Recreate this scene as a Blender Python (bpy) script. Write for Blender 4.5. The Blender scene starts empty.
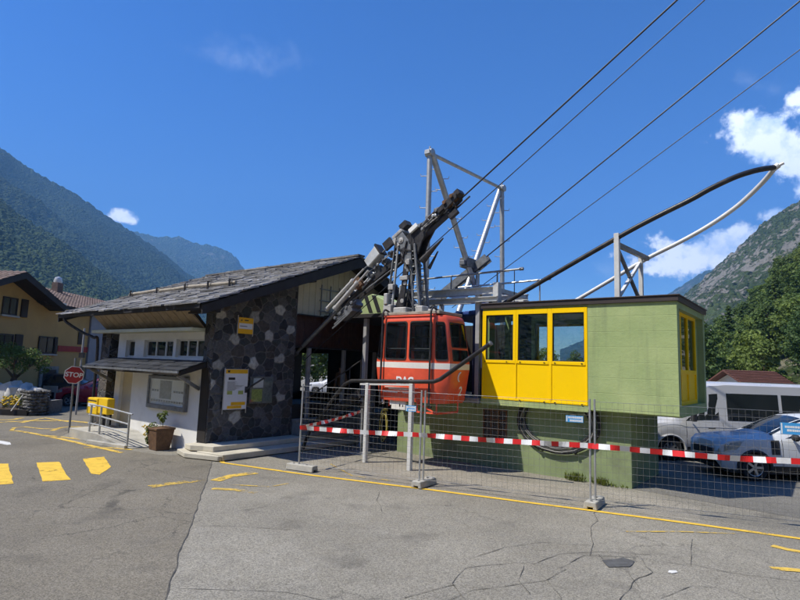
import bpy, bmesh, math, random
from mathutils import Vector, Matrix, noise as mnoise
random.seed(7)
S = bpy.context.scene
COL = S.collection
R = math.radians

# ------------------------------------------------------------------ camera
FPX, HCAM = 541.0, 2.6
PITCH, ROLL = R(6.9007), R(1.9432)
CP = Vector((0, 0, HCAM))
FW = Vector((0, math.cos(PITCH), math.sin(PITCH)))
UP0 = Vector((0, -math.sin(PITCH), math.cos(PITCH)))
RT = math.cos(ROLL) * Vector((1, 0, 0)) + math.sin(ROLL) * UP0
UP = -math.sin(ROLL) * Vector((1, 0, 0)) + math.cos(ROLL) * UP0
cam_d = bpy.data.cameras.new('camera')
cam = bpy.data.objects.new('camera', cam_d)
COL.objects.link(cam)
cam_d.sensor_width = 36
cam_d.lens = 36 * FPX / 800
cam_d.clip_start = 0.1
cam_d.clip_end = 30000
cam.matrix_world = Matrix(((RT.x, UP.x, -FW.x, CP.x), (RT.y, UP.y, -FW.y, CP.y), (RT.z, UP.z, -FW.z, CP.z), (0, 0, 0, 1)))
S.camera = cam


def ray(x, y):
    """Direction seen at a photo pixel (800 x 600)."""
    return FW * FPX + RT * (x - 400) + UP * (300 - y)


# ------------------------------------------------------------------ sky, sun, exposure
SUN_EL = R(56)
SUN = Vector((-0.96 * math.cos(SUN_EL), -0.28 * math.cos(SUN_EL), math.sin(SUN_EL)))
W = bpy.data.worlds.new("World")
S.world = W
W.use_nodes = True
wt = W.node_tree
wt.nodes.clear()


class NT:
    """Small node-tree writer."""
    def __init__(s, tree):
        s.t = tree

    def n(s, kind, ins=None, **props):
        nd = s.t.nodes.new(kind)
        for k, v in props.items():
            setattr(nd, k, v)
        for k, v in (ins or {}).items():
            if isinstance(v, bpy.types.NodeSocket):
                s.t.links.new(v, nd.inputs[k])
            else:
                nd.inputs[k].default_value = v
        return nd

    def math(s, op, a, b=0.0, c=None, clamp=False):
        nd = s.n('ShaderNodeMath', {0: a, 1: b}, operation=op, use_clamp=clamp)
        if c is not None:
            if isinstance(c, bpy.types.NodeSocket):
                s.t.links.new(c, nd.inputs[2])
            else:
                nd.inputs[2].default_value = c
        return nd.outputs[0]

    def vmath(s, op, a, b=None):
        nd = s.n('ShaderNodeVectorMath', {0: a}, operation=op)
        if b is not None:
            if isinstance(b, bpy.types.NodeSocket):
                s.t.links.new(b, nd.inputs[1])
            else:
                nd.inputs[1].default_value = b
        return nd.outputs['Value'] if op == 'DOT_PRODUCT' else nd.outputs['Vector']

    def mix(s, f, a, b, blend='MIX'):
        nd = s.n('ShaderNodeMix', data_type='RGBA', blend_type=blend)
        for sock, v in ((nd.inputs['Factor'], f), (nd.inputs[6], a), (nd.inputs[7], b)):
            if isinstance(v, bpy.types.NodeSocket):
                s.t.links.new(v, sock)
            elif sock.type == 'RGBA':
                sock.default_value = (v[0], v[1], v[2], 1)
            else:
                sock.default_value = v
        return nd.outputs[2]

    def maprange(s, v, a, b, c=0.0, d=1.0, smooth=False):
        nd = s.n('ShaderNodeMapRange', {0: v, 1: a, 2: b, 3: c, 4: d})
        nd.interpolation_type = 'SMOOTHSTEP' if smooth else 'LINEAR'
        return nd.outputs[0]

    def noise(s, vec, scale, detail=4.0, rough=0.55, dist=0.0):
        return s.n('ShaderNodeTexNoise', {'Vector': vec, 'Scale': scale, 'Detail': detail, 'Roughness': rough, 'Distortion': dist}).outputs['Fac']


SKY_STRENGTH = 0.115
w = NT(wt)
sky = w.n('ShaderNodeTexSky', sky_type='NISHITA', sun_disc=False, sun_elevation=SUN_EL,
          sun_rotation=math.atan2(SUN.x, SUN.y), altitude=480, air_density=1.0, dust_density=0.6, ozone_density=3.0)
skyg = w.n('ShaderNodeGamma', {'Color': sky.outputs[0], 'Gamma': 1.55}).outputs[0]
skyc = w.n('ShaderNodeHueSaturation', {'Hue': 0.508, 'Saturation': 1.18, 'Value': 0.455, 'Color': skyg}).outputs[0]
wdir = w.vmath('NORMALIZE', w.n('ShaderNodeTexCoord').outputs['Generated'])
cl_noise = w.noise(wdir, 15.0, 12.0, 0.64)
cl_noise2 = w.noise(w.vmath('ADD', wdir, (0.006, 0.004, -0.016)), 13.0, 6.0, 0.6)


def cloud_mask(px, py, rx, ry, tilt=0.0, amp=1.5):
    c = ray(px, py).normalized()
    rr = RT.copy()
    rr = (rr - c * rr.dot(c)).normalized()
    uu = rr.cross(c).normalized()
    if uu.z < 0:
        uu = -uu
    t = R(tilt)
    a = rr * math.cos(t) + uu * math.sin(t)
    b = -rr * math.sin(t) + uu * math.cos(t)
    d = w.vmath('SUBTRACT', wdir, tuple(c))
    x = w.math('DIVIDE', w.vmath('DOT_PRODUCT', d, tuple(a)), rx / 560.0)
    y = w.math('DIVIDE', w.vmath('DOT_PRODUCT', d, tuple(b)), ry / 560.0)
    e = w.math('SQRT', w.math('ADD', w.math('MULTIPLY', x, x), w.math('MULTIPLY', y, y)))
    m = w.math('SUBTRACT', 1.0, e)
    return m


def union(ms):
    r = ms[0]
    for m in ms[1:]:
        r = w.math('MAXIMUM', r, m)
    return r


dense = union([cloud_mask(*a) for a in (
    (122, 217, 16, 8, -12), (758, 128, 34, 21, -16), (779, 146, 36, 29, -30), (804, 164, 32, 34, 0),
    (775, 212, 17, 11, 10), (706, 254, 54, 25, 6), (668, 265, 34, 17, 0), (740, 243, 28, 18, 10), (800, 98, 20, 10, 0), (850, 120, 60, 40, 0))])
wisp = union([cloud_mask(*a) for a in (
    (250, 57, 52, 17, -3), (745, 80, 26, 10, -10), (772, 90, 36, 12, -15), (606, 270, 22, 9, 0), (690, 284, 60, 12, 0))])
nz = w.math('MULTIPLY', w.math('SUBTRACT', cl_noise, 0.5), 3.4)
dm = w.maprange(w.math('ADD', dense, nz), 0.10, 0.62, 0, 1, True)
wm = w.math('MULTIPLY', w.maprange(w.math('ADD', wisp, w.math('MULTIPLY', nz, 1.15)), 0.05, 1.9, 0, 1, True), 0.10)
m_all = w.math('MAXIMUM', dm, wm)
relief = w.maprange(w.math('SUBTRACT', cl_noise, cl_noise2), -0.1, 0.1, 0.0, 1.0)
ccol = w.mix(relief, (6.0, 7.6, 11.0), (12.5, 12.9, 13.6))
allsky = w.mix(m_all, skyc, ccol)
bg = w.n('ShaderNodeBackground', {'Color': allsky, 'Strength': SKY_STRENGTH})
wt.links.new(bg.outputs[0], w.n('ShaderNodeOutputWorld').inputs[0])

sun_d = bpy.data.lights.new('sun', 'SUN')
sun_d.energy = 5.0
sun_d.angle = R(0.53)
sun_d.color = (1.0, 0.945, 0.83)
sun_o = bpy.data.objects.new('sun', sun_d)
COL.objects.link(sun_o)
sun_o.rotation_euler = SUN.to_track_quat('Z', 'Y').to_euler()
sun_o.location = (-30, -10, 40)

S.view_settings.view_transform = 'Standard'
S.view_settings.look = 'None'
S.view_settings.exposure = 0.80
S.view_settings.gamma = 1
S.view_settings.use_curve_mapping = False
S.render.engine = 'CYCLES'
cy = S.cycles
cy.use_adaptive_sampling = True
cy.adaptive_threshold = 0.03
cy.use_denoising = True
cy.max_bounces = 8
cy.diffuse_bounces = 4
cy.glossy_bounces = 3
cy.transmission_bounces = 4
cy.transparent_max_bounces = 16
cy.volume_bounces = 0
cy.caustics_reflective = False
cy.caustics_refractive = False
cy.sample_clamp_indirect = 4
cy.time_limit = 1000

# ------------------------------------------------------------------ station frame
# X runs along the facade to the right, Y away from it, origin below the block's front right corner
PHI = R(-38.253446576667095)
AX = Vector((math.cos(PHI), math.sin(PHI), 0))
AY = Vector((-math.sin(PHI), math.cos(PHI), 0))
FO = Vector((6.01681747, 11.67087505, 0))


def F(x, y, z=0.0):
    return FO + AX * x + AY * y + Vector((0, 0, z))


def toF(p):
    q = Vector(p) - FO
    return Vector((q.dot(AX), q.dot(AY), q.z))


def FY(px, py, b):
    d = ray(px, py)
    return toF(CP + d * ((b - toF(CP).y) / d.dot(AY)))


def FX(px, py, a):
    d = ray(px, py)
    return toF(CP + d * ((a - toF(CP).x) / d.dot(AX)))


def G(px, py, z=0.0):
    d = ray(px, py)
    return CP + d * ((z - HCAM) / d.z)


def FG(px, py, z=0.0):
    return toF(G(px, py, z))


def AT(px, py, Y):
    d = ray(px, py)
    return CP + d * (Y / d.y)


# ------------------------------------------------------------------ materials
MATS = {}


def new_mat(name):
    m = bpy.data.materials.new(name)
    m.use_nodes = True
    m.node_tree.nodes.clear()
    MATS[name] = m
    t = NT(m.node_tree)
    out = t.n('ShaderNodeOutputMaterial')
    return m, t, out


def mat(name, col, rough=0.65, metal=0.0, var=0.14, vs=2.5, fine=40.0, bump=0.0, bs=60.0, dirt=None, damt=0.0, ds=1.3, spec=0.4, coat=0.0, island=0.0):
    m, t, out = new_mat(name)
    oc = t.n('ShaderNodeTexCoord').outputs['Object']
    a = t.noise(oc, vs, 5, 0.6)
    b = t.noise(oc, fine, 3, 0.6)
    s = t.math('ADD', t.math('MULTIPLY', a, 0.65), t.math('MULTIPLY', b, 0.35))
    lo = [max(0, c * (1 - var * 1.6)) for c in col]
    hi = [min(1, c * (1 + var * 1.6)) for c in col]
    c = t.mix(t.maprange(s, 0.3, 0.7), lo, hi)
    if island:
        rn = t.n('ShaderNodeNewGeometry').outputs['Random Per Island']
        c = t.mix(1.0, c, t.n('ShaderNodeCombineColor', {0: t.maprange(rn, 0, 1, 1 - island, 1 + island), 1: t.maprange(rn, 0, 1, 1 - island, 1 + island), 2: t.maprange(rn, 0, 1, 1 - island, 1 + island)}).outputs[0], 'MULTIPLY')
    if dirt:
        d = t.maprange(t.noise(oc, ds, 7, 0.65), 0.52, 0.68, 0, damt)
        c = t.mix(d, c, dirt)
    p = t.n('ShaderNodeBsdfPrincipled', {'Base Color': c, 'Metallic': metal, 'Specular IOR Level': spec, 'Coat Weight': coat, 'Coat Roughness': 0.06})
    t.t.links.new(t.maprange(b, 0.2, 0.8, max(0.03, rough - 0.12), min(1, rough + 0.12)), p.inputs['Roughness'])
    if bump:
        bn = t.n('ShaderNodeBump', {'Height': t.noise(oc, bs, 5, 0.6), 'Strength': bump, 'Distance': 0.02})
        t.t.links.new(bn.outputs[0], p.inputs['Normal'])
    t.t.links.new(p.outputs[0], out.inputs[0])
    return m


def glass(name, tint=(0.75, 0.85, 0.82), refl=0.09, rough=0.0):
    m, t, out = new_mat(name)
    tr = t.n('ShaderNodeBsdfTransparent', {'Color': (*tint, 1)})
    gl = t.n('ShaderNodeBsdfGlossy', {'Color': (0.95, 0.97, 1, 1), 'Roughness': rough})
    fr = t.n('ShaderNodeLayerWeight', {'Blend': 0.5}).outputs['Facing']
    f = t.math('ADD', t.math('MULTIPLY', t.math('POWER', fr, 4.0), 0.9), refl, clamp=True)
    mx = t.n('ShaderNodeMixShader', {0: f, 1: tr.outputs[0], 2: gl.outputs[0]})
    t.t.links.new(mx.outputs[0], out.inputs[0])
    return m


M = {}
M['white_plaster'] = mat('white_plaster', (0.74, 0.73, 0.70), 0.85, var=0.05, vs=1.2, bump=0.25, bs=45, dirt=(0.40, 0.38, 0.34), damt=0.25)
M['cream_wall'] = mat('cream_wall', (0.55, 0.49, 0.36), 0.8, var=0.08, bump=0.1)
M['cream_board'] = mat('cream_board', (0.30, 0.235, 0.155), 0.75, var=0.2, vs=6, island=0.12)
M['pale_fascia'] = mat('pale_fascia', (0.58, 0.61, 0.50), 0.7, var=0.06, dirt=(0.35, 0.36, 0.30), damt=0.3)
M['brown_wood'] = mat('brown_wood', (0.060, 0.027, 0.019), 0.7, var=0.3, vs=5, bump=0.3)
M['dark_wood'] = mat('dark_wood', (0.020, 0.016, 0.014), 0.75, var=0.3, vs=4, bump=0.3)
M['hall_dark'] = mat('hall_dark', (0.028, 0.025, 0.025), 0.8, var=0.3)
M['barge'] = mat('barge', (0.022, 0.020, 0.021), 0.7, var=0.3, vs=5)
M['slate'] = mat('slate', (0.185, 0.180, 0.176), 0.7, var=0.35, vs=3.0, fine=22, bump=0.5, bs=14, dirt=(0.10, 0.09, 0.085), damt=0.7, island=0.45)
M['dark_slate'] = mat('dark_slate', (0.026, 0.029, 0.037), 0.55, var=0.3, vs=3.0, bump=0.4, bs=18, island=0.35)
M['log'] = mat('log', (0.34, 0.30, 0.24), 0.8, var=0.2, vs=5, bump=0.4, bs=30)
M['concrete'] = mat('concrete', (0.40, 0.385, 0.34), 0.85, var=0.14, vs=1.8, bump=0.25, bs=40, dirt=(0.18, 0.17, 0.15), damt=0.5)
M['terrace'] = mat('terrace', (0.52, 0.48, 0.385), 0.85, var=0.12, vs=1.8, bump=0.25, bs=40, dirt=(0.27, 0.25, 0.2), damt=0.5)
M['grey_concrete'] = mat('grey_concrete', (0.24, 0.235, 0.22), 0.88, var=0.2, vs=4, bump=0.3, bs=50, dirt=(0.10, 0.10, 0.09), damt=0.5)
M['asphalt_fleck'] = None
M['yellow_paint'] = mat('yellow_paint', (0.97, 0.61, 0.0), 0.45, var=0.03, vs=1.0, dirt=(0.84, 0.51, 0.005), damt=0.25, spec=0.2)
M['yellow_box'] = mat('yellow_box', (0.82, 0.52, 0.01), 0.4, var=0.04)
M['brown_fascia'] = mat('brown_fascia', (0.045, 0.034, 0.032), 0.55, var=0.15)
M['galv'] = mat('galv', (0.50, 0.51, 0.51), 0.48, 0.75, var=0.16, vs=7, fine=60)
M['galv_light'] = mat('galv_light', (0.60, 0.61, 0.60), 0.5, 0.35, var=0.12, vs=7, dirt=(0.38, 0.36, 0.33), damt=0.5)
M['steel_grey'] = mat('steel_grey', (0.21, 0.22, 0.23), 0.5, 0.5, var=0.25, vs=9, dirt=(0.10, 0.08, 0.07), damt=0.6)
M['steel_dark'] = mat('steel_dark', (0.050, 0.048, 0.050), 0.5, 0.55, var=0.35, vs=10, dirt=(0.10, 0.065, 0.045), damt=0.5, ds=4)
M['fence_wire'] = mat('fence_wire', (0.16, 0.16, 0.155), 0.6, 0.3, var=0.2)
M['steel_pale'] = mat('steel_pale', (0.46, 0.45, 0.43), 0.55, 0.3, var=0.14, vs=8, dirt=(0.22, 0.19, 0.16), damt=0.7, ds=5)
M['rust'] = mat('rust', (0.16, 0.085, 0.045), 0.8, 0.2, var=0.35, vs=8)
M['black_pipe'] = mat('black_pipe', (0.022, 0.021, 0.022), 0.42, 0.1, var=0.3, vs=6, dirt=(0.09, 0.075, 0.06), damt=0.5, ds=3)
M['rubber'] = mat('rubber', (0.018, 0.018, 0.019), 0.75, var=0.25, vs=10)
M['white_steel'] = mat('white_steel', (0.62, 0.62, 0.60), 0.45, 0.1, var=0.08, vs=6, dirt=(0.42, 0.38, 0.33), damt=0.5, ds=3)
M['post_grey'] = mat('post_grey', (0.40, 0.40, 0.41), 0.5, 0.25, var=0.12, vs=4, dirt=(0.2, 0.19, 0.18), damt=0.5)
M['red_paint'] = mat('red_paint', (0.76, 0.100, 0.045), 0.38, var=0.10, vs=2.2, dirt=(0.46, 0.06, 0.03), damt=0.4, ds=2.5, coat=0.25)
M['stripe_white'] = mat('stripe_white', (0.72, 0.70, 0.64), 0.4, var=0.06, dirt=(0.5, 0.46, 0.4), damt=0.4)
M['letter_white'] = mat('letter_white', (0.78, 0.78, 0.76), 0.5, var=0.04)
M['letter_black'] = mat('letter_black', (0.02, 0.02, 0.02), 0.5, var=0.04)
M['roof_dust'] = mat('roof_dust', (0.30, 0.28, 0.23), 0.8, var=0.25, vs=6)
M['navy'] = mat('navy', (0.028, 0.032, 0.085), 0.6, var=0.2, vs=5)
M['blue_tarp'] = mat('blue_tarp', (0.03, 0.07, 0.28), 0.5, var=0.15)
M['green_paint'] = mat('green_paint', (0.34, 0.42, 0.19), 0.7, var=0.15, vs=5, dirt=(0.2, 0.22, 0.14), damt=0.5)
M['sign_blue'] = mat('sign_blue', (0.06, 0.33, 0.68), 0.4, var=0.05)
M['sign_red'] = mat('sign_red', (0.36, 0.018, 0.022), 0.4, var=0.06)
M['sign_yellow'] = mat('sign_yellow', (0.80, 0.43, 0.01), 0.45, var=0.05)
M['sign_back'] = mat('sign_back', (0.32, 0.32, 0.32), 0.5, 0.4)
M['paper'] = mat('paper', (0.68, 0.69, 0.70), 0.6, var=0.05)
M['paper_grey'] = mat('paper_grey', (0.16, 0.18, 0.18), 0.6, var=0.35, vs=12)
M['paper_green'] = mat('paper_green', (0.33, 0.38, 0.10), 0.6, var=0.3, vs=14)
M['tape_red'] = mat('tape_red', (0.66, 0.02, 0.02), 0.5, var=0.05)
M['tape_white'] = mat('tape_white', (0.76, 0.76, 0.75), 0.5, var=0.05)
M['hose_yellow'] = mat('hose_yellow', (0.50, 0.42, 0.10), 0.55, var=0.1)
M['cable_black'] = mat('cable_black', (0.02, 0.02, 0.021), 0.5, var=0.2)
M['cable_grey'] = mat('cable_grey', (0.20, 0.195, 0.18), 0.6, var=0.25)
M['rope'] = mat('rope', (0.035, 0.036, 0.04), 0.5, 0.5, var=0.2)
M['pot_brown'] = mat('pot_brown', (0.13, 0.07, 0.035), 0.75, var=0.3, vs=8, bump=0.3)
M['soil'] = mat('soil', (0.06, 0.045, 0.03), 0.95, var=0.3, vs=8)
M['ochre'] = mat('ochre', (0.46, 0.305, 0.115), 0.9, var=0.07, vs=0.8, bump=0.2, bs=30, dirt=(0.34, 0.23, 0.10), damt=0.4)
M['shutter'] = mat('shutter', (0.028, 0.018, 0.014), 0.6, var=0.2)
M['tile_brown'] = mat('tile_brown', (0.175, 0.125, 0.105), 0.85, var=0.2, vs=3, island=0.2)
M['roof_red'] = mat('roof_red', (0.125, 0.055, 0.042), 0.85, var=0.2, vs=3)
M['grey_wall'] = mat('grey_wall', (0.26, 0.27, 0.30), 0.9, var=0.08)
M['red_band'] = mat('red_band', (0.33, 0.035, 0.03), 0.7, var=0.12)
M['metal_white'] = mat('metal_white', (0.7, 0.7, 0.7), 0.35, 0.5, var=0.05)
M['van_silver'] = mat('van_silver', (0.56, 0.555, 0.545), 0.32, 0.15, var=0.02, coat=0.6, fine=1.5, vs=0.6)
M['car_blue'] = mat('car_blue', (0.56, 0.58, 0.60), 0.34, 0.0, var=0.03, coat=0.3, fine=1.5, vs=0.6)
M['car_red'] = mat('car_red', (0.42, 0.018, 0.035), 0.28, 0.1, var=0.03, coat=0.7, fine=1.5, vs=0.6)
M['car_black'] = mat('car_black', (0.02, 0.02, 0.022), 0.3, 0.1, var=0.05, coat=0.6, fine=1.5, vs=0.6)
M['car_white'] = mat('car_white', (0.72, 0.72, 0.73), 0.3, 0.0, var=0.02, coat=0.5, fine=1.5, vs=0.6)
M['plastic'] = mat('plastic', (0.025, 0.025, 0.027), 0.6, var=0.1)
M['rim'] = mat('rim', (0.45, 0.45, 0.46), 0.35, 0.8, var=0.06)
M['lamp_glass'] = mat('lamp_glass', (0.32, 0.34, 0.36), 0.12, 0.4, var=0.05, coat=0.8)
M['lamp_red'] = mat('lamp_red', (0.35, 0.01, 0.01), 0.2, 0.0, var=0.05, coat=0.8)
M['seat_cloth'] = mat('seat_cloth', (0.11, 0.11, 0.115), 0.9, var=0.1)
M['skin'] = mat('skin', (0.42, 0.25, 0.17), 0.6, var=0.05)
M['tan_shirt'] = mat('tan_shirt', (0.30, 0.19, 0.12), 0.85, var=0.1)
M['trousers'] = mat('trousers', (0.03, 0.03, 0.035), 0.85, var=0.1)
M['hair'] = mat('hair', (0.015, 0.012, 0.01), 0.6, var=0.1)
M['bark'] = mat('bark', (0.085, 0.062, 0.045), 0.9, var=0.3, vs=8, bump=0.5, bs=20)
M['rockery'] = mat('rockery', (0.55, 0.54, 0.51), 0.85, var=0.15, vs=4, bump=0.4, bs=20, island=0.15)
M['gabion_stone'] = mat('gabion_stone', (0.15, 0.145, 0.135), 0.9, var=0.25, vs=8, bump=0.4, bs=30, island=0.4)
M['petal_white'] = mat('petal_white', (0.75, 0.74, 0.72), 0.7, var=0.05)
M['petal_yellow'] = mat('petal_yellow', (0.62, 0.42, 0.03), 0.7, var=0.1, island=0.3)
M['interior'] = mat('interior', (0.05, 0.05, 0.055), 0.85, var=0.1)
M['glass'] = glass('glass', (0.80, 0.86, 0.86), 0.10)
M['glass_clear'] = glass('glass_clear', (0.95, 0.97, 0.97), 0.03)
M['glass_dark'] = glass('glass_dark', (0.10, 0.115, 0.12), 0.05)
M['glass_cabin'] = glass('glass_cabin', (0.30, 0.32, 0.32), 0.05)
M['glass_car'] = glass('glass_car', (0.42, 0.47, 0.46), 0.05)


def leaf_mat(name, col, var=0.5, trans=0.25, hue2=None):
    m, t, out = new_mat(name)
    g = t.n('ShaderNodeNewGeometry')
    oi = t.n('ShaderNodeObjectInfo').outputs['Random']
    rn = g.outputs['Random Per Island']
    oc = t.n('ShaderNodeTexCoord').outputs['Object']
    cl = t.noise(oc, 0.9, 3, 0.5)
    k = t.math('ADD', t.math('MULTIPLY', rn, 0.45), t.math('MULTIPLY', t.maprange(cl, 0.3, 0.7), 0.55))
    lo = [c * (1 - var) for c in col]
    hi = hue2 or [c * (1 + var) for c in col]
    c = t.mix(k, lo, hi)
    c = t.mix(1.0, c, t.mix(oi, (0.72, 0.80, 0.85), (1.2, 1.12, 0.95)), 'MULTIPLY')
    p = t.n('ShaderNodeBsdfPrincipled', {'Base Color': c, 'Roughness': 0.6, 'Specular IOR Level': 0.25})
    tl = t.n('ShaderNodeBsdfTranslucent', {'Color': c})
    mx = t.n('ShaderNodeMixShader', {0: trans, 1: p.outputs[0], 2: tl.outputs[0]})
    t.t.links.new(mx.outputs[0], out.inputs[0])
    return m


M['leaf_a'] = leaf_mat('leaf_a', (0.105, 0.165, 0.036), 0.4, 0.4, (0.22, 0.31, 0.078))
M['leaf_b'] = leaf_mat('leaf_b', (0.075, 0.130, 0.035), 0.4, 0.4, (0.155, 0.24, 0.068))
M['leaf_c'] = leaf_mat('leaf_c', (0.105, 0.16, 0.035), 0.45, 0.3, (0.19, 0.265, 0.065))
M['leaf_plant'] = leaf_mat('leaf_plant', (0.10, 0.16, 0.035), 0.4, 0.3, (0.24, 0.28, 0.06))


def wall_coords(t):
    """Object coordinates of the station frame."""
    return t.n('ShaderNodeTexCoord').outputs['Object']


def stone_wall_mat():
    m, t, out = new_mat('dark_rubble_stone')
    oc = wall_coords(t)
    wob = t.n('ShaderNodeTexNoise', {'Vector': oc, 'Scale': 2.2, 'Detail': 3.0})
    v = t.vmath('ADD', oc, t.vmath('MULTIPLY', t.vmath('SUBTRACT', wob.outputs['Color'], (0.5, 0.5, 0.5)), (0.22, 0.22, 0.22)))
    e = t.n('ShaderNodeTexVoronoi', {'Vector': v, 'Scale': 3.4, 'Randomness': 1.0}, feature='DISTANCE_TO_EDGE').outputs['Distance']
    cv = t.n('ShaderNodeTexVoronoi', {'Vector': v, 'Scale': 3.4, 'Randomness': 1.0}, feature='F1')
    sep = t.n('ShaderNodeSeparateColor', {0: cv.outputs['Color']})
    c = t.mix(sep.outputs[0], (0.030, 0.031, 0.035), (0.125, 0.125, 0.128))
    c = t.mix(t.maprange(sep.outputs[1], 0.72, 0.78), c, (0.115, 0.100, 0.090))
    c = t.mix(t.maprange(t.noise(oc, 18, 6, 0.7), 0.35, 0.7), t.mix(1.0, c, (0.55, 0.55, 0.55), 'MULTIPLY'), t.mix(1.0, c, (1.35, 1.35, 1.35), 'MULTIPLY'))
    joint = t.maprange(e, 0.008, 0.035, 0, 1, True)
    c = t.mix(joint, (0.20, 0.196, 0.19), c)
    h = t.math('ADD', t.math('MULTIPLY', t.maprange(e, 0.0, 0.10, 0, 1, True), 1.0), t.math('MULTIPLY', t.noise(oc, 22, 5, 0.6), 0.35))
    bn = t.n('ShaderNodeBump', {'Height': h, 'Strength': 0.9, 'Distance': 0.05})
    p = t.n('ShaderNodeBsdfPrincipled', {'Base Color': c, 'Roughness': 0.85, 'Normal': bn.outputs[0], 'Specular IOR Level': 0.3})
    t.t.links.new(p.outputs[0], out.inputs[0])
    return m


M['stone_wall'] = stone_wall_mat()
M['pale_stone'] = mat('pale_stone', (0.33, 0.325, 0.30), 0.85, var=0.12, vs=5, bump=0.4, bs=25, dirt=(0.2, 0.2, 0.18), damt=0.6, ds=4)


def green_concrete_mat():
    m, t, out = new_mat('green_concrete')
    oc = wall_coords(t)
    sx = t.n('ShaderNodeSeparateXYZ', {0: oc})
    a = t.noise(oc, 1.1, 7, 0.62)
    b = t.noise(oc, 14, 4, 0.6)
    c = t.mix(t.maprange(a, 0.35, 0.68), (0.295, 0.375, 0.160), (0.385, 0.455, 0.205))
    # runs of dirt down the wall
    rx = t.n('ShaderNodeCombineXYZ', {0: t.math('MULTIPLY', sx.outputs[0], 3.0), 1: t.math('MULTIPLY', sx.outputs[1], 3.0), 2: t.math('MULTIPLY', sx.outputs[2], 0.25)})
    runs = t.noise(rx.outputs[0], 1.6, 6, 0.6)
    c = t.mix(t.maprange(runs, 0.50, 0.75, 0, 0.6), c, (0.19, 0.225, 0.125))
    st = t.math('ABSOLUTE', t.math('ADD', t.math('ADD', sx.outputs[0], 1.22), t.math('MULTIPLY', t.math('SUBTRACT', b, 0.5), 0.12)))
    c = t.mix(t.math('MULTIPLY', t.maprange(st, 0.02, 0.14, 1, 0, True), t.maprange(b, 0.3, 0.7, 0.25, 0.8)), c, (0.50, 0.50, 0.15))
    fr = t.math('FRACT', t.math('DIVIDE', t.math('ADD', sx.outputs[2], t.math('MULTIPLY', b, 0.015)), 0.355))
    line = t.maprange(t.math('ABSOLUTE', t.math('SUBTRACT', fr, 0.5)), 0.475, 0.495, 0, 1)
    c = t.mix(t.math('MULTIPLY', t.math('MULTIPLY', line, t.maprange(t.noise(oc, 1.7, 4, 0.6), 0.38, 0.62)), 0.24), c, (0.15, 0.185, 0.10))
    h = t.math('ADD', t.math('MULTIPLY', line, -0.14), t.math('ADD', t.math('MULTIPLY', a, 0.8), t.math('MULTIPLY', b, 0.35)))
    bn = t.n('ShaderNodeBump', {'Height': h, 'Strength': 0.55, 'Distance': 0.03})
    p = t.n('ShaderNodeBsdfPrincipled', {'Base Color': c, 'Roughness': 0.82, 'Normal': bn.outputs[0], 'Specular IOR Level': 0.3})
    t.t.links.new(p.outputs[0], out.inputs[0])
    return m


M['green_concrete'] = green_concrete_mat()
M['plinth_green'] = mat('plinth_green', (0.225, 0.280, 0.135), 0.85, var=0.12, vs=1.4, bump=0.3, bs=30, dirt=(0.13, 0.145, 0.09), damt=0.65, ds=1.1)  # darker copy of the wall green: plinth shade put into the colour, plus dirt


def asphalt_mat(name, base, warm, crack_amt):
    m, t, out = new_mat(name)
    oc = t.n('ShaderNodeTexCoord').outputs['Object']
    grain = t.noise(oc, 75, 3, 0.75)
    speck = t.n('ShaderNodeTexVoronoi', {'Vector': oc, 'Scale': 70.0}, feature='F1')
    spk = t.n('ShaderNodeSeparateColor', {0: speck.outputs['Color']}).outputs[0]
    large = t.noise(oc, 0.35, 6, 0.6)
    mid = t.noise(oc, 2.2, 6, 0.65)
    c = t.mix(t.maprange(large, 0.35, 0.68), [x * 0.80 for x in base], [x * 1.14 for x in base])
    c = t.mix(t.maprange(mid, 0.42, 0.72, 0, 0.5), c, warm)
    k = t.math('ADD', t.math('MULTIPLY', grain, 0.9), t.math('MULTIPLY', spk, 0.55))
    k = t.maprange(k, 0.38, 1.05, 0.55, 1.5)
    c = t.mix(1.0, c, t.n('ShaderNodeCombineColor', {0: k, 1: k, 2: k}).outputs[0], 'MULTIPLY')
    # old oil and tyre stains
    c = t.mix(t.maprange(t.noise(oc, 0.9, 5, 0.55), 0.57, 0.70, 0, 0.45), c, (0.07, 0.066, 0.058))
    # hairline cracks
    wv = t.n('ShaderNodeTexNoise', {'Vector': oc, 'Scale': 1.4, 'Detail': 5.0, 'Roughness': 0.65})
    v = t.vmath('ADD', oc, t.vmath('MULTIPLY', t.vmath('SUBTRACT', wv.outputs['Color'], (0.5, 0.5, 0.5)), (0.9, 0.9, 0.0)))
    e = t.n('ShaderNodeTexVoronoi', {'Vector': v, 'Scale': 0.62}, feature='DISTANCE_TO_EDGE').outputs['Distance']
    msk = t.maprange(t.noise(oc, 0.28, 3, 0.5), 0.50, 0.58, 0, 1)
    ln = t.math('MULTIPLY', t.maprange(e, 0.003, 0.012, 1, 0, True), t.math('MULTIPLY', msk, crack_amt))
    c = t.mix(ln, c, (0.03, 0.029, 0.028))
    h = t.math('ADD', t.math('MULTIPLY', grain, 0.6), t.math('MULTIPLY', spk, 0.4))
    bn = t.n('ShaderNodeBump', {'Height': h, 'Strength': 0.5, 'Distance': 0.008})
    p = t.n('ShaderNodeBsdfPrincipled', {'Base Color': c, 'Roughness': 0.88, 'Normal': bn.outputs[0], 'Specular IOR Level': 0.3})
    t.t.links.new(p.outputs[0], out.inputs[0])
    return m


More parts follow.
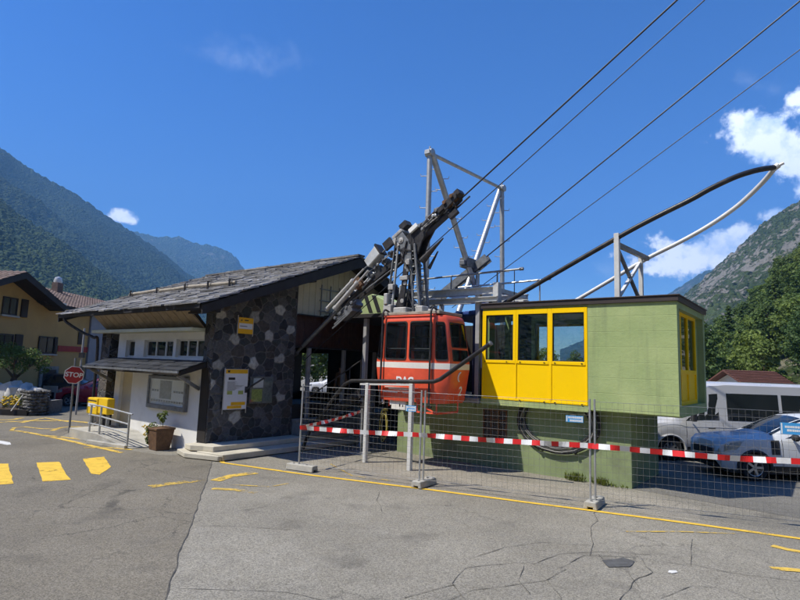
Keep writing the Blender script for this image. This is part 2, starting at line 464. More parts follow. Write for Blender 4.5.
M['asphalt'] = asphalt_mat('asphalt', (0.232, 0.216, 0.178), (0.200, 0.182, 0.142), 0.4)
M['asphalt_old'] = asphalt_mat('asphalt_old', (0.172, 0.155, 0.122), (0.152, 0.134, 0.100), 0.55)
M['asphalt_new'] = asphalt_mat('asphalt_new', (0.165, 0.157, 0.138), (0.14, 0.132, 0.115), 0.3)
M['gravel_strip'] = asphalt_mat('gravel_strip', (0.270, 0.248, 0.205), (0.19, 0.172, 0.14), 0.3)
M['asphalt_pale'] = asphalt_mat('asphalt_pale', (0.247, 0.231, 0.192), (0.213, 0.195, 0.154), 0.3)
M['crack'] = mat('crack', (0.085, 0.080, 0.070), 0.95, var=0.3, vs=6)
M['patch'] = mat('patch', (0.085, 0.085, 0.084), 0.9, var=0.3, vs=6, fine=70)


def paint_mat(name, col, wear):
    m, t, out = new_mat(name)
    oc = t.n('ShaderNodeTexCoord').outputs['Object']
    a = t.noise(oc, 2.6, 8, 0.72)
    g = t.noise(oc, 80, 2, 0.6)
    k = t.math('ADD', t.math('MULTIPLY', a, 0.8), t.math('MULTIPLY', g, 0.2))
    f = t.maprange(k, wear - 0.05, wear + 0.05, 0, 1)
    c = t.mix(t.maprange(t.noise(oc, 6, 4, 0.6), 0.3, 0.7), [x * 0.82 for x in col], [min(1, x * 1.12) for x in col])
    p = t.n('ShaderNodeBsdfPrincipled', {'Base Color': c, 'Roughness': 0.75})
    tr = t.n('ShaderNodeBsdfTransparent')
    mx = t.n('ShaderNodeMixShader', {0: f, 1: tr.outputs[0], 2: p.outputs[0]})
    t.t.links.new(mx.outputs[0], out.inputs[0])
    return m


M['mark_fresh'] = paint_mat('mark_fresh', (0.72, 0.46, 0.045), 0.405)
M['mark_used'] = paint_mat('mark_used', (0.66, 0.44, 0.07), 0.455)
M['mark_worn'] = paint_mat('mark_worn', (0.62, 0.42, 0.08), 0.50)
M['mark_white'] = paint_mat('mark_white', (0.62, 0.62, 0.60), 0.38)


def forest_mat(name, lo, hi, rock, rock_amt, scale, rock_scale=0.004, hline=0.0):
    m, t, out = new_mat(name)
    oc = t.n('ShaderNodeTexCoord').outputs['Object']
    vo = t.n('ShaderNodeTexVoronoi', {'Vector': oc, 'Scale': scale, 'Randomness': 1.0}, feature='F1')
    sep = t.n('ShaderNodeSeparateColor', {0: vo.outputs['Color']})
    big = t.noise(oc, scale * 0.07, 6, 0.62)
    k = t.math('ADD', t.math('MULTIPLY', sep.outputs[0], 0.5), t.math('MULTIPLY', t.maprange(big, 0.3, 0.7), 0.5))
    c = t.mix(k, lo, hi)
    hgt = t.math('SUBTRACT', 1.0, t.maprange(vo.outputs['Distance'], 0.0, 0.75))
    if rock_amt > 0:
        rk = t.noise(oc, rock_scale, 9, 0.68)
        rk2 = t.noise(oc, rock_scale * 7, 6, 0.65)
        f = t.maprange(t.math('ADD', t.math('MULTIPLY', rk, 0.42), t.math('MULTIPLY', rk2, 0.58)), 0.56 - 0.2 * rock_amt, 0.60 - 0.2 * rock_amt, 0, 1)
        rc = t.mix(t.maprange(t.noise(oc, rock_scale * 14, 7, 0.7), 0.3, 0.7), [x * 0.55 for x in rock], rock)
        c = t.mix(f, c, rc)
        hgt = t.mix(f, hgt, t.noise(oc, scale * 0.35, 8, 0.75))
    bn = t.n('ShaderNodeBump', {'Height': hgt, 'Strength': 1.0, 'Distance': 1.1 / scale})
    p = t.n('ShaderNodeBsdfPrincipled', {'Base Color': c, 'Roughness': 0.9, 'Normal': bn.outputs[0], 'Specular IOR Level': 0.1})
    t.t.links.new(p.outputs[0], out.inputs[0])
    return m


M['forest_far'] = forest_mat('forest_far', (0.014, 0.028, 0.016), (0.040, 0.062, 0.028), (0.2, 0.2, 0.19), 0, 0.12)
M['forest_mid'] = forest_mat('forest_mid', (0.017, 0.035, 0.018), (0.058, 0.085, 0.036), (0.2, 0.2, 0.19), 0, 0.21)
M['rock_slope'] = forest_mat('rock_slope', (0.026, 0.045, 0.020), (0.075, 0.100, 0.042), (0.26, 0.25, 0.225), 0.34, 0.22, 0.012)
M['far_ridge'] = forest_mat('far_ridge', (0.022, 0.042, 0.022), (0.07, 0.095, 0.04), (0.22, 0.21, 0.19), 0.05, 0.06, 0.004)
M['hill_soil'] = forest_mat('hill_soil', (0.02, 0.035, 0.012), (0.06, 0.08, 0.025), (0.25, 0.24, 0.17), 0.3, 1.2, 0.06)

# ------------------------------------------------------------------ mesh helpers
ORG = {}


class MB:
    def __init__(s):
        s.v, s.f, s.mi, s.m = [], [], [], 0

    def add(s, vs, fs):
        b = len(s.v)
        s.v += [Vector(p) for p in vs]
        for f in fs:
            s.f.append([b + i for i in f])
            s.mi.append(s.m)
        return s

    def box(s, x0, x1, y0, y1, z0, z1):
        return s.add([(x0, y0, z0), (x1, y0, z0), (x1, y1, z0), (x0, y1, z0), (x0, y0, z1), (x1, y0, z1), (x1, y1, z1), (x0, y1, z1)],
                     [(3, 2, 1, 0), (4, 5, 6, 7), (0, 1, 5, 4), (1, 2, 6, 5), (2, 3, 7, 6), (3, 0, 4, 7)])

    def bar(s, p, q, wd, h, up=(0, 0, 1)):
        p, q, up = Vector(p), Vector(q), Vector(up)
        d = (q - p).normalized()
        a = d.cross(up)
        if a.length < 1e-4:
            a = d.cross(Vector((1, 0, 0)))
        a.normalize()
        b = a.cross(d).normalized()
        a, b = a * wd / 2, b * h / 2
        return s.add([p - a - b, p + a - b, p + a + b, p - a + b, q - a - b, q + a - b, q + a + b, q - a + b],
                     [(3, 2, 1, 0), (4, 5, 6, 7), (0, 1, 5, 4), (1, 2, 6, 5), (2, 3, 7, 6), (3, 0, 4, 7)])

    def path(s, pts, r, n=8, r1=None, cap=True):
        pts = [Vector(p) for p in pts]
        N = len(pts)
        d = (pts[1] - pts[0]).normalized()
        a = d.cross(Vector((0, 0, 1)))
        if a.length < 1e-3:
            a = d.cross(Vector((1, 0, 0)))
        a.normalize()
        base = len(s.v)
        for i, p in enumerate(pts):
            t = (pts[min(i + 1, N - 1)] - pts[max(i - 1, 0)]).normalized()
            a = (a - t * a.dot(t)).normalized()
            b = t.cross(a)
            rr = r if r1 is None else r + (r1 - r) * i / (N - 1)
            for k in range(n):
                th = 2 * math.pi * k / n
                s.v.append(p + (a * math.cos(th) + b * math.sin(th)) * rr)
        for i in range(N - 1):
            for k in range(n):
                k2 = (k + 1) % n
                s.f.append([base + i * n + k, base + i * n + k2, base + (i + 1) * n + k2, base + (i + 1) * n + k])
                s.mi.append(s.m)
        if cap:
            s.f.append([base + k for k in range(n)][::-1])
            s.f.append([base + (N - 1) * n + k for k in range(n)])
            s.mi += [s.m, s.m]
        return s

    def tube(s, p, q, r, n=10, r1=None):
        return s.path([p, q], r, n, r1)

    def prism(s, poly, vec):
        n = len(poly)
        vec = Vector(vec)
        p = [Vector(a) for a in poly]
        return s.add(p + [a + vec for a in p], [list(range(n))[::-1], list(range(n, 2 * n))] + [(i, (i + 1) % n, n + (i + 1) % n, n + i) for i in range(n)])

    def lathe(s, prof, c, axis, n=20, caps=True):
        c, axis = Vector(c), Vector(axis).normalized()
        a = axis.cross(Vector((0, 0, 1)))
        if a.length < 1e-3:
            a = Vector((1, 0, 0))
        a.normalize()
        b = axis.cross(a)
        base = len(s.v)
        for r, h in prof:
            for k in range(n):
                th = 2 * math.pi * k / n
                s.v.append(c + axis * h + (a * math.cos(th) + b * math.sin(th)) * r)
        for i in range(len(prof) - 1):
            for k in range(n):
                k2 = (k + 1) % n
                s.f.append([base + i * n + k, base + i * n + k2, base + (i + 1) * n + k2, base + (i + 1) * n + k])
                s.mi.append(s.m)
        if caps and prof[0][0] > 1e-4:
            s.f.append([base + k for k in range(n)][::-1]); s.mi.append(s.m)
        if caps and prof[-1][0] > 1e-4:
            s.f.append([base + (len(prof) - 1) * n + k for k in range(n)]); s.mi.append(s.m)
        return s

    def blob(s, c, rx, ry, rz, n=10, jit=0.0, seed=0):
        c = Vector(c)
        base = len(s.v)
        rows = max(4, n // 2)
        for i in range(rows + 1):
            ph = math.pi * i / rows
            for k in range(n):
                th = 2 * math.pi * k / n
                d = Vector((math.sin(ph) * math.cos(th), math.sin(ph) * math.sin(th), math.cos(ph)))
                j = 1 + jit * mnoise.noise(d * 1.7 + Vector((seed * 3.1, seed * 1.7, 0)))
                s.v.append(c + Vector((d.x * rx, d.y * ry, d.z * rz)) * j)
        for i in range(rows):
            for k in range(n):
                k2 = (k + 1) % n
                s.f.append([base + i * n + k, base + (i + 1) * n + k, base + (i + 1) * n + k2, base + i * n + k2])
                s.mi.append(s.m)
        return s

    def poly(s, pts):
        return s.add(pts, [list(range(len(pts)))])

    def mesh(s, name, mats, origin=(0, 0, 0), smooth=False, recalc=True, ang=35):
        me = bpy.data.meshes.new(name)
        o = Vector(origin)
        me.from_pydata([tuple(p - o) for p in s.v], [], s.f)
        if not isinstance(mats, (list, tuple)):
            mats = [mats]
        for m in mats:
            me.materials.append(m)
        me.polygons.foreach_set('material_index', s.mi)
        if recalc:
            bm = bmesh.new()
            bm.from_mesh(me)
            bmesh.ops.remove_doubles(bm, verts=bm.verts, dist=1e-5)
            bmesh.ops.recalc_face_normals(bm, faces=bm.faces)
            bm.to_mesh(me)
            bm.free()
        me.update()
        if smooth:
            me.shade_smooth()
            me.set_sharp_from_angle(angle=R(ang))
        return me

    def each(s, name, mats, parent, **kw):
        """One object per separate piece."""
        up = list(range(len(s.v)))

        def find(a):
            while up[a] != a:
                up[a] = up[up[a]]
                a = up[a]
            return a
        for f in s.f:
            for i in f[1:]:
                up[find(i)] = find(f[0])
        groups = {}
        for f, m in zip(s.f, s.mi):
            groups.setdefault(find(f[0]), []).append((f, m))
        out = []
        for fs in groups.values():
            g = MB()
            idx = {}
            for f, m in fs:
                for i in f:
                    if i not in idx:
                        idx[i] = len(g.v)
                        g.v.append(s.v[i])
                g.f.append([idx[i] for i in f])
                g.mi.append(m)
            out.append(g.build(name, mats, parent, **kw))
        return out

    def build(s, name, mats, parent=None, bevel=0.0, smooth=False, recalc=True, label=None, seg=1):
        """A part: vertices are given in the same space as its thing's origin."""
        top = parent
        while top is not None and top.parent is not None:
            top = top.parent
        o = bpy.data.objects.new(name, s.mesh(name, mats, ORG.get(top.name, (0, 0, 0)) if top else (0, 0, 0), smooth, recalc))
        COL.objects.link(o)
        if parent is not None:
            o.parent = parent
        if bevel:
            b = o.modifiers.new('bevel', 'BEVEL')
            b.width = bevel
            b.segments = seg
            b.limit_method = 'ANGLE'
        if label:
            o['label'] = label
        return o


def tag(o, label, cat, group=None):
    o['label'] = label
    o['category'] = cat
    if group:
        o['group'] = group
    return o


def place(o, origin, frame):
    ORG[o.name] = Vector(origin)
    if frame:
        o.location = F(*origin)
        o.rotation_euler = (0, 0, PHI)
    else:
        o.location = origin
    return o


def thing(name, label, cat, origin=(0, 0, 0), frame=True, group=None):
    o = bpy.data.objects.new(name, None)
    o.empty_display_size = 0.3
    COL.objects.link(o)
    place(o, origin, frame)
    return tag(o, label, cat, group)


def single(name, mb, mats, label, cat, origin=(0, 0, 0), frame=True, group=None, bevel=0, smooth=False, recalc=True):
    o = bpy.data.objects.new(name, mb.mesh(name, mats, origin, smooth, recalc))
    COL.objects.link(o)
    place(o, origin, frame)
    if bevel:
        b = o.modifiers.new('bevel', 'BEVEL')
        b.width = bevel
        b.segments = 1
        b.limit_method = 'ANGLE'
    return tag(o, label, cat, group)


def struct(name, mb, mats, recalc=True, smooth=False, kind='structure', frame=False):
    o = bpy.data.objects.new(name, mb.mesh(name, mats, (0, 0, 0), smooth, recalc))
    COL.objects.link(o)
    if frame:
        place(o, (0, 0, 0), True)
    o['kind'] = kind
    return o


def copy_tree(o, parent=None):
    c = o.copy()
    COL.objects.link(c)
    if parent is not None:
        c.parent = parent
    for ch in [x for x in o.children]:
        copy_tree(ch, c)
    return c


def text_mb(txt, size, o, right, up, depth=0.004, bold=0.0):
    """Built-in font text as mesh pieces in an MB, centred at o on the plane right/up."""
    cu = bpy.data.curves.new('letters', 'FONT')
    cu.body = txt
    cu.size = size
    cu.align_x = 'CENTER'
    cu.align_y = 'CENTER'
    cu.extrude = depth / 2
    cu.offset = bold
    ob = bpy.data.objects.new('letters', cu)
    COL.objects.link(ob)
    dg = bpy.context.evaluated_depsgraph_get()
    me = bpy.data.meshes.new_from_object(ob.evaluated_get(dg))
    bpy.data.objects.remove(ob)
    o, right, up = Vector(o), Vector(right).normalized(), Vector(up).normalized()
    nrm = right.cross(up)
    mb = MB()
    mb.add([o + right * v.co.x + up * v.co.y + nrm * v.co.z for v in me.vertices], [list(p.vertices) for p in me.polygons])
    bpy.data.meshes.remove(me)
    return mb


def lerp(a, b, t):
    return a + (b - a) * t


def bez(p0, p1, p2, n=8):
    p0, p1, p2 = Vector(p0), Vector(p1), Vector(p2)
    return [p0 * (1 - t) ** 2 + p1 * 2 * t * (1 - t) + p2 * t * t for t in [i / n for i in range(n + 1)]]


def smooth_path(pts, k=6):
    """Catmull-Rom through points."""
    P = [Vector(p) for p in pts]
    P = [P[0] * 2 - P[1]] + P + [P[-1] * 2 - P[-2]]
    out = []
    for i in range(1, len(P) - 2):
        for j in range(k):
            t = j / k
            a, b, c, d = P[i - 1], P[i], P[i + 1], P[i + 2]
            out.append(0.5 * ((2 * b) + (c - a) * t + (2 * a - 5 * b + 4 * c - d) * t * t + (3 * b - a - 3 * c + d) * t ** 3))
    out.append(P[-2])
    return out


def round_quad(p00, p10, p11, p01, r, off=(0, 0, 0), k=4):
    """Outline of a rounded panel on a (flat or warped) quad, corner radius r in metres."""
    p00, p10, p11, p01, off = Vector(p00), Vector(p10), Vector(p11), Vector(p01), Vector(off)
    wd = ((p10 - p00).length + (p11 - p01).length) / 2
    ht = ((p01 - p00).length + (p11 - p10).length) / 2
    pts = []
    for (cu, cv, a0) in ((r / wd, r / ht, 180), (1 - r / wd, r / ht, 270), (1 - r / wd, 1 - r / ht, 0), (r / wd, 1 - r / ht, 90)):
        for i in range(k + 1):
            a = R(a0 + 90 * i / k)
            u, v = cu + math.cos(a) * r / wd, cv + math.sin(a) * r / ht
            pts.append((p00 * (1 - u) + p10 * u) * (1 - v) + (p01 * (1 - u) + p11 * u) * v + off)
    return pts


# ================================================================== GROUND
def grid_sheet(x0, x1, y0, y1, nx, ny, z):
    mb = MB()
    vs = [(lerp(x0, x1, i / nx), lerp(y0, y1, j / ny), z) for j in range(ny + 1) for i in range(nx + 1)]
    mb.add(vs, [(j * (nx + 1) + i, j * (nx + 1) + i + 1, (j + 1) * (nx + 1) + i + 1, (j + 1) * (nx + 1) + i) for j in range(ny) for i in range(nx)])
    return mb


struct('ground', grid_sheet(-5800, 5800, -5800, 5800, 2, 2, 0.0), M['asphalt'], recalc=False)


def flat(pts, z):
    return [Vector((p.x, p.y, z)) for p in pts]


def rough_line(pts, step, amp, seed):
    out = []
    for a, b in zip(pts[:-1], pts[1:]):
        n = max(1, int((b - a).length / step))
        for i in range(n):
            p = a.lerp(b, i / n)
            q = Vector((mnoise.noise(p * 2.3 + Vector((seed, 0, 0))), mnoise.noise(p * 2.3 + Vector((0, seed, 5))), 0)) * amp
            out.append(p + q)
    out.append(pts[-1])
    return out


seam = rough_line([G(214, 456), G(206, 482), G(192, 521), G(178, 560), G(165, 600), G(150, 640)], 0.07, 0.03, 3)
road = MB()
road.poly(flat([Vector((-55, -6, 0))] + seam[::-1] + [G(160, 455), Vector((-10.5, 17.0, 0)), Vector((-14, 31.5, 0)), Vector((-55, 44, 0))], 0.004))
struct('road', road, M['asphalt_old'], recalc=False)
# darker tarmac of the car park behind the fence
park = MB()
park.poly([F(-1.6, 0.45, 0.004), F(2.2, 0.1, 0.004), F(14, -3.2, 0.004), F(40, 2, 0.004), F(34, 34, 0.004), F(-1.6, 34, 0.004)])
struct('car_park', park, M['asphalt_new'], recalc=False)
strip = MB()
strip.poly(flat([G(300, 471), G(421, 485), G(560, 503), G(700, 522), G(700, 508), G(632, 492), G(500, 480), G(440, 467), G(380, 458), G(310, 455)], 0.004))
struct('pavement', strip, M['gravel_strip'], recalc=False)


def ribbon(pts, wd, z):
    """Flat ribbon along ground points."""
    mb = MB()
    pts = [Vector((p.x, p.y, z)) for p in pts]
    vs = []
    for i, p in enumerate(pts):
        t = (pts[min(i + 1, len(pts) - 1)] - pts[max(i - 1, 0)]).normalized()
        n = Vector((-t.y, t.x, 0))
        ww = wd[i] if isinstance(wd, list) else wd
        vs += [p + n * ww / 2, p - n * ww / 2]
    mb.add(vs, [(2 * i, 2 * i + 1, 2 * i + 3, 2 * i + 2) for i in range(len(pts) - 1)])
    return mb


tp = MB()
tp.poly(flat(rough_line([G(195, 527), G(240, 528), G(292, 531), G(332, 604), G(345, 640), G(150, 640), G(166, 602), G(180, 562), G(195, 527)], 0.2, 0.03, 6)[:-1], 0.0045))
struct('pavement_patch', tp, M['asphalt_pale'], recalc=False)
sm = ribbon(seam, [max(0.004, 0.014 + 0.016 * mnoise.noise(p * 5)) for p in seam], 0.008)
struct('pavement_seam', sm, M['crack'], recalc=False)
for pts in ([(214, 456), (223, 463), (300, 474), (430, 490), (592, 511), (700, 525), (800, 539), (880, 549)],):
    struct('edge_line_marking', ribbon(rough_line([G(*p) for p in pts], 0.3, 0.012, 1), 0.12, 0.009), M['mark_fresh'], recalc=False)
struct('edge_line_marking', ribbon([G(626, 532), G(680, 532), G(735, 534)], 0.05, 0.010), M['mark_worn'], recalc=False)
struct('worn_marking', ribbon([G(215, 481), G(232, 476), G(256, 473)], 0.26, 0.009), M['mark_used'], recalc=False)
struct('worn_marking', ribbon([G(150, 487), G(170, 484), G(188, 482)], 0.24, 0.009), M['mark_worn'], recalc=False)
struct('worn_marking', ribbon([G(188, 483), G(198, 481), G(204, 480)], 0.12, 0.010), M['mark_worn'], recalc=False)
struct('worn_marking', ribbon([G(212, 489), G(235, 490), G(256, 493)], 0.16, 0.009), M['mark_worn'], recalc=False)
struct('worn_marking', ribbon([G(232, 485), G(270, 487), G(292, 483)], 0.07, 0.009), M['mark_worn'], recalc=False)
struct('worn_marking', ribbon([G(772, 546), G(788, 550), G(806, 553)], 0.14, 0.009), M['mark_used'], recalc=False)
struct('worn_marking', ribbon([G(772, 569), G(790, 570), G(810, 572)], 0.14, 0.009), M['mark_used'], recalc=False)
struct('worn_marking', ribbon([G(330, 464), G(352, 476), G(392, 481)], 0.06, 0.009), M['mark_worn'], recalc=False)
for quad in ([(-14, 464), (8, 464), (13, 484), (-12, 486)], [(36, 463), (59, 462), (66, 474), (71, 480), (43, 482)], [(83, 459), (104, 457), (111, 467), (100, 475), (91, 474)]):
    mb = MB()
    pts = rough_line([G(*p) for p in quad] + [G(*quad[0])], 0.12, 0.02, 9)[:-1]
    mb.poly(flat(pts, 0.009))
    struct('crosswalk_marking', mb, M['mark_fresh'], recalc=False)
for pts, wd in (([(122, 453), (95, 447), (60, 439), (35, 434), (17, 431)], 0.16), ([(17, 431), (11, 431), (14, 428), (24, 427), (42, 429), (60, 429)], 0.12), ([(38, 435), (60, 437), (84, 440)], 0.13),
                ([(84, 448), (110, 448), (132, 450)], 0.12), ([(-10, 423), (30, 421), (70, 421), (100, 424)], 0.22), ([(-10, 420), (12, 420), (22, 418)], 0.2), ([(20, 423), (45, 418), (70, 422)], 0.2), ([(52, 431), (60, 428), (70, 427), (98, 427)], 0.16)):
    struct('hatch_marking', ribbon([G(*p) for p in pts], wd, 0.010 + 0.0005 * (len(pts) % 3)), M['mark_used'], recalc=False)
struct('arrow_marking', ribbon([G(-8, 441), G(4, 443), G(9, 445)], [0.3, 0.3, 0.1], 0.009), M['mark_white'], recalc=False)

cracks = [
    [(500, 640), (470, 603), (455, 585), (470, 570), (500, 566), (530, 563), (560, 568), (590, 556), (640, 558), (690, 566)],
    [(590, 500), (596, 520), (592, 545), (590, 556)], [(405, 596), (440, 588), (455, 585)], [(530, 563), (560, 556), (600, 552), (650, 555)],
    [(620, 600), (640, 580), (655, 572), (648, 566), (640, 558)], [(560, 568), (548, 580), (560, 596), (558, 620)], [(600, 554), (610, 568), (630, 572), (640, 590)],
    [(690, 566), (730, 572), (770, 580), (810, 583)], [(770, 580), (775, 595), (790, 612)], [(692, 540), (694, 550), (690, 560), (691, 566)],
    [(196, 526), (240, 527), (290, 530)], [(172, 588), (230, 590), (290, 592), (330, 602)], [(65, 502), (90, 492), (120, 482)], [(0, 560), (30, 553)],
    [(440, 605), (480, 590), (510, 584), (548, 580)], [(660, 600), (690, 585), (730, 590), (760, 604)], [(380, 492), (376, 500), (382, 512)],
    [(470, 560), (500, 548), (540, 543), (590, 546)], [(525, 567), (520, 580), (530, 594)]]
ck = MB()
for i, c in enumerate(cracks):
    p = rough_line(rough_line([G(*q) for q in c], 0.45, 0.16, 31 + i), 0.06, 0.035, 11 + i)
    r_ = ribbon(p, [max(0.002, 0.007 + 0.010 * mnoise.noise(q * 4)) for q in p], 0.008)
    ck.add(r_.v, r_.f)
struct('pavement_cracks', ck, M['crack'], recalc=False)
pm = MB()
pm.poly(flat(rough_line([G(*p) for p in [(602, 561), (622, 558), (634, 562), (628, 567), (610, 568), (602, 561)]], 0.08, 0.05, 2)[:-1], 0.010))
struct('pavement_patch', pm, M['patch'], recalc=False)
pm = MB()
pm.poly(flat([G(669, 571), G(676, 571), G(678, 573), G(672, 574), G(668, 573)], 0.010))
struct('paint_spot', pm, M['mark_white'], recalc=False)


# ================================================================== MOUNTAINS
def hill(name, pts, d_top, d_base, nx, nz, m, amp, jit, seed, feat, back=0.5, jf=None, wav=0.0):
    """A slope rising from d_base to a crest at d_top; the crest passes the given sight lines."""
    ridge = []
    for px, py in pts:
        d = ray(px, py)
        h = math.hypot(d.x, d.y)
        ridge.append((math.atan2(d.x, d.y), d.z / h))
    ridge.sort()
    return hill_az(name, ridge, d_top, d_base, nx, nz, m, amp, jit, seed, feat, back, jf)


def hill_az(name, ridge, d_top, d_base, nx, nz, m, amp, jit, seed, feat, back=0.5, jf=None):
    mb = MB()
    rows = nz + max(4, nz // 5)
    jf = jf or 9.0 / d_top * 1000
    for i in range(nx + 1):
        a = lerp(ridge[0][0], ridge[-1][0], i / nx)
        for (a0, e0), (a1, e1) in zip(ridge[:-1], ridge[1:]):
            if a0 <= a <= a1:
                t = (a - a0) / max(1e-9, a1 - a0)
                el = lerp(e0, e1, t)
                break
        dirv = Vector((math.sin(a), math.cos(a), 0))
        ztop = max(2.0, HCAM + el * d_top)
        for j in range(rows + 1):
            t = j / nz
            if t <= 1:
                d = lerp(d_base, d_top, t)
                z = ztop * (0.35 * t + 0.65 * t ** 1.35) if True else 0
                env = math.sin(math.pi * min(1, t * 0.97)) ** 0.7 if t < 1 else 0
            else:
                tb = (t - 1) * nz / (rows - nz)
                d = d_top + tb * (d_top - d_base) * back
                z = ztop * (1 - 0.8 * tb)
                env = tb
            p = dirv * d
            q = Vector((p.x, p.y, 0)) / feat
            rid = 1 - abs(mnoise.noise(q * 1.0 + Vector((seed, 0, 0)))) * 2
            nzv = mnoise.fractal(q + Vector((seed, seed * 2, 0)), 0.9, 2.1, 5)
            z += ztop * amp * env * (0.6 * rid - 0.3 + 0.6 * nzv)
            z += jit * mnoise.noise(Vector((p.x, p.y, seed)) / jf * 1.0) * (1 if t > 0.03 else 0)
            z += jit * 0.8 * mnoise.noise(Vector((p.x, p.y, seed + 7)) / jf * 2.3) * (1 if t > 0.03 else 0)
            mb.v.append(Vector((p.x, p.y, z if t > 0 else -0.5)))
    n = rows + 1
    for i in range(nx):
        for j in range(rows):
            mb.f.append([i * n + j, (i + 1) * n + j, (i + 1) * n + j + 1, i * n + j + 1])
            mb.mi.append(0)
    return struct(name, mb, m, recalc=False, smooth=False)


def smooth_all(o):
    o.data.shade_smooth()
    return o


smooth_all(hill('mountain', [(-700, -300), (-300, 20), (-120, 92), (-40, 130), (0, 148), (20, 163), (50, 180), (75, 193), (100, 211), (140, 237), (170, 258), (187, 273), (215, 290), (260, 318), (330, 345)],
                2600, 700, 420, 150, M['forest_far'], 0.16, 8, 4, 520, jf=14))
smooth_all(hill('mountain', [(-700, 20), (-300, 110), (-60, 178), (0, 200), (20, 216), (45, 231), (60, 238), (90, 262), (110, 278), (130, 292), (160, 312), (230, 345)],
                1150, 330, 360, 150, M['forest_mid'], 0.12, 5, 9, 230, jf=9))
smooth_all(hill('mountain', [(60, 300), (100, 248), (128, 229), (140, 233), (160, 237), (178, 236), (195, 243), (212, 246), (226, 250), (236, 258), (245, 270), (262, 285), (300, 312), (380, 345)],
                4600, 2300, 200, 60, M['far_ridge'], 0.10, 14, 14, 900, jf=40))
smooth_all(hill('mountain', [(560, 350), (610, 330), (650, 305), (668, 294), (690, 280), (706, 271), (722, 266), (750, 258), (800, 250)],
                3600, 1500, 160, 60, M['far_ridge'], 0.08, 9, 21, 800, jf=30))
smooth_all(hill('mountain', [(600, 372), (640, 345), (668, 316), (684, 297), (700, 282), (712, 270), (726, 258), (740, 246), (752, 236), (770, 222), (785, 212), (800, 203), (840, 182), (900, 150), (1100, 60), (1500, -60), (2400, -300)],
                1000, 260, 420, 170, M['rock_slope'], 0.20, 5.0, 31, 150, jf=9))
# the rest of the valley, beyond the frame: it shows in the window panes
smooth_all(hill_az('mountain', [(R(84), 0.30), (R(110), 0.42), (R(135), 0.5), (R(160), 0.4), (R(180), 0.46), (R(205), 0.5), (R(230), 0.42), (R(255), 0.5), (R(285), 0.45)],
                   1500, 350, 220, 60, M['rock_slope'], 0.2, 6, 41, 300, jf=16))

# ================================================================== HAZE
hz = MB()
hz.box(-5900, 5900, -5900, 5900, -1.0, 1900)
hm, ht, hout = new_mat('haze_air')
pv = ht.n('ShaderNodeVolumePrincipled', {'Color': (0.20, 0.49, 1.0, 1), 'Density': 0.00022, 'Anisotropy': 0.0})
ht.t.links.new(pv.outputs[0], hout.inputs['Volume'])
hzo = struct('haze', hz, hm, kind='stuff')

# ================================================================== STATION HOUSE (slate roof)
SX = -10.91            # plane of the stone gable wall
WY = -4.2              # plane of the white front
RDG_Y, RDG_Z, EAV_Y, EAV_Z = 0.85, 6.30, -5.1, 4.01
RX0, RX1 = -19.5, -10.13
SLOPE = (RDG_Z - EAV_Z) / (RDG_Y - EAV_Y)


def roof_z(y):
    return RDG_Z - SLOPE * abs(y - RDG_Y)


house = thing('station_building', 'low station house with slate roof, dark rubble stone gable wall and white front', 'building', (-14, -1, 0))

# rubble wall with its pale blocks: every stone stands proud of its mortar joint
mb = MB()
mb.box(SX - 0.45, SX - 0.06, WY, -1.22, 0, 3.6)
mb.prism([(SX - 0.06, WY, 3.6), (SX - 0.06, -1.22, 3.6), (SX - 0.06, -1.22, roof_z(-1.22) - 0.30), (SX - 0.06, WY, roof_z(WY) - 0.30)], (-0.39, 0, 0))
stone = mb.build('stone_wall', M['stone_wall'], house)
import numpy as np
rs = random.Random(3)
cen = []
for (px, py, rad) in ((222, 315, 0.15), (256, 316, 0.17), (281, 310, 0.17), (236, 339, 0.16), (270, 337, 0.17), (217, 366, 0.17), (254, 363, 0.18), (280, 359, 0.13), (282, 397, 0.16), (235, 418, 0.18), (292, 329, 0.15), (211, 384, 0.15)):
    c = FX(px, py, SX)
    cen.append((c.y, c.z, rad, 1))
for _ in range(9000):
    y_, z_, rad = rs.uniform(WY - 0.1, -1.1), rs.uniform(-0.1, 5.6), rs.choice((0.10, 0.13, 0.16, 0.19, 0.23))
    if all((y_ - c[0]) ** 2 + ((z_ - c[1]) * 1.15) ** 2 > (0.86 * (rad + c[2])) ** 2 for c in cen):
        cen.append((y_, z_, rad, 0))
CE = np.array(cen)
tone = np.array([(0.36, 0.355, 0.325) if c[3] else rs.choice(((0.040, 0.041, 0.046), (0.062, 0.063, 0.067), (0.085, 0.086, 0.090), (0.110, 0.108, 0.108), (0.070, 0.062, 0.056), (0.05, 0.055, 0.055))) for c in cen])
tone *= np.array([[rs.uniform(0.8, 1.2)] for c in cen])
lift = np.array([rs.uniform(0.016, 0.034) for c in cen])
NY, NZ = 170, 240
gy = np.linspace(WY, -1.22, NY)
top_z = np.array([roof_z(y) - 0.30 for y in gy])
Yg = np.repeat(gy[:, None], NZ, 1)
Zg = top_z[:, None] * np.linspace(0, 1, NZ)[None, :]
wy_ = np.array([[mnoise.noise((y * 4.1, z * 4.1, 3.0)) for z in zz] for y, zz in zip(gy, Zg)])
wz_ = np.array([[mnoise.noise((y * 4.1, z * 4.1, 9.0)) for z in zz] for y, zz in zip(gy, Zg)])
fn_ = np.array([[mnoise.fractal(Vector((y * 11, z * 11, 5.0)), 1.0, 2.0, 4) for z in zz] for y, zz in zip(gy, Zg)])
yy_, zz_ = Yg + wy_ * 0.05, Zg + wz_ * 0.05
D = np.sqrt((yy_[..., None] - CE[:, 0]) ** 2 + ((zz_[..., None] - CE[:, 1]) * 1.1) ** 2) / (CE[:, 2] ** 0.55)
od = np.argpartition(D, 1, axis=2)
d0 = np.take_along_axis(D, od[..., :1], 2)[..., 0]
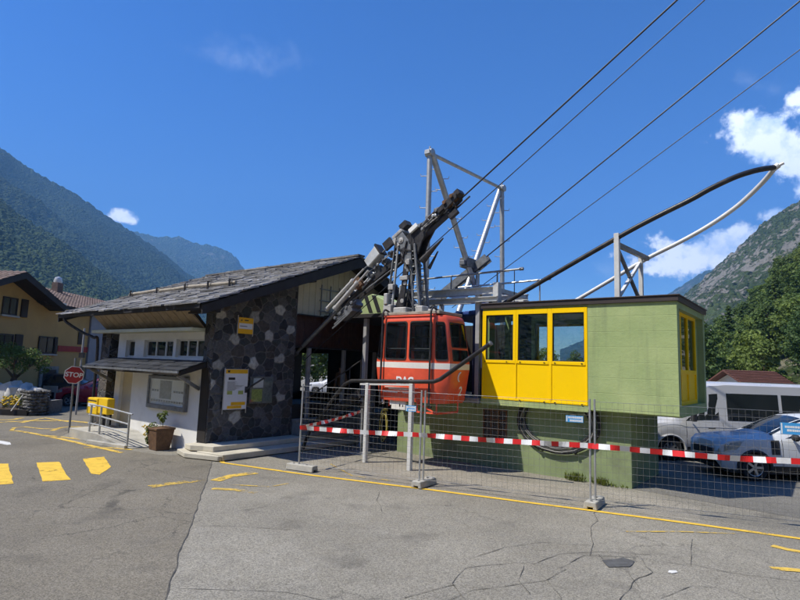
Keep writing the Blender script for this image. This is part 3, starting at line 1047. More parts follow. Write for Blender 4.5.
d1 = np.take_along_axis(D, od[..., 1:2], 2)[..., 0]
own = od[..., 0]
edge = np.clip(((d1 - d0) - 0.035) / 0.10, 0, 1)
edge = edge * edge * (3 - 2 * edge)
hgt = edge * (lift[own] + fn_ * 0.010) + (1 - edge) * fn_ * 0.003
colr = tone[own] * np.clip(1 + 0.35 * fn_, 0.55, 1.5)[..., None]
mort = np.array((0.165, 0.160, 0.150)) * np.clip(1 + 0.3 * fn_, 0.6, 1.4)[..., None]
k_ = np.clip(edge * 3.0, 0, 1)[..., None]
colr = colr * k_ + mort * (1 - k_)
mb = MB()
mb.v = [Vector((SX - 0.045 + hgt[a, b], Yg[a, b], Zg[a, b])) for a in range(NY) for b in range(NZ)]
mb.f = [[a * NZ + b, (a + 1) * NZ + b, (a + 1) * NZ + b + 1, a * NZ + b + 1] for a in range(NY - 1) for b in range(NZ - 1)]
mb.mi = [0] * len(mb.f)
m, t, out = new_mat('stone_face')
at = t.n('ShaderNodeAttribute', attribute_name='stone')
oc = t.n('ShaderNodeTexCoord').outputs['Object']
g_ = t.noise(oc, 55, 5, 0.7)
cc_ = t.mix(1.0, at.outputs['Color'], t.n('ShaderNodeCombineColor', {k: t.maprange(g_, 0.25, 0.75, 0.6, 1.4) for k in (0, 1, 2)}).outputs[0], 'MULTIPLY')
bn = t.n('ShaderNodeBump', {'Height': g_, 'Strength': 0.5, 'Distance': 0.01})
p = t.n('ShaderNodeBsdfPrincipled', {'Base Color': cc_, 'Roughness': 0.88, 'Normal': bn.outputs[0], 'Specular IOR Level': 0.25})
t.t.links.new(p.outputs[0], out.inputs[0])
sf = mb.build('stone_face', m, stone, recalc=False)
ca = sf.data.color_attributes.new('stone', 'FLOAT_COLOR', 'POINT')
ca.data.foreach_set('color', np.concatenate([colr.reshape(-1, 3), np.ones((NY * NZ, 1))], 1).astype(np.float32).ravel())
sf.data.shade_smooth()
mb = MB()
mb.box(SX - 0.06, SX - 0.015, WY - 0.004, WY + 0.02, 0, roof_z(WY) - 0.30)
mb.box(SX - 0.06, SX - 0.015, -1.235, -1.215, 0, roof_z(-1.22) - 0.30)
mb.each('quoin', M['stone_wall'], stone)
# left pier of the same stone
mb = MB()
mb.box(-17.6, -16.95, WY - 0.1, WY + 0.5, 0, 3.5)
mb.build('stone_pier', M['stone_wall'], house)

# white front
mb = MB()
x0, x1 = -16.55, -11.38


def wall_with_holes(mb, xa, xb, za, zb, y0, y1, holes):
    """Wall in an X-Z plane with rectangular openings, thickness y0..y1."""
    xs = sorted({xa, xb, *[h[0] for h in holes], *[h[1] for h in holes]})
    zs = sorted({za, zb, *[h[2] for h in holes], *[h[3] for h in holes]})
    for i in range(len(xs) - 1):
        # merge vertical runs so that the wall has few seams
        run = None
        for j in range(len(zs) - 1):
            cx, cz = (xs[i] + xs[i + 1]) / 2, (zs[j] + zs[j + 1]) / 2
            solid = not any(h[0] < cx < h[1] and h[2] < cz < h[3] for h in holes)
            if solid:
                run = (run[0], zs[j + 1]) if run else (zs[j], zs[j + 1])
            if (not solid or j == len(zs) - 2) and run:
                mb.box(xs[i], xs[i + 1], y0, y1, run[0], run[1])
                run = None


wins = [(-16.02, -15.40, 2.58, 3.14), (-14.78, -13.02, 2.60, 3.14), (-12.86, -11.38, 2.62, 3.16)]
doorhole = (-16.18, -15.36, 0.25, 2.10)
wall_with_holes(mb, x0, x1, 0.0, 3.36, WY, WY + 0.22, wins + [doorhole])
mb.box(x0, x0 + 0.2, WY + 0.22, 2.5, 0, 3.36)
mb.build('front_wall', M['white_plaster'], house)
for i, (a, b, c, d) in enumerate(wins):
    fr = MB()
    y = WY + 0.13
    for bx in ((a, a + 0.05, c, d), (b - 0.05, b, c, d), (a + 0.05, b - 0.05, c, c + 0.05), (a + 0.05, b - 0.05, d - 0.05, d)):
        fr.box(bx[0], bx[1], y - 0.03, y + 0.04, bx[2], bx[3])
    n = 1 if i == 0 else 3
    for k in range(1, n):
        xx = lerp(a, b, k / n)
        fr.box(xx - 0.035, xx + 0.035, y - 0.028, y + 0.04, c + 0.05, d - 0.05)
    w_ = fr.build('window', M['white_steel'], house)
    g = MB()
    g.box(a + 0.05, b - 0.05, y + 0.005, y + 0.015, c + 0.05, d - 0.05)
    g.build('pane', M['glass_dark'], w_)
mb = MB()
mb.box(doorhole[0], doorhole[1], WY + 0.10, WY + 0.15, 0.25, 2.10)
dr = mb.build('door', M['cream_wall'], house)
mb = MB()
mb.tube((-15.48, WY + 0.10, 1.15), (-15.48, WY + 0.03, 1.15), 0.012, 6)
mb.tube((-15.48, WY + 0.035, 1.15), (-15.60, WY + 0.035, 1.15), 0.012, 6)
mb.build('handle', M['galv'], dr)
mb = MB()
mb.box(-15.46, -15.40, WY + 0.085, WY + 0.099, 1.62, 1.70)
mb.box(-15.46, -15.40, WY + 0.085, WY + 0.099, 1.50, 1.56)
mb.each('door_bell', M['plastic'], house)
# dark door beside the rubble wall
mb = MB()
mb.box(SX - 0.45, SX - 0.05, WY - 0.02, WY, 0.35, 2.35)
mb.build('side_door', M['dark_wood'], house)
# dark boarded back and inside of the front rooms
mb = MB()
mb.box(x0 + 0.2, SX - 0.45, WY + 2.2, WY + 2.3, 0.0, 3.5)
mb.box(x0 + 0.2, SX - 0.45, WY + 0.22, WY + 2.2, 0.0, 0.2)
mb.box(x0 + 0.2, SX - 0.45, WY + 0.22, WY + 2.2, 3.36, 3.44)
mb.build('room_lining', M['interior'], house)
mb = MB()
mb.box(-18.3, x0, WY + 0.4, WY + 0.55, 0.0, 3.9)
mb.box(-18.3, -18.1, WY + 0.55, 5.5, 0.0, 3.9)
mb.build('boarded_end', M['dark_wood'], house)
# fascia slab over the upper windows
mb = MB()
mb.box(-17.75, -11.38, WY - 0.42, WY - 0.002, 3.37, 3.47)
mb.box(-17.75, -11.38, WY - 0.002, WY + 0.22, 3.362, 3.47)
mb.build('fascia', M['pale_fascia'], house, bevel=0.01)
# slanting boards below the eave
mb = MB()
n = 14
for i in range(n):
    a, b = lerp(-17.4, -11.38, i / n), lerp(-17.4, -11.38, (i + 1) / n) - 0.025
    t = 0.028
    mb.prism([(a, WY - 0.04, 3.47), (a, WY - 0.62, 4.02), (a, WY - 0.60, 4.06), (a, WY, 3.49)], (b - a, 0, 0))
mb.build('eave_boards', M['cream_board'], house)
mb = MB()
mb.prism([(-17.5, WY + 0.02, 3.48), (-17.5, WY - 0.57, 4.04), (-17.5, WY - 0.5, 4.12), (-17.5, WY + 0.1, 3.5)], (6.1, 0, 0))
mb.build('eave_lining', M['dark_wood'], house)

# canopy: small lean-to roof
mb = MB()
cy0, cz0, cy1, cz1 = WY - 0.004, 2.52, WY - 0.78, 2.24
mb.prism([(-17.0, cy0, cz0), (-17.0, cy1, cz1), (-17.0, cy1, cz1 - 0.11), (-17.0, cy0, cz0 - 0.16)], (5.85, 0, 0))
cnp = mb.build('canopy', M['dark_wood'], house)
rs = random.Random(11)
mb = MB()
for r in range(3):
    ya, yb = lerp(cy1 - 0.05, cy0, r / 3), lerp(cy1 - 0.05, cy0, (r + 1) / 3 + 0.05)
    ya, yb = ya, min(yb, cy0)
    x = -17.05 + rs.uniform(-0.2, 0)
    while x < -11.15:
        wd = rs.uniform(0.32, 0.55)
        za = lerp(cz1, cz0, (ya - cy1) / (cy0 - cy1)) + 0.012 + rs.uniform(0, 0.012)
        zb = lerp(cz1, cz0, (yb - cy1) / (cy0 - cy1)) + 0.010
        e = rs.uniform(-0.03, 0.03)
        mb.prism([(max(x, -17.05), ya + e, za + 0.016), (max(x, -17.05), yb, zb + 0.002), (max(x, -17.05), yb, zb + 0.022), (max(x, -17.05), ya + e, za + 0.04)], (min(wd - 0.008, -11.12 - max(x, -17.05)), 0, 0))
        x += wd
mb.build('slates', M['dark_slate'], cnp)
mb = MB()
mb.box(-17.06, -11.12, cy1 - 0.10, cy1 - 0.06, cz1 - 0.05, cz1 + 0.01)
for x in (-16.8, -11.44):
    mb.bar((x, cy1 + 0.08, cz1 - 0.10), (x, WY + 0.0, 1.75), 0.07, 0.09)
mb.build('gutter', M['steel_grey'], cnp)

# display cabinet on the white wall
mb = MB()
a, b, c, d = -14.12, -11.95, 1.07, 2.05
for bx in ((a, a + 0.09, c, d), (b - 0.09, b, c, d), (a + 0.09, b - 0.09, c, c + 0.12), (a + 0.09, b - 0.09, d - 0.10, d)):
    mb.box(bx[0], bx[1], WY - 0.12, WY - 0.001, bx[2], bx[3])
cab = single('display_cabinet', mb, M['steel_grey'], 'wide glazed display cabinet with notices on the white station wall', 'display case', (-13, WY, 1.07), bevel=0.006)
mb = MB(); mb.box(a + 0.09, b - 0.09, WY - 0.035, WY - 0.025, c + 0.12, d - 0.10); mb.build('back_board', M['paper'], cab)
mb = MB(); mb.box(a + 0.62, a + 1.28, WY - 0.045, WY - 0.036, c + 0.30, d - 0.14); mb.build('poster', M['paper_grey'], cab)
mb = MB()
rs = random.Random(5)
for i in range(13):
    mb.box(a + 0.14 + i * 0.145, a + 0.25 + i * 0.145, WY - 0.042, WY - 0.036, c + 0.20, c + 0.26)
for i in range(3):
    mb.box(a + 0.16 + i * 0.14, a + 0.26 + i * 0.14, WY - 0.042, WY - 0.036, c + 0.50, c + 0.56)
for i in range(4):
    mb.box(a + 1.40 + i * 0.14, a + 1.51 + i * 0.14, WY - 0.042, WY - 0.036, c + 0.50, c + 0.56)
mb.each('photo', M['paper_grey'], cab)
mb = MB(); mb.box(a + 0.09, b - 0.09, WY - 0.10, WY - 0.094, c + 0.12, d - 0.10); mb.build('pane', M['glass_clear'], cab)

# main roof
roof = MB()
th = 0.12
for sgn in (1, -1):
    ye = RDG_Y - sgn * (RDG_Y - EAV_Y)
    ze = EAV_Z
    roof.prism([(RX0 + 0.05, ye, ze), (RX0 + 0.05, RDG_Y, RDG_Z), (RX0 + 0.05, RDG_Y, RDG_Z - th), (RX0 + 0.05, ye, ze - th)], (RX1 - RX0 - 0.1, 0, 0))
rf = roof.build('roof', M['dark_wood'], house)
rs = random.Random(21)
sl = MB()
L = math.hypot(RDG_Y - EAV_Y, RDG_Z - EAV_Z)
cs, sn = (RDG_Y - EAV_Y) / L, (RDG_Z - EAV_Z) / L
NC = 19
for side in (1, -1):
    for r in range(NC if side == 1 else 9):
        nr = NC if side == 1 else 9
        s0 = lerp(-0.10, L, r / nr) + rs.uniform(-0.02, 0.02)
        s1 = min(L + 0.02, lerp(-0.10, L, (r + 1) / nr) + 0.22)
        x = RX0 - rs.uniform(0.0, 0.4)
        while x < RX1 + 0.02:
            wd = rs.uniform(0.30, 0.78)
            xa, xb = max(x, RX0 - 0.02), min(x + wd - rs.uniform(0.006, 0.03), RX1 + 0.04)
            if xb - xa > 0.08:
                t_ = rs.uniform(0.022, 0.05)
                e0, e1 = rs.uniform(-0.06, 0.06), rs.uniform(-0.06, 0.06)
                lift = rs.uniform(0.035, 0.065)

                def P(x_, s_, h_):
                    y = EAV_Y + s_ * cs - h_ * sn
                    z = EAV_Z + s_ * sn + h_ * cs
                    if side == -1:
                        y = 2 * RDG_Y - y
                    return (x_, y, z)
                v = [P(xa, s0 + e0, lift), P(xb, s0 + e1, lift + rs.uniform(-0.012, 0.012)), P(xb, s1, 0.012), P(xa, s1, 0.012),
                     P(xa + rs.uniform(0, 0.02), s0 + e0 + 0.012, lift + t_), P(xb - rs.uniform(0, 0.02), s0 + e1 + 0.012, lift + t_), P(xb, s1, 0.012 + t_ * 0.7), P(xa, s1, 0.012 + t_ * 0.7)]
                sl.add(v, [(3, 2, 1, 0), (4, 5, 6, 7), (0, 1, 5, 4), (1, 2, 6, 5), (2, 3, 7, 6), (3, 0, 4, 7)])
            x += wd
# ridge course
x = RX0
while x < RX1:
    wd = rs.uniform(0.5, 0.9)
    sl.box(x, min(x + wd - 0.01, RX1 + 0.03), RDG_Y - 0.17, RDG_Y + 0.17, RDG_Z + 0.035, RDG_Z + 0.085 + rs.uniform(0, 0.02))
    x += wd
sl.build('slates', M['slate'], rf)
mb = MB()
for sgn in (1, -1):
    ye = RDG_Y - sgn * (RDG_Y - EAV_Y)
    for xx in (RX1 - 0.05, RX0):
        mb.prism([(xx, ye, EAV_Z - 0.02), (xx, RDG_Y, RDG_Z - 0.02), (xx, RDG_Y, RDG_Z - 0.36), (xx, ye, EAV_Z - 0.26)], (0.05, 0, 0))
mb.build('bargeboard', M['barge'], rf)
mb = MB()
for y in (-4.6, -3.0, -1.2, 0.85, 2.9, 5.0):
    mb.bar((RX1 - 0.06, y, roof_z(y) - 0.26), (SX - 0.6, y, roof_z(y) - 0.26), 0.16, 0.2)
mb.each('purlin', M['dark_wood'], rf)
# soffit under the gable overhang
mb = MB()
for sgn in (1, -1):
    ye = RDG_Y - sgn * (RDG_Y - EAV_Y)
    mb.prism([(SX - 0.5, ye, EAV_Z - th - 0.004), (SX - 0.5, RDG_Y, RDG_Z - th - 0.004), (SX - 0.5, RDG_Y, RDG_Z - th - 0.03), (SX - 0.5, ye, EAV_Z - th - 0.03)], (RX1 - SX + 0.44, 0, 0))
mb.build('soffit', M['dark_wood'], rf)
# snow guard poles
lg = MB()
yl = -2.86
zl = roof_z(yl) + 0.17
for a, b in ((-18.9, -16.6), (-16.65, -14.6), (-14.7, -12.0)):
    k = rs.uniform(-0.03, 0.03)
    lg.path([(a, yl, zl + k), ((a + b) / 2, yl + 0.03, zl), (b, yl, zl - k)], 0.062, 10, 0.05)
lgo = lg.build('snow_guard', M['log'], rf)
lg = MB()
for x in (-18.7, -16.7, -14.8, -13.4, -12.2):
    lg.box(x - 0.03, x + 0.03, yl - 0.12, yl - 0.08, zl - 0.18, zl + 0.10)
    lg.box(x - 0.03, x + 0.03, yl - 0.12, yl + 0.10, zl + 0.085, zl + 0.10)
lg.build('bracket', M['steel_dark'], lgo)
# eave gutter and the downpipe
mb = MB()
mb.path(smooth_path([(-18.95, EAV_Y + 0.02, EAV_Z - 0.06), (-18.9, EAV_Y + 0.05, EAV_Z - 0.25), (-18.4, EAV_Y + 0.45, EAV_Z - 0.62), (-17.75, WY - 0.35, 3.22), (-17.68, WY - 0.2, 2.95), (-17.68, WY - 0.18, 0.3)], 6), 0.05, 8)
mb.build('downpipe', M['steel_dark'], house, smooth=True)
mb = MB()
mb.box(RX0 + 0.05, RX1 - 0.1, EAV_Y - 0.03, EAV_Y + 0.02, EAV_Z - 0.10, EAV_Z + 0.02)
mb.build('eave_board', M['barge'], rf)

# gable: cream boards, brown band, hall with posts
mb = MB()
y = -1.215
while y < 5.6:
    yb = min(y + 0.27, 5.6)
    za, zb = roof_z(y) - 0.16, roof_z(yb - 0.015) - 0.16
    ridge_in = y < RDG_Y < yb
    pts = [(SX - 0.10, y, 4.16), (SX - 0.10, yb - 0.015, 4.16), (SX - 0.10, yb - 0.015, zb)] + ([(SX - 0.10, RDG_Y, RDG_Z - 0.16)] if ridge_in else []) + [(SX - 0.10, y, za)]
    mb.prism(pts, (0.03, 0, 0))
    y = yb
mb.build('gable_boards', M['cream_wall'], house)
mb = MB()
mb.prism([(SX - 0.16, -1.2, 4.0), (SX - 0.16, 5.6, 4.0), (SX - 0.16, 5.6, roof_z(5.6) - 0.2), (SX - 0.16, RDG_Y, RDG_Z - 0.2), (SX - 0.16, -1.2, roof_z(-1.2) - 0.2)], (0.05, 0, 0))
mb.build('gable_lining', M['dark_wood'], house)
mb = MB()       # trellis in front of the boards
for y in (-0.15, 0.28, 0.72):
    mb.box(SX - 0.06, SX - 0.035, y - 0.018, y + 0.018, 4.2, 5.25)
for z in (4.35, 4.7, 5.1):
    mb.box(SX - 0.035, SX - 0.012, -0.25, 0.85, z - 0.018, z + 0.018)
mb.build('trellis', M['steel_grey'], house)
mb = MB()
y = -1.215
rs = random.Random(8)
while y < 5.6:
    yb = min(y + 0.125, 5.6)
    mb.box(SX - 0.10, SX - 0.06 + rs.uniform(0, 0.012), y, yb - 0.008, 3.12 + rs.uniform(0, 0.01), 4.12)
    y = yb
mb.build('brown_boards', M['brown_wood'], house)
mb = MB()
mb.box(SX - 0.2, SX + 0.10, -1.215, 5.6, 4.122, 4.158)
mb.box(SX - 0.13, SX - 0.02, -1.215, 5.6, 3.07, 3.115)
mb.build('beam', M['steel_dark'], house)
for y in (-0.58, 1.08, 2.75):
    mb = MB()
    mb.box(SX - 0.12, SX - 0.0, y - 0.06, y + 0.06, 0.8, 3.068)
    mb.build('post', M['post_grey'], house, bevel=0.008)
mb = MB()
mb.box(-18.1, SX - 0.05, WY + 2.3, 5.6, 0.0, 0.8)
mb.build('hall_floor', M['grey_concrete'], house)
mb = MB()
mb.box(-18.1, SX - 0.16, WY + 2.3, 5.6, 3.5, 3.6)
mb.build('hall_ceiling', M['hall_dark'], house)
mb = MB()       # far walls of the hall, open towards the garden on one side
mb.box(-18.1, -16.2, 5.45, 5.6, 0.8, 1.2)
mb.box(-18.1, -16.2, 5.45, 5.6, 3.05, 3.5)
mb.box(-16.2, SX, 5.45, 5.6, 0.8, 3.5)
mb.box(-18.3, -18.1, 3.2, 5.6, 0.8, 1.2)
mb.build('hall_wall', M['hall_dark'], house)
mb = MB()
mb.box(SX - 0.10, SX - 0.06, -1.2, 0.9, 0.80, 1.25)
mb.build('low_panel', M['dark_wood'], house)
# annex roof towards the cabin, its back wall and its column
mb = MB()
mb.box(SX + 0.11, -7.5, -0.15, 3.4, 4.06, 4.19)
mb.build('annex_roof', M['barge'], house, bevel=0.01)
mb = MB()
x = SX
while x < -4.95:
    mb.box(x, x + 0.19, 3.3, 3.34, 0, 4.05)
    x += 0.2
mb.build('annex_wall', M['dark_wood'], house)
mb = MB()
mb.box(-9.12, -8.98, 0.0, 0.14, 0.0, 4.06)
mb.build('column', M['post_grey'], house, bevel=0.01)
# steps and terrace
mb = MB()
stp = [FG(203, 446, .3), FG(218, 452, .3), FG(297, 440, .3)]
mb.prism([(-10.75, -4.55, 0.02), (-9.78, -4.42, 0.02), (-9.72, 0.9, 0.02), (SX, 0.9, 0.02), (SX, -4.5, 0.02)], (0, 0, 0.15))
mb.prism([(-11.55, -4.66, 0.02), (-10.85, -4.86, 0.02), (-9.84, -4.52, 0.02), (-9.80, -4.43, 0.02), (-10.74, -4.56, 0.02), (SX - 0.5, -4.21, 0.02), (-11.52, -4.21, 0.02)], (0, 0, 0.12))
mb.prism([(-11.48, -4.48, 0.14), (SX - 0.02, -4.66, 0.172), (-10.62, -4.46, 0.172), (-10.30, -4.36, 0.172), (-10.30, 0.8, 0.172), (SX, 0.8, 0.172), (SX, -4.21, 0.172), (-11.48, -4.21, 0.14)], (0, 0, 0.14))
mb.build('terrace', M['terrace'], house, bevel=0.012)
mb = MB()
for i in range(4):
    mb.box(SX, SX + 0.66 - i * 0.15, -1.2, 0.8, 0.312 + i * 0.125, 0.312 + (i + 1) * 0.125)
mb.build('steps', M['grey_concrete'], house, bevel=0.01)

# things on the stone wall
def board(name, label, cat, y0, y1, z0, z1, build):
    root = thing(name, label, cat, (SX, (y0 + y1) / 2, z0))
    build(root, SX + 0.02, y0, y1, z0, z1)
    return root


def stop_sign_bus(r, x, y0, y1, z0, z1):
    mb = MB(); mb.box(x, x + 0.03, y0, y1, z0, z1); mb.build('panel', M['sign_yellow'], r)
    h = z1 - z0
    mb = MB(); mb.box(x + 0.03, x + 0.034, y0 + 0.02, y1 - 0.02, z0 + h * 0.30, z1 - h * 0.36); mb.build('name_plate', M['paper'], r)
    mb = MB()
    mb.box(x + 0.034, x + 0.037, y0 + 0.05, y0 + 0.30, z0 + h * 0.44, z0 + h * 0.48)
    mb.each('text_line', M['letter_black'], r)
    mb = MB()
    mb.add([(x + 0.031, y0 + 0.05, z1 - h * 0.22), (x + 0.031, y0 + 0.13, z1 - h * 0.22), (x + 0.034, y0 + 0.11, z1 - h * 0.10)], [(0, 1, 2)])
    mb.box(x + 0.031, x + 0.034, y0 + 0.20, y0 + 0.34, z1 - h * 0.2, z1 - h * 0.13)
    mb.build('emblem', M['letter_black'], r)
    mb = MB()
    for y in (y0 - 0.015, y1 + 0.015):
        mb.tube((x + 0.015, y, z0 - 0.06), (x + 0.015, y, z1 + 0.06), 0.014, 6)
    mb.build('frame', M['galv'], r)


board('bus_stop_sign', 'yellow and white bus stop sign high on the dark stone wall', 'sign', -3.46, -2.95, 3.37, 3.84, stop_sign_bus)


def timetable(r, x, y0, y1, z0, z1):
    h = z1 - z0
    mb = MB(); mb.box(x, x + 0.035, y0, y1, z0, z1); mb.build('panel', M['paper'], r)
    mb = MB(); mb.box(x + 0.035, x + 0.039, y0 + 0.01, y1 - 0.01, z1 - h * 0.11, z1 - 0.01); mb.build('header', M['sign_yellow'], r)
    mb = MB(); mb.box(x + 0.035, x + 0.039, y0 + 0.11, y0 + 0.33, z1 - h * 0.27, z1 - h * 0.21)
    mb.box(x + 0.039, x + 0.042, y0 + 0.07, y0 + 0.14, z1 - h * 0.085, z1 - h * 0.035); mb.build('route_plate', M['letter_black'], r)
    mb = MB()
    for yy in (0.09, 0.46):
        mb.box(x + 0.035, x + 0.039, y0 + yy, y0 + yy + 0.17, z0 + h * 0.37, z0 + h * 0.46)
    mb.each('timetable_block', M['paper_green'], r)
    mb = MB()
    mb.box(x + 0.035, x + 0.039, y0 + 0.24, y1 - 0.04, z0 + h * 0.10, z0 + h * 0.18)
    mb.box(x + 0.035, x + 0.039, y0 + 0.12, y1 - 0.16, z0 + h * 0.02, z0 + h * 0.09)
    mb.each('map_block', M['sign_yellow'], r)
    mb = MB()
    rs = random.Random(4)
    for i in range(14):
        zz = z1 - h * (0.32 + 0.016 * i)
        mb.box(x + 0.035, x + 0.038, y0 + 0.08, y0 + rs.uniform(0.3, 0.66), zz, zz + 0.007)
    mb.each('text_line', M['paper_grey'], r)
    mb = MB()
    for y in (y0 - 0.012, y1 + 0.012):
        mb.tube((x + 0.015, y, z0 - 0.12), (x + 0.015, y, z1 + 0.02), 0.013, 6)
    mb.build('frame', M['galv'], r)


board('timetable_board', 'tall white timetable board with yellow header on the stone wall', 'notice board', -3.78, -3.02, 1.20, 2.34, timetable)


def notice(r, x, y0, y1, z0, z1):
    mb = MB(); mb.box(x, x + 0.05, y0, y1, z0, z1); mb.build('case', M['steel_grey'], r)
    mb = MB(); mb.box(x + 0.05, x + 0.053, y0 + 0.06, y0 + 0.44, z0 + 0.06, z0 + 0.42); mb.build('poster', M['paper_green'], r)
    mb = MB(); mb.box(x + 0.05, x + 0.053, y0 + 0.10, y0 + 0.46, z0 + 0.46, z1 - 0.05); mb.build('sheet', M['paper'], r)
    mb = MB(); mb.box(x + 0.05, x + 0.053, y0 + 0.50, y1 - 0.04, z0 + 0.05, z1 - 0.05); mb.build('back_board', M['paper_grey'], r)
    mb = MB(); mb.box(x + 0.062, x + 0.066, y0, y1, z0, z1); mb.build('pane', M['glass_clear'], r)


board('notice_case', 'shallow notice case with green poster beside the timetable board', 'notice case', -2.92, -2.10, 1.34, 2.13, notice)
mb = MB()
mb.bar((SX + 0.03, -3.05, 1.75), (SX + 0.30, -2.62, 2.10), 0.05, 0.05)
mb.box(SX, SX + 0.06, -3.10, -3.0, 1.66, 1.84)
single('wall_bracket', mb, M['steel_dark'], 'dark slanting steel bracket between timetable board and notice case', 'bracket', (SX, -3.05, 1.7))

# ================================================================== ramp, railing, planter
mb = MB()
mb.prism([(-16.5, -5.50, 0.0), (-14.68, -5.46, 0.0), (-14.68, -4.215, 0.0), (-16.5, -4.215, 0.0)], (0, 0, 0.29))
mb.add([(-14.68, -5.46, 0.0), (-13.2, -5.20, 0.0), (-13.0, -4.215, 0.0), (-14.68, -4.215, 0.0), (-14.68, -5.46, 0.29), (-13.2, -5.20, 0.02), (-13.0, -4.215, 0.02), (-14.68, -4.215, 0.29)],
       [(3, 2, 1, 0), (4, 5, 6, 7), (0, 1, 5, 4), (1, 2, 6, 5), (2, 3, 7, 6), (3, 0, 4, 7)])
mb.prism([(-14.9, -5.62, 0.0), (-14.5, -5.57, 0.0), (-13.15, -5.32, 0.0), (-13.2, -5.205, 0.0), (-14.68, -5.465, 0.0), (-14.9, -5.51, 0.0)], (0, 0, 0.10))
single('access_ramp', mb, M['concrete'], 'low concrete ramp rising to the white station door', 'ramp', (-15, -5, 0), bevel=0.012)
rail = thing('ramp_railing', 'silver three rail handrail along the concrete ramp', 'railing', (-14.6, -5.5, 0))
p0, p1, p2 = Vector((-15.25, -5.42, 0.29)), Vector((-14.62, -5.40, 0.27)), Vector((-13.35, -5.16, 0.04))
for p, h in ((p0, 0.78), (p1, 0.80), (p2, 0.92)):
    mb = MB(); mb.bar(p - Vector((0, 0, 0.02)), p + Vector((0, 0, h)), 0.045, 0.045, up=(0, 1, 0)); mb.build('post', M['galv'], rail)
    
for k in (0.0, 0.30, 0.56):
    a, b, c = p0 + Vector((-0.12, 0, 0.80 - k)), p1 + Vector((0, 0, 0.82 - k)), p2 + Vector((0, 0, 0.92 - k))
    c = c + (c - b).normalized() * (0.12 if k == 0 else 0)
    mb = MB(); mb.path([a, b, c], 0.024, 8); mb.build('rail', M['galv'], rail, smooth=True)

pot = thing('planter', 'square brown tapered planter with trailing flowers by the white wall', 'planter', (-12.55, -4.6, 0))
mb = MB()
cx, cyy = -12.55, -4.62
for (h0, h1, z0, z1) in ((0.20, 0.27, 0.0, 0.56), (0.29, 0.29, 0.56, 0.62)):
    vs = [(cx + sx * (h0 if k == 0 else h1), cyy + sy * (h0 if k == 0 else h1), z0 if k == 0 else z1) for k in (0, 1) for sx, sy in ((-1, -1), (1, -1), (1, 1), (-1, 1))]
    mb.add(vs, [(3, 2, 1, 0), (4, 5, 6, 7), (0, 1, 5, 4), (1, 2, 6, 5), (2, 3, 7, 6), (3, 0, 4, 7)])
mb.build('pot', M['pot_brown'], pot, bevel=0.01)


def leaf_cloud(mb, c, rx, ry, rz, n, size, rs, shell=0.5, flat_up=0.0):
    """Many small leaf faces through an ellipsoid."""
    c = Vector(c)
    for _ in range(n):
        while True:
            d = Vector((rs.uniform(-1, 1), rs.uniform(-1, 1), rs.uniform(-1, 1)))
            if 0.05 < d.length <= 1:
                break
        d = d.normalized() * (shell + (1 - shell) * rs.random() ** 0.6)
        p = c + Vector((d.x * rx, d.y * ry, d.z * rz))
        nrm = (d + Vector((rs.uniform(-.55, .55), rs.uniform(-.55, .55), rs.uniform(-.1, 0.9)))).normalized()
        a = nrm.cross(Vector((rs.uniform(-1, 1), rs.uniform(-1, 1), rs.uniform(-1, 1))))
        if a.length < 1e-3:
            continue
        a.normalize()
        b = nrm.cross(a)
        s = size * rs.uniform(0.6, 1.3)
        base = len(mb.v)
        mb.v += [p - a * s, p - b * s * 0.55 + nrm * s * 0.1, p + a * s, p + b * s * 0.55 - nrm * s * 0.12]
        mb.f.append([base, base + 1, base + 2, base + 3])
        mb.mi.append(mb.m)


rs = random.Random(2)
mb = MB()
leaf_cloud(mb, (cx - 0.24, cyy - 0.12, 0.56), 0.16, 0.2, 0.20, 160, 0.045, rs)
leaf_cloud(mb, (cx - 0.30, cyy - 0.16, 0.32), 0.10, 0.14, 0.22, 110, 0.045, rs)
for (dx, h) in ((-0.1, 0.95), (0.16, 1.02), (0.05, 0.85)):
    mb.path([(cx + dx * 0.5, cyy, 0.6), (cx + dx, cyy, h)], 0.008, 4)
    leaf_cloud(mb, (cx + dx, cyy, h), 0.09, 0.09, 0.10, 40, 0.045, rs)
mb.build('foliage', M['leaf_plant'], pot, recalc=False)
mb = MB()
for _ in range(45):
    p = Vector((cx - 0.30 + rs.uniform(-.14, .1), cyy - 0.2 + rs.uniform(-.15, .1), 0.5 + rs.uniform(-.3, .2)))
    mb.blob(p, 0.022, 0.022, 0.018, 5)
mb.build('blossom', M['petal_yellow'], pot, recalc=False)

# yellow post box
mq = [FY(px, py, -4.78) for px, py in ((87.5, 397), (96, 415), (97.2, 397.5), (105, 415))]
mbx = thing('post_box', 'yellow post box on a stand behind the ramp railing', 'post box', (mq[1].x, -4.6, 0.29))
mb = MB(); mb.box(mq[0].x, mq[1].x, -4.78, -4.50, mq[1].z, mq[0].z); mb.build('mail_case', M['yellow_box'], mbx, bevel=0.03, seg=2)
mb = MB(); mb.box(mq[2].x, mq[3].x, -4.74, -4.50, mq[3].z, mq[2].z); mb.build('parcel_case', M['yellow_box'], mbx, bevel=0.02)
hh = mq[0].z - mq[1].z
mb = MB(); mb.box(mq[0].x + 0.08, mq[1].x - 0.10, -4.787, -4.7805, mq[1].z + hh * 0.45, mq[1].z + hh * 0.66); mb.each('white_label', M['paper'], mbx)
mb = MB(); mb.box(mq[0].x + 0.06, mq[1].x - 0.06, -4.788, -4.7805, mq[1].z + hh * 0.80, mq[1].z + hh * 0.86); mb.build('slot', M['plastic'], mbx)
mb = MB()
for x in (mq[0].x + 0.15, mq[3].x - 0.15):
    mb.box(x - 0.04, x + 0.04, -4.66, -4.58, 0.29, mq[1].z + 0.02)
mb.each('stand_leg', M['steel_grey'], mbx)

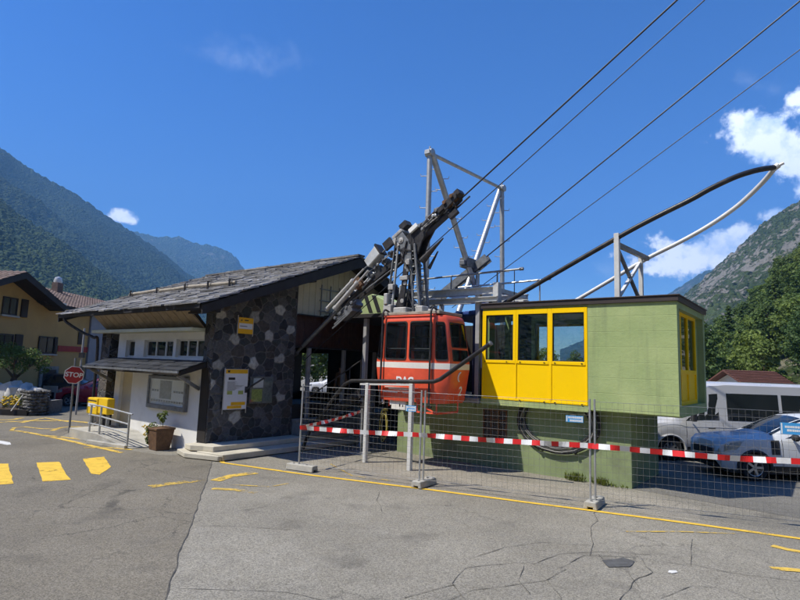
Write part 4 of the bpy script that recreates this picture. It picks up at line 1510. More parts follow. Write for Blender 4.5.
# STOP sign
ssg = G(69, 433)
st = thing('stop_sign', 'red octagonal STOP sign on a leaning grey pole', 'road sign', ssg, False)
top = AT(75.5, 358, ssg.y)
mb = MB(); mb.tube(ssg - Vector((0, 0, 0.05)), top, 0.032, 10); mb.build('pole', M['steel_grey'], st, smooth=True)
sc_ = AT(74, 375, ssg.y - 0.05)
nrm = (CP - sc_); nrm.z = 0; nrm.normalize()
nrm = (nrm + Vector((0.12, 0, 0))).normalized()
rgt = Vector((0, 0, 1)).cross(nrm).normalized()
upv = (Vector((0, 0, 1)) + rgt * 0.10).normalized()
rgt = upv.cross(nrm)


def octagon(c, r, off):
    return [c + nrm * off + (rgt * math.cos(R(22.5 + 45 * i)) + upv * math.sin(R(22.5 + 45 * i))) * r for i in range(8)]


mb = MB(); mb.prism(octagon(sc_, 0.31, 0.0), nrm * 0.012); pl = mb.build('plate', M['letter_white'], st)
mb = MB(); mb.prism(octagon(sc_, 0.285, 0.012), nrm * 0.003); mb.build('red_field', M['sign_red'], st)
text_mb('STOP', 0.215, sc_ + nrm * 0.018, rgt, upv, 0.004, 0.006).build('lettering', M['letter_white'], st, recalc=False)
mb = MB(); mb.bar(sc_ - rgt * 0.2 - nrm * 0.012, sc_ + rgt * 0.2 - nrm * 0.012, 0.03, 0.05); mb.build('clamp', M['galv'], st)

# slim pole by the yellow house
pb = AT(78, 392, 24.0); pb.z = 0
pt = AT(78, 328, 24.0)
pole = thing('street_pole', 'slim pale pole with small fittings standing in front of the ochre house', 'pole', pb, False)
mb = MB(); mb.tube(pb, Vector((pb.x, pb.y, pt.z)), 0.045, 10, 0.04); mb.build('shaft', M['post_grey'], pole, smooth=True)
mb = MB()
for z in (pt.z - 1.3, pt.z - 1.9):
    mb.box(pb.x - 0.09, pb.x + 0.09, pb.y - 0.09, pb.y + 0.09, z, z + 0.22)
mb.each('collar', M['steel_dark'], pole)

# ================================================================== CONCRETE CABIN ON ITS PLINTH
blk = thing('control_room', 'pale green concrete room with yellow window front raised on a plinth', 'building', (-2.4, 1.6, 0))
BX0, BX1, BY1, BZ0, BZ1 = -4.80, 0.0, 3.35, 1.72, 4.20
XS = -1.94      # where the yellow front ends
mb = MB()
mb.box(XS, BX1, 0, 0.2, BZ0, BZ1)                        # green front panel
mb.box(BX0, XS, 0.0, 0.2, 1.66, 1.805)                   # sill under the yellow front
mb.box(BX0, XS, 0.02, 0.2, 4.15, BZ1)
mb.box(BX0, BX1, 0.2, BY1, 1.68, 1.80)                   # floor
mb.box(BX0, BX1, 0.2, BY1, 4.12, BZ1)                    # ceiling
mb.box(-0.18, 0, 0.2, 0.24, 1.80, 4.12)
mb.box(-0.18, 0, BY1 - 0.22, BY1, 1.80, 4.12)            # right end reveal
mb.box(-0.4, 0, 0.24, BY1 - 0.22, 1.80, 1.90)
mb.box(-0.4, 0, 0.24, BY1 - 0.22, 4.06, 4.12)
wall_with_holes(mb, BX0, -0.18, 1.80, 4.12, BY1 - 0.18, BY1, [(-4.66, -2.60, 2.55, 4.02), (-2.48, -0.5, 2.55, 4.02)])
mb.box(BX0, BX0 + 0.12, 0.2, 0.5, 1.80, 4.12)
mb.box(BX0, BX0 + 0.12, 0.5, BY1 - 0.18, 1.80, 2.75)
mb.box(BX0, BX0 + 0.12, BY1 - 0.9, BY1 - 0.18, 2.75, 4.12)
mb.box(BX0, BX0 + 0.12, 1.35, 1.5, 2.75, 4.12)
mb.build('wall', M['green_concrete'], blk)
mb = MB()
mb.box(BX0 - 0.02, BX1 + 0.05, -0.05, BY1 + 0.05, BZ1, BZ1 + 0.115)
mb.box(BX0 - 0.04, BX1 + 0.075, -0.075, BY1 + 0.075, BZ1 + 0.115, BZ1 + 0.145)
mb.build('roof', M['brown_fascia'], blk, bevel=0.008)
mb = MB()
mb.box(-7.9, -1.10, 0.40, 2.9, 0, 1.678)
mb.box(-7.9, -5.2, 0.36, 0.40, 1.50, 1.678)
mb.build('plinth', M['plinth_green'], blk)
# yellow front
ff = lambda px, py: FY(px, py, 0.0)
cols = [ff(px, 337).x for px in (486, 513.4, 518, 547.6, 552.4, 584.4)]
wz0, wz1 = 2.83, 4.02
mb = MB()
YX0 = -4.78
wall_with_holes(mb, YX0, XS - 0.004, 1.81, 4.145, -0.012, 0.06, [(cols[0], cols[1], wz0, wz1), (cols[2], cols[3], wz0, wz1), (cols[4], cols[5], wz0, wz1),
                                                        (cols[0] - 0.06, cols[1] + 0.06, 1.86, 2.755), (cols[2] - 0.04, cols[3] + 0.04, 1.86, 2.755), (cols[4] - 0.02, cols[5] + 0.03, 1.86, 2.755)])
yf = mb.build('window_frame', M['yellow_paint'], blk, bevel=0.006)
for i in range(3):
    a, b = cols[2 * i], cols[2 * i + 1]
    e0, e1 = ((0.06, 0.06), (0.04, 0.04), (0.02, 0.03))[i]
    mb = MB(); mb.box(a - e0, b + e1, 0.006, 0.05, 1.86, 2.755); mb.build('lower_panel', M['yellow_paint'], yf, bevel=0.004)
    mb = MB(); mb.box(a, b, 0.020, 0.028, wz0, wz1); mb.build('pane', M['glass'], yf)
    mb = MB()
    for q in (a, b - 0.022):
        mb.box(q, q + 0.022, 0.012, 0.05, wz0, wz1)
    for q in (wz0, wz1 - 0.022):
        mb.box(a + 0.022, b - 0.022, 0.012, 0.05, q, q + 0.022)
    mb.build('glazing_seal', M['rubber'], yf)
mb = MB()
for i, x in enumerate((cols[0] - 0.03, cols[1] - 0.2, cols[2] + 0.05, cols[3] - 0.1, cols[4] + 0.05, cols[5] - 0.08)):
    mb.box(x, x + 0.035, -0.026, -0.012, 2.78, 2.80)
    if i > 1:
        mb.box(x, x + 0.035, -0.026, -0.012, 1.82, 1.84)
mb.each('bolt', M['steel_dark'], yf)
for (a, b) in ((-4.66, -2.60), (-2.48, -0.5)):
    mb = MB()
    y = BY1 - 0.12
    mb.box(a, a + 0.06, y, y + 0.06, 2.55, 4.02); mb.box(b - 0.06, b, y, y + 0.06, 2.55, 4.02)
    mb.box(a + 0.06, b - 0.06, y, y + 0.06, 2.55, 2.61); mb.box(a + 0.06, b - 0.06, y, y + 0.06, 3.96, 4.02)
    fw_ = mb.build('rear_window', M['yellow_paint'], blk)
    mb = MB(); mb.box(a + 0.06, b - 0.06, y + 0.02, y + 0.03, 2.61, 3.96); mb.build('pane', M['glass_clear'], fw_)
mb = MB()
mb.box(-3.4, -2.6, 1.9, 2.7, 1.80, 2.6)
mb.box(-4.3, -4.05, 1.2, 1.5, 1.80, 4.10)
mb.box(-2.0, -1.88, 0.2, 1.1, 1.80, 4.10)
mb.build('control_desk', M['hall_dark'], blk)
# yellow door in the right end
mb = MB()
dx = -0.20
ys = [0.24, 0.30, 0.98, 1.06, 1.78, 1.86, BY1 - 0.62, BY1 - 0.54]
ya, yb = 0.24, BY1 - 0.50
pan = [(0.33, 0.98), (1.07, 1.80), (1.89, 2.75)]
mb.box(dx, dx + 0.07, ya, yb, 3.98, 4.06)
mb.box(dx, dx + 0.07, ya, yb, 2.62, 2.72)
mb.box(dx, dx + 0.07, ya, yb, 1.90, 2.0)
prev = ya
for (c, d) in pan + [(yb, yb)]:
    mb.box(dx - 0.001, dx + 0.071, prev, c, 1.90, 4.06)
    prev = d
dy = mb.build('door', M['yellow_paint'], blk)
for (c, d) in pan:
    mb = MB(); mb.box(dx + 0.02, dx + 0.04, c, d, 2.0, 2.62); mb.build('lower_panel', M['yellow_paint'], dy)
    mb = MB(); mb.box(dx + 0.03, dx + 0.038, c, d, 2.72, 3.98); mb.build('pane', M['glass_dark'], dy)
mb = MB(); mb.box(dx - 0.2, dx + 0.06, yb, BY1 - 0.22, 1.90, 4.06); mb.build('jamb', M['green_concrete'], blk)
# vent grille and small box in the plinth
g0, g1 = FY(484, 437, 0.4), FY(507, 411, 0.4)
mb = MB()
mb.box(g0.x, g1.x, 0.385, 0.399, g0.z, g1.z)
gr = mb.build('grille', M['steel_dark'], blk)
mb = MB()
for i in range(4):
    x = lerp(g0.x, g1.x, i / 3)
    mb.box(x - 0.018, x + 0.018, 0.36, 0.385, g0.z, g1.z)
for i in range(4):
    z = lerp(g0.z, g1.z, i / 3)
    mb.box(g0.x, g1.x, 0.365, 0.3845, z - 0.015, z + 0.015)
mb.build('bars', M['rust'], gr)
mb = MB(); mb.box(-2.50, -2.36, 0.33, 0.399, 1.44, 1.56); mb.build('junction_box', M['galv_light'], blk, bevel=0.008)
# thin aerial rod on the roof
mb = MB(); mb.tube((-4.10, 0.5, 4.345), (-4.10, 0.5, 5.3), 0.012, 6)
mb.box(-4.16, -4.04, 0.44, 0.56, 4.345, 4.375)
single('aerial_rod', mb, M['steel_dark'], 'thin dark rod standing on the left end of the brown flat roof', 'rod', (-4.10, 0.5, 4.345))

# navy shutter and deck behind the cabin
mb = MB()
mb.box(-5.35, -4.86, 0.45, 0.50, 1.82, 4.05)
nv = single('navy_shutter', mb, M['navy'], 'dark navy panel between the red cabin and the yellow window front', 'panel', (-5.1, 0.45, 1.82))
mb = MB(); mb.box(-5.16, -5.10, 0.44, 0.4495, 3.12, 3.20); mb.box(-5.24, -5.20, 0.44, 0.4495, 3.45, 3.49); mb.each('white_label', M['letter_white'], nv)
mb = MB()
mb.box(-7.9, -4.85, 0.05, 3.28, 1.69, 1.80)
mb.box(-7.9, -4.85, -0.03, 0.05, 1.66, 1.80)
single('platform_deck', mb, M['grey_concrete'], 'grey boarding platform behind the red cabin', 'platform', (-6.4, 1.6, 1.69), bevel=0.01)
mb = MB()
mb.prism([(-6.4, 0.6, 4.02), (-4.9, 0.6, 4.14), (-4.9, 2.8, 4.14), (-6.4, 2.8, 4.02)], (0, 0, 0.16))
single('blue_awning', mb, M['blue_tarp'], 'rolled blue tarpaulin under the steel gantry', 'tarpaulin', (-5.6, 1.6, 4.02), bevel=0.03)

# ================================================================== RED CABLE CAR
CX, CY = -6.13, -0.885
car = thing('cable_car', 'red cable car cabin with white stripe and number 2 docked at the station', 'cable car', (CX, CY, 1.7))
LV = [(1.68, 1.05, 0.98), (1.74, 1.10, 1.0), (2.50, 1.235, 1.0), (2.69, 1.24, 1.0), (3.80, 1.07, 0.97), (3.90, 1.02, 0.93)]


def cab_pt(k, z):
    """Plan outline point k at height z: rounded octagon, k counter-clockwise from the near right flat corner."""
    for (z0, l0, w0), (z1, l1, w1) in zip(LV[:-1], LV[1:]):
        if z <= z1 or (z1, l1, w1) == LV[-1]:
            t = min(1, max(0, (z - z0) / (z1 - z0)))
            l, wd = lerp(l0, l1, t), lerp(w0, w1, t)
            break
    sy = 0.665 * wd
    fl = 0.80
    pts = [(fl, -sy), (l - 0.035, -sy * 0.72), (l, -sy * 0.60), (l, sy * 0.60), (l - 0.035, sy * 0.72), (fl, sy), (-fl, sy), (-l + 0.035, sy * 0.72), (-l, sy * 0.60), (-l, -sy * 0.60), (-l + 0.035, -sy * 0.72), (-fl, -sy)]
    p = pts[k % 12]
    return Vector((CX + p[0], CY + p[1], z))


zs = [1.68, 1.74, 2.1, 2.54, 2.69]
mb = MB()
ring = [[cab_pt(k, z) for k in range(12)] for z in zs]
ring2 = [[cab_pt(k, z) for k in range(12)] for z in (3.80, 3.87)]
roofr = [[Vector((CX + (p.x - CX) * s, CY + (p.y - CY) * s, 3.87 + h)) for p in ring2[-1]] for s, h in ((0.97, 0.045), (0.88, 0.075), (0.5, 0.10))]
for rings in (ring, ring2 + roofr):
    b0 = len(mb.v)
    for r in rings:
        mb.v += r
    for i in range(len(rings) - 1):
        for k in range(12):
            k2 = (k + 1) % 12
            mb.f.append([b0 + i * 12 + k, b0 + i * 12 + k2, b0 + (i + 1) * 12 + k2, b0 + (i + 1) * 12 + k])
            mb.mi.append(1 if (rings is ring and i == 3) else 0)
    if rings is ring:
        mb.f.append([b0 + k for k in range(12)][::-1]); mb.mi.append(0)
    else:
        mb.f.append([b0 + (len(rings) - 1) * 12 + k for k in range(12)]); mb.mi.append(0)


def face_pt(k, u, z):
    return cab_pt(k, z).lerp(cab_pt(k + 1, z), u)


CABW = []
for k in (11, 5):
    CABW += [(k, 0.0, 0.505, 2.69, 3.80, 0.03, 0.475, 2.755, 3.765, 0.07, 'window'), (k, 0.505, 1.0, 2.69, 3.80, 0.535, 0.975, 2.755, 3.765, 0.07, 'window')]
for k, a, b in ((0, 0.16, 0.93), (4, 0.07, 0.84), (6, 0.16, 0.93), (10, 0.07, 0.84)):
    CABW += [(k, 0.0, 1.0, 2.69, 3.80, a, b, 2.76, 3.74, 0.06, 'corner_window')]
for k in (2, 8):
    CABW += [(k, 0.0, 1.0, 2.69, 3.07, 0.03, 0.97, 2.75, 3.04, 0.04, 'end_window'), (k, 0.0, 1.0, 3.07, 3.80, 0.03, 0.97, 3.10, 3.74, 0.05, 'end_window')]
for k in (1, 3, 7, 9):
    mb.add([face_pt(k, 0, 2.69), face_pt(k, 1, 2.69), face_pt(k, 1, 3.80), face_pt(k, 0, 3.80)], [(0, 1, 2, 3)])
for (k, ua, ub, za, zb, u0, u1, z0, z1, r_, nm) in CABW:
    o = round_quad(face_pt(k, u0, z0), face_pt(k, u1, z0), face_pt(k, u1, z1), face_pt(k, u0, z1), r_)
    cs4 = [face_pt(k, ua, za), face_pt(k, ub, za), face_pt(k, ub, zb), face_pt(k, ua, zb)]
    n = len(o) // 4
    fs = []
    for c in range(4):
        fs += [(c * n + i, c * n + i + 1, 4 * n + c) for i in range(n - 1)]
        d = (c + 1) % 4
        fs.append((c * n + n - 1, d * n, 4 * n + d, 4 * n + c))
    mb.add(o + cs4, fs)
body = mb.build('body', [M['red_paint'], M['stripe_white']], car, smooth=True)
mb = MB()
mb.prism([Vector((CX + (p.x - CX) * 0.96, CY + (p.y - CY) * 0.94, 1.78)) for p in ring[1]], (0, 0, 0.03))
mb.build('cabin_floor', M['hall_dark'], car)
mb = MB()
mb.box(CX - 0.98, CX - 0.62, CY - 0.34, CY + 0.34, 1.81, 2.28)
mb.box(CX + 0.62, CX + 0.98, CY - 0.34, CY + 0.34, 1.81, 2.28)
mb.each('bench', M['seat_cloth'], car, bevel=0.03)
for y_, z_ in ((CY + 0.57, 3.05), (CY + 0.57, 3.42), (CY - 0.56, 3.05), (CY - 0.10, 3.72)):
    mb = MB(); mb.tube((CX - 0.78, y_, z_), (CX + 0.78, y_, z_), 0.014, 8); mb.build('grab_rail', M['galv'], car, smooth=True)
mb = MB(); mb.prism([Vector((CX + (p.x - CX) * 0.95, CY + (p.y - CY) * 0.93, 3.78)) for p in ring2[0]], (0, 0, 0.015)); mb.build('headliner', M['cream_wall'], car)


def cab_window(name, k, u0, u1, z0, z1, r=0.07):
    """Window on the face between outline points k and k+1, at fractions u0..u1."""
    nrm = (face_pt(k, 1, z0) - face_pt(k, 0, z0)).cross(face_pt(k, 0, z1) - face_pt(k, 0, z0)).normalized()
    out_o = round_quad(face_pt(k, u0, z0), face_pt(k, u1, z0), face_pt(k, u1, z1), face_pt(k, u0, z1), r)
    c = sum(out_o, Vector()) / len(out_o)
    big = [c + (p - c) * 1.012 + nrm * 0.003 for p in out_o]
    inn = [c + (p - c) * 0.945 for p in out_o]
    g = MB()
    n = len(out_o)
    ring3 = big + [p + nrm * 0.013 for p in big] + [p + nrm * 0.016 for p in inn] + [p - nrm * 0.012 for p in inn]
    g.add(ring3, [(j * n + i, j * n + (i + 1) % n, (j + 1) * n + (i + 1) % n, (j + 1) * n + i) for j in range(3) for i in range(n)])
    w_ = g.build(name, M['rubber'], car)
    g = MB()
    g.poly([p + nrm * 0.002 for p in inn])
    g.build('pane', M['glass_cabin'], w_)
    return w_


for (k, ua, ub, za, zb, u0, u1, z0, z1, r_, nm) in CABW:
    cab_window(nm, k, u0, u1, z0, z1, r_)
# hanging rods down the side, grab rails, roof deck
for x in (-6.97, -5.37):
    mb = MB()
    yy = CY - 0.72
    mb.path(smooth_path([(x, yy + 0.28, 4.05), (x, yy + 0.1, 4.10), (x, yy, 4.0), (x, yy, 3.7), (x, yy, 2.6), (x, yy, 1.64), (x, yy + 0.1, 1.6)], 4), 0.027, 8)
    mb.build('side_rod', M['steel_dark'], car, smooth=True)
mb = MB(); mb.box(CX - 0.92, CX + 0.90, CY - 0.56, CY + 0.56, 3.955, 4.035); mb.build('roof_deck', M['roof_dust'], car, bevel=0.01)
mb = MB(); mb.box(CX - 0.86, CX + 0.84, CY - 0.655, CY - 0.60, 3.885, 3.93); mb.build('rain_gutter', M['red_paint'], car, bevel=0.012)
text_mb('DAC', 0.27, (-6.19, CY - 0.672, 2.20), (1, 0, 0), (0, 0, 1), 0.004, 0.012).build('lettering', M['letter_white'], car, recalc=False)
mb = MB()
rs = random.Random(17)
for row, z, (xa, xb), h in ((0, 1.985, (-6.72, -5.92), 0.035), (0, 1.90, (-6.92, -6.42), 0.03), (0, 1.90, (-6.25, -5.80), 0.025)):
    x = xa
    while x < xb:
        l = rs.uniform(0.025, 0.05)
        mb.box(x, x + l - 0.008, CY - 0.6705, CY - 0.6655, z - h / 2, z + h / 2)
        x += l
mb.build('small_print', M['letter_white'], car)
mb = MB(); mb.box(-6.85, -5.75, CY - 0.672, CY - 0.666, 2.02, 2.035); mb.build('pin_stripe', M['letter_white'], car)
# number on the right end
c0, c1 = cab_pt(2, 1.98), cab_pt(3, 1.98)
cu_ = (cab_pt(2, 2.4) - cab_pt(2, 1.98)).normalized()
cr_ = (c1 - c0).normalized()
nn = cr_.cross(cu_)
text_mb('2', 0.33, c0.lerp(c1, 0.66) + nn * 0.004, cr_, cu_, 0.004, 0.008).build('number', M['letter_white'], car, recalc=False)
mb = MB()
e0 = cab_pt(2, 2.36).lerp(cab_pt(3, 2.36), 0.42)
mb.path([e0 + cr_ * x + cu_ * z + nn * 0.004 for x, z in ((0.06, 0.12), (-0.01, 0.07), (-0.03, 0.0), (-0.01, -0.07), (0.05, -0.12))], 0.018, 5)
mb.build('crest_mark', M['letter_white'], car)
mb = MB()
for (a, b) in (((-5.25, CY - 0.55, 1.68), (-5.25, CY - 0.55, 1.42)), ((-5.85, CY - 0.55, 1.68), (-5.85, CY - 0.55, 1.42)), ((-5.25, CY + 0.45, 1.68), (-5.25, CY + 0.45, 1.42)),
               ((-5.85, CY - 0.55, 1.43), (-5.25, CY - 0.55, 1.43)), ((-5.25, CY - 0.55, 1.43), (-5.25, CY + 0.45, 1.43)), ((-5.85, CY - 0.55, 1.66), (-5.25, CY - 0.55, 1.43)), ((-6.9, CY - 0.4, 1.68), (-6.9, CY - 0.4, 1.5))):
    mb.bar(a, b, 0.04, 0.04, up=(0.3, 0.2, 1))
mb.build('undercarriage', M['red_paint'], car)
mb = MB(); mb.box(-6.66, -6.20, CY - 0.60, CY - 0.55, 1.45, 1.672); sg = mb.build('capacity_plate', M['stripe_white'], car)
mb = MB(); mb.box(-6.40, -6.36, CY - 0.604, CY - 0.6005, 1.53, 1.60); mb.box(-6.30, -6.27, CY - 0.604, CY - 0.6005, 1.53, 1.58); mb.build('mark', M['letter_black'], sg)
for x, y in ((-7.0, CY - 0.6), (-6.72, CY - 0.6)):
    mb = MB(); mb.box(x, x + 0.05, y, y + 0.05, 1.56, 1.676); mb.build('buffer', M['letter_white'], car)

# ---- carriage and hanger on the rope
EX = Vector((0.8345, 0, 0.551))
NX = Vector((-0.551, 0, 0.8345))
YV = Vector((0, 1, 0))
A0 = Vector((-6.72, CY + 0.06, 6.05))


def K(s, y, n):
    return A0 + EX * s + YV * y + NX * n


car2 = thing('carriage', 'long dark sloping roller carriage with lattice hanger above the red cabin', 'cable car carriage', (A0.x, A0.y, 4.0))


def kbox(mb, s0, s1, y0, y1, n0, n1):
    mb.add([K(s0, y0, n0), K(s1, y0, n0), K(s1, y1, n0), K(s0, y1, n0), K(s0, y0, n1), K(s1, y0, n1), K(s1, y1, n1), K(s0, y1, n1)],
           [(3, 2, 1, 0), (4, 5, 6, 7), (0, 1, 5, 4), (1, 2, 6, 5), (2, 3, 7, 6), (3, 0, 4, 7)])


# upper arm: curved web plates on both sides
mb = MB()
for y in (-0.17, 0.12):
    mb.prism([K(-0.1, y, -0.45), K(0.15, y, -0.52), K(0.45, y, -0.30), K(0.85, y, -0.12), K(1.55, y, -0.06), K(1.95, y, -0.02), K(2.02, y, 0.08), K(1.9, y, 0.16), K(1.2, y, 0.14), K(0.5, y, 0.16), K(-0.1, y, 0.2)], (0, 0.05, 0))
kbox(mb, 0.2, 1.5, -0.115, 0.115, -0.16, -0.12)
mb.build('upper_arm', M['steel_dark'], car2, bevel=0.01)
mb = MB()
for y in (-0.16, 0.12):
    mb.prism([K(-3.0, y, -0.12), K(-0.2, y, -0.26), K(-0.2, y, -0.10), K(-1.4, y, -0.02), K(-3.0, y, -0.02)], (0, 0.04, 0))
for s in (-2.8, -2.2, -1.6, -1.0, -0.5):
    kbox(mb, s, s + 0.07, -0.115, 0.115, -0.10, -0.04)
mb.build('lower_arm', M['steel_dark'], car2, bevel=0.008)
for s in (0.62, 0.95, 1.28, 1.60, 1.86, -0.62, -0.95, -1.28, -1.62, -2.5, -2.8):
    mb = MB()
    mb.lathe([(0.05, -0.10), (0.115, -0.095), (0.115, -0.055), (0.085, -0.03), (0.085, 0.03), (0.115, 0.055), (0.115, 0.095), (0.05, 0.10)], K(s, 0, 0.12), YV, 16)
    mb.lathe([(0.035, -0.205), (0.035, 0.2)], K(s, 0, 0.12), YV, 8)
    mb.lathe([(0.0001, -0.225), (0.055, -0.222), (0.055, -0.205), (0.0001, -0.2)], K(s, 0, 0.12), YV, 10)
    mb.build('roller', M['steel_grey'] if s < 1.5 else M['rust'], car2, smooth=True)
mb = MB()
kbox(mb, 0.28, 0.60, -0.26, -0.18, 0.10, 0.24)
mb.build('white_cover', M['letter_white'], car2, bevel=0.012)
mb = MB()
for a, b in ((1.0, -0.06), (1.3, -0.03)):
    kbox(mb, a, a + 0.2, -0.22, -0.175, b, b + 0.09)
kbox(mb, 1.95, 2.10, -0.15, 0.15, 0.04, 0.20)
kbox(mb, 1.5, 2.25, -0.05, -0.02, -0.22, -0.17)
kbox(mb, 1.45, 1.75, -0.10, 0.02, -0.34, -0.20)
mb.each('end_shoe', M['steel_dark'], car2, bevel=0.01)
# head
mb = MB()
for y in (-0.22, 0.17):
    mb.prism([K(-0.30, y, 0.10), K(-0.30, y, -0.30), K(-0.40, y, -0.74), K(-0.30, y, -0.80), K(-0.14, y, -0.62), K(0.02, y, -0.36), K(0.12, y, 0.0), K(0.08, y, 0.36), K(-0.02, y, 0.44), K(-0.22, y, 0.38)], (0, 0.05, 0))
mb.build('head', M['steel_grey'], car2, bevel=0.01)
mb = MB()
kbox(mb, -0.30, 0.10, -0.24, 0.24, 0.36, 0.47)
kbox(mb, -0.34, -0.18, -0.26, -0.225, 0.05, 0.36)
mb.each('head_cap', M['steel_pale'], car2, bevel=0.02)
for s_, n_, r_ in ((-0.08, 0.16, 0.09), (-0.14, -0.18, 0.11), (-0.24, -0.52, 0.075)):
    mb = MB()
    mb.lathe([(0.0001, -0.262), (r_ * 0.45, -0.26), (r_ * 0.5, -0.245), (r_ * 0.95, -0.24), (r_, -0.221), (r_, 0.21)], K(s_, 0, n_), YV, 16)
    mb.build('pivot', M['steel_dark'] if r_ > 0.1 else M['steel_pale'], car2, smooth=True)
mb = MB()
for (a_, b_) in (((-0.28, 0.0), (0.06, -0.34)), ((-0.30, -0.34), (0.08, 0.0)), ((-0.30, -0.30), (-0.28, -0.78))):
    mb.bar(K(a_[0], -0.235, a_[1]), K(b_[0], -0.235, b_[1]), 0.03, 0.05, up=YV)
mb.each('head_rib', M['steel_dark'], car2)
mb = MB()
kbox(mb, -0.62, -0.30, -0.34, -0.245, 0.18, 0.46)
kbox(mb, 0.02, 0.30, -0.14, 0.14, 0.46, 0.66)
mb.each('brake_box', M['steel_dark'], car2, bevel=0.015)
mb = MB()
mb.prism([K(-1.42, -0.30, 0.22), K(-0.86, -0.30, 0.28), K(-0.90, -0.30, 0.62), K(-1.45, -0.30, 0.50)], (0, 0.30, 0))
mb.build('cover_box', M['galv_light'], car2, bevel=0.02)
mb = MB()
mb.prism([K(-0.86, -0.306, 0.28), K(-0.80, -0.306, 0.28), K(-0.84, -0.306, 0.66), K(-0.90, -0.306, 0.64)], (0, 0.312, 0))
mb.build('cover_lid', M['steel_dark'], car2)
rs = random.Random(91)
for i in range(34):
    s_ = rs.uniform(-2.9, 1.7)
    if -0.5 < s_ < 0.25:
        continue
    y_, n_ = rs.choice((-0.235, -0.215, 0.2)), rs.uniform(-0.14, 0.16)
    mb = MB()
    if i % 3 == 0:
        mb.lathe([(0.03, -0.03), (0.045, -0.02), (0.045, 0.02), (0.03, 0.03)], K(s_, y_, n_), YV, 10)
    elif i % 3 == 1:
        kbox(mb, s_, s_ + rs.uniform(0.05, 0.16), y_ - 0.03, y_ + 0.03, n_, n_ + rs.uniform(0.03, 0.09))
    else:
        mb.tube(K(s_, y_, n_), K(s_ + rs.uniform(0.15, 0.5), y_, n_ + rs.uniform(-0.06, 0.08)), 0.014, 6)
    mb.build('fitting', M[rs.choice(('steel_grey', 'steel_pale', 'steel_dark', 'rust', 'galv'))], car2)
for (x, z) in ((-6.62, 5.75), (-6.66, 5.35), (-6.70, 4.9), (-6.78, 4.4)):
    mb = MB()
    mb.lathe([(0.035, -0.22), (0.06, -0.215), (0.06, -0.19), (0.035, -0.18)], (x, A0.y, z), YV, 12)
    mb.build('pin', M['steel_pale'], car2)
# haul rope socket pointing up the track
mb = MB()
mb.path([K(0.10, -0.05, -0.72), K(0.55, -0.05, -0.66), K(1.0, -0.05, -0.62)], 0.11, 10, 0.02)
mb.path([K(0.1, 0.12, -0.95), K(0.6, 0.12, -0.72)], 0.05, 8, 0.02)
mb.build('rope_socket', M['steel_dark'], car2, smooth=True)
# hydraulic tubes at the lower end
for (s0, s1, y, n0, n1, r) in ((-3.45, -2.15, -0.26, 0.16, 0.26, 0.062), (-3.10, -2.00, -0.30, -0.06, 0.06, 0.070), (-3.4, -1.9, 0.22, 0.2, 0.24, 0.04)):
    mb = MB()
    a, b = K(s0, y, n0), K(s1, y, n1)
    d = (b - a).normalized()
    mb.tube(a, b, r, 14)
    mb.tube(a - d * 0.06, a + d * 0.03, r * 1.25, 14)
    mb.tube(b - d * 0.05, b + d * 0.06, r * 1.2, 14)
    mb.tube(b, b + d * 0.55, r * 0.45, 8)
    mb.build('hydraulic_tube', M['steel_pale'], car2, smooth=True)
mb = MB()
kbox(mb, -2.12, -1.86, -0.32, -0.17, -0.10, 0.20)
mb.build('tube_clamp', M['rust'], car2, bevel=0.015)
mb = MB()
for i in range(6):
    s = -3.55 + i * 0.11
    kbox(mb, s, s + 0.85, -0.30 + i * 0.03, -0.26 + i * 0.03, -0.55 + i * 0.08, -0.50 + i * 0.08)
kbox(mb, -3.25, -2.45, -0.16, 0.16, -0.40, -0.14)
kbox(mb, -2.9, -2.6, -0.28, 0.2, -0.52, -0.30)
for s in (-3.3, -3.05, -2.75, -2.5):
    mb.tube(K(s, -0.31, -0.30), K(s, 0.2, -0.30), 0.05, 8)
mb.build('clamp_pack', M['steel_grey'], car2, bevel=0.006)
mb = MB()
for (s0, n0, s1, n1, y) in ((-3.0, 0.16, -0.5, 0.10, -0.2), (-3.2, 0.06, -1.9, 0.34, -0.2), (-1.9, 0.34, -0.5, 0.3, -0.2), (-2.6, -0.2, -0.4, -0.38, -0.2), (-2.0, -0.15, -1.4, -0.02, -0.2)):
    mb.tube(K(s0, y, n0), K(s1, y, n1), 0.022, 7)
mb.each('brake_rod', M['steel_grey'], car2, smooth=True)

# hanger legs: ladder, curved mast, lattice
hb = 4.04


def ladder(mb, p0, p1, q0, q1, n, r=0.025, rr=0.014):
    p0, p1, q0, q1 = map(Vector, (p0, p1, q0, q1))
    mb.bar(p0, p1, r * 2, r * 2, up=(0, 1, 0)); mb.bar(q0, q1, r * 2, r * 2, up=(0, 1, 0))
    for i in range(1, n):
        t = i / n
        mb.tube(p0.lerp(p1, t), q0.lerp(q1, t), rr, 6)


yc = A0.y
mb = MB()
ladder(mb, (-7.30, yc - 0.25, hb), (-7.05, yc - 0.22, 6.15), (-7.10, yc - 0.25, hb), (-6.96, yc - 0.22, 6.15), 10)
mb.build('ladder', M['galv'], car2)
for y in (-0.16, 0.16):
    mb = MB()
    o = [(-6.72, 6.0), (-6.80, 5.3), (-6.85, 4.75), (-7.02, 4.30), (-7.08, hb)]
    i_ = [(-6.62, hb), (-6.74, 4.25), (-6.68, 4.75), (-6.60, 5.4), (-6.52, 6.0)]
    mb.prism([(x, yc + y - 0.03, z) for x, z in o + i_], (0, 0.06, 0))
    mb.build('mast', M['steel_dark'], car2, bevel=0.01)
mb = MB()
for z in (4.7, 5.1, 5.5):
    mb.lathe([(0.07, -0.13), (0.07, 0.13)], (-6.72 - (5.5 - z) * 0.05, yc, z), YV, 12)
mb.each('spreader', M['steel_grey'], car2)
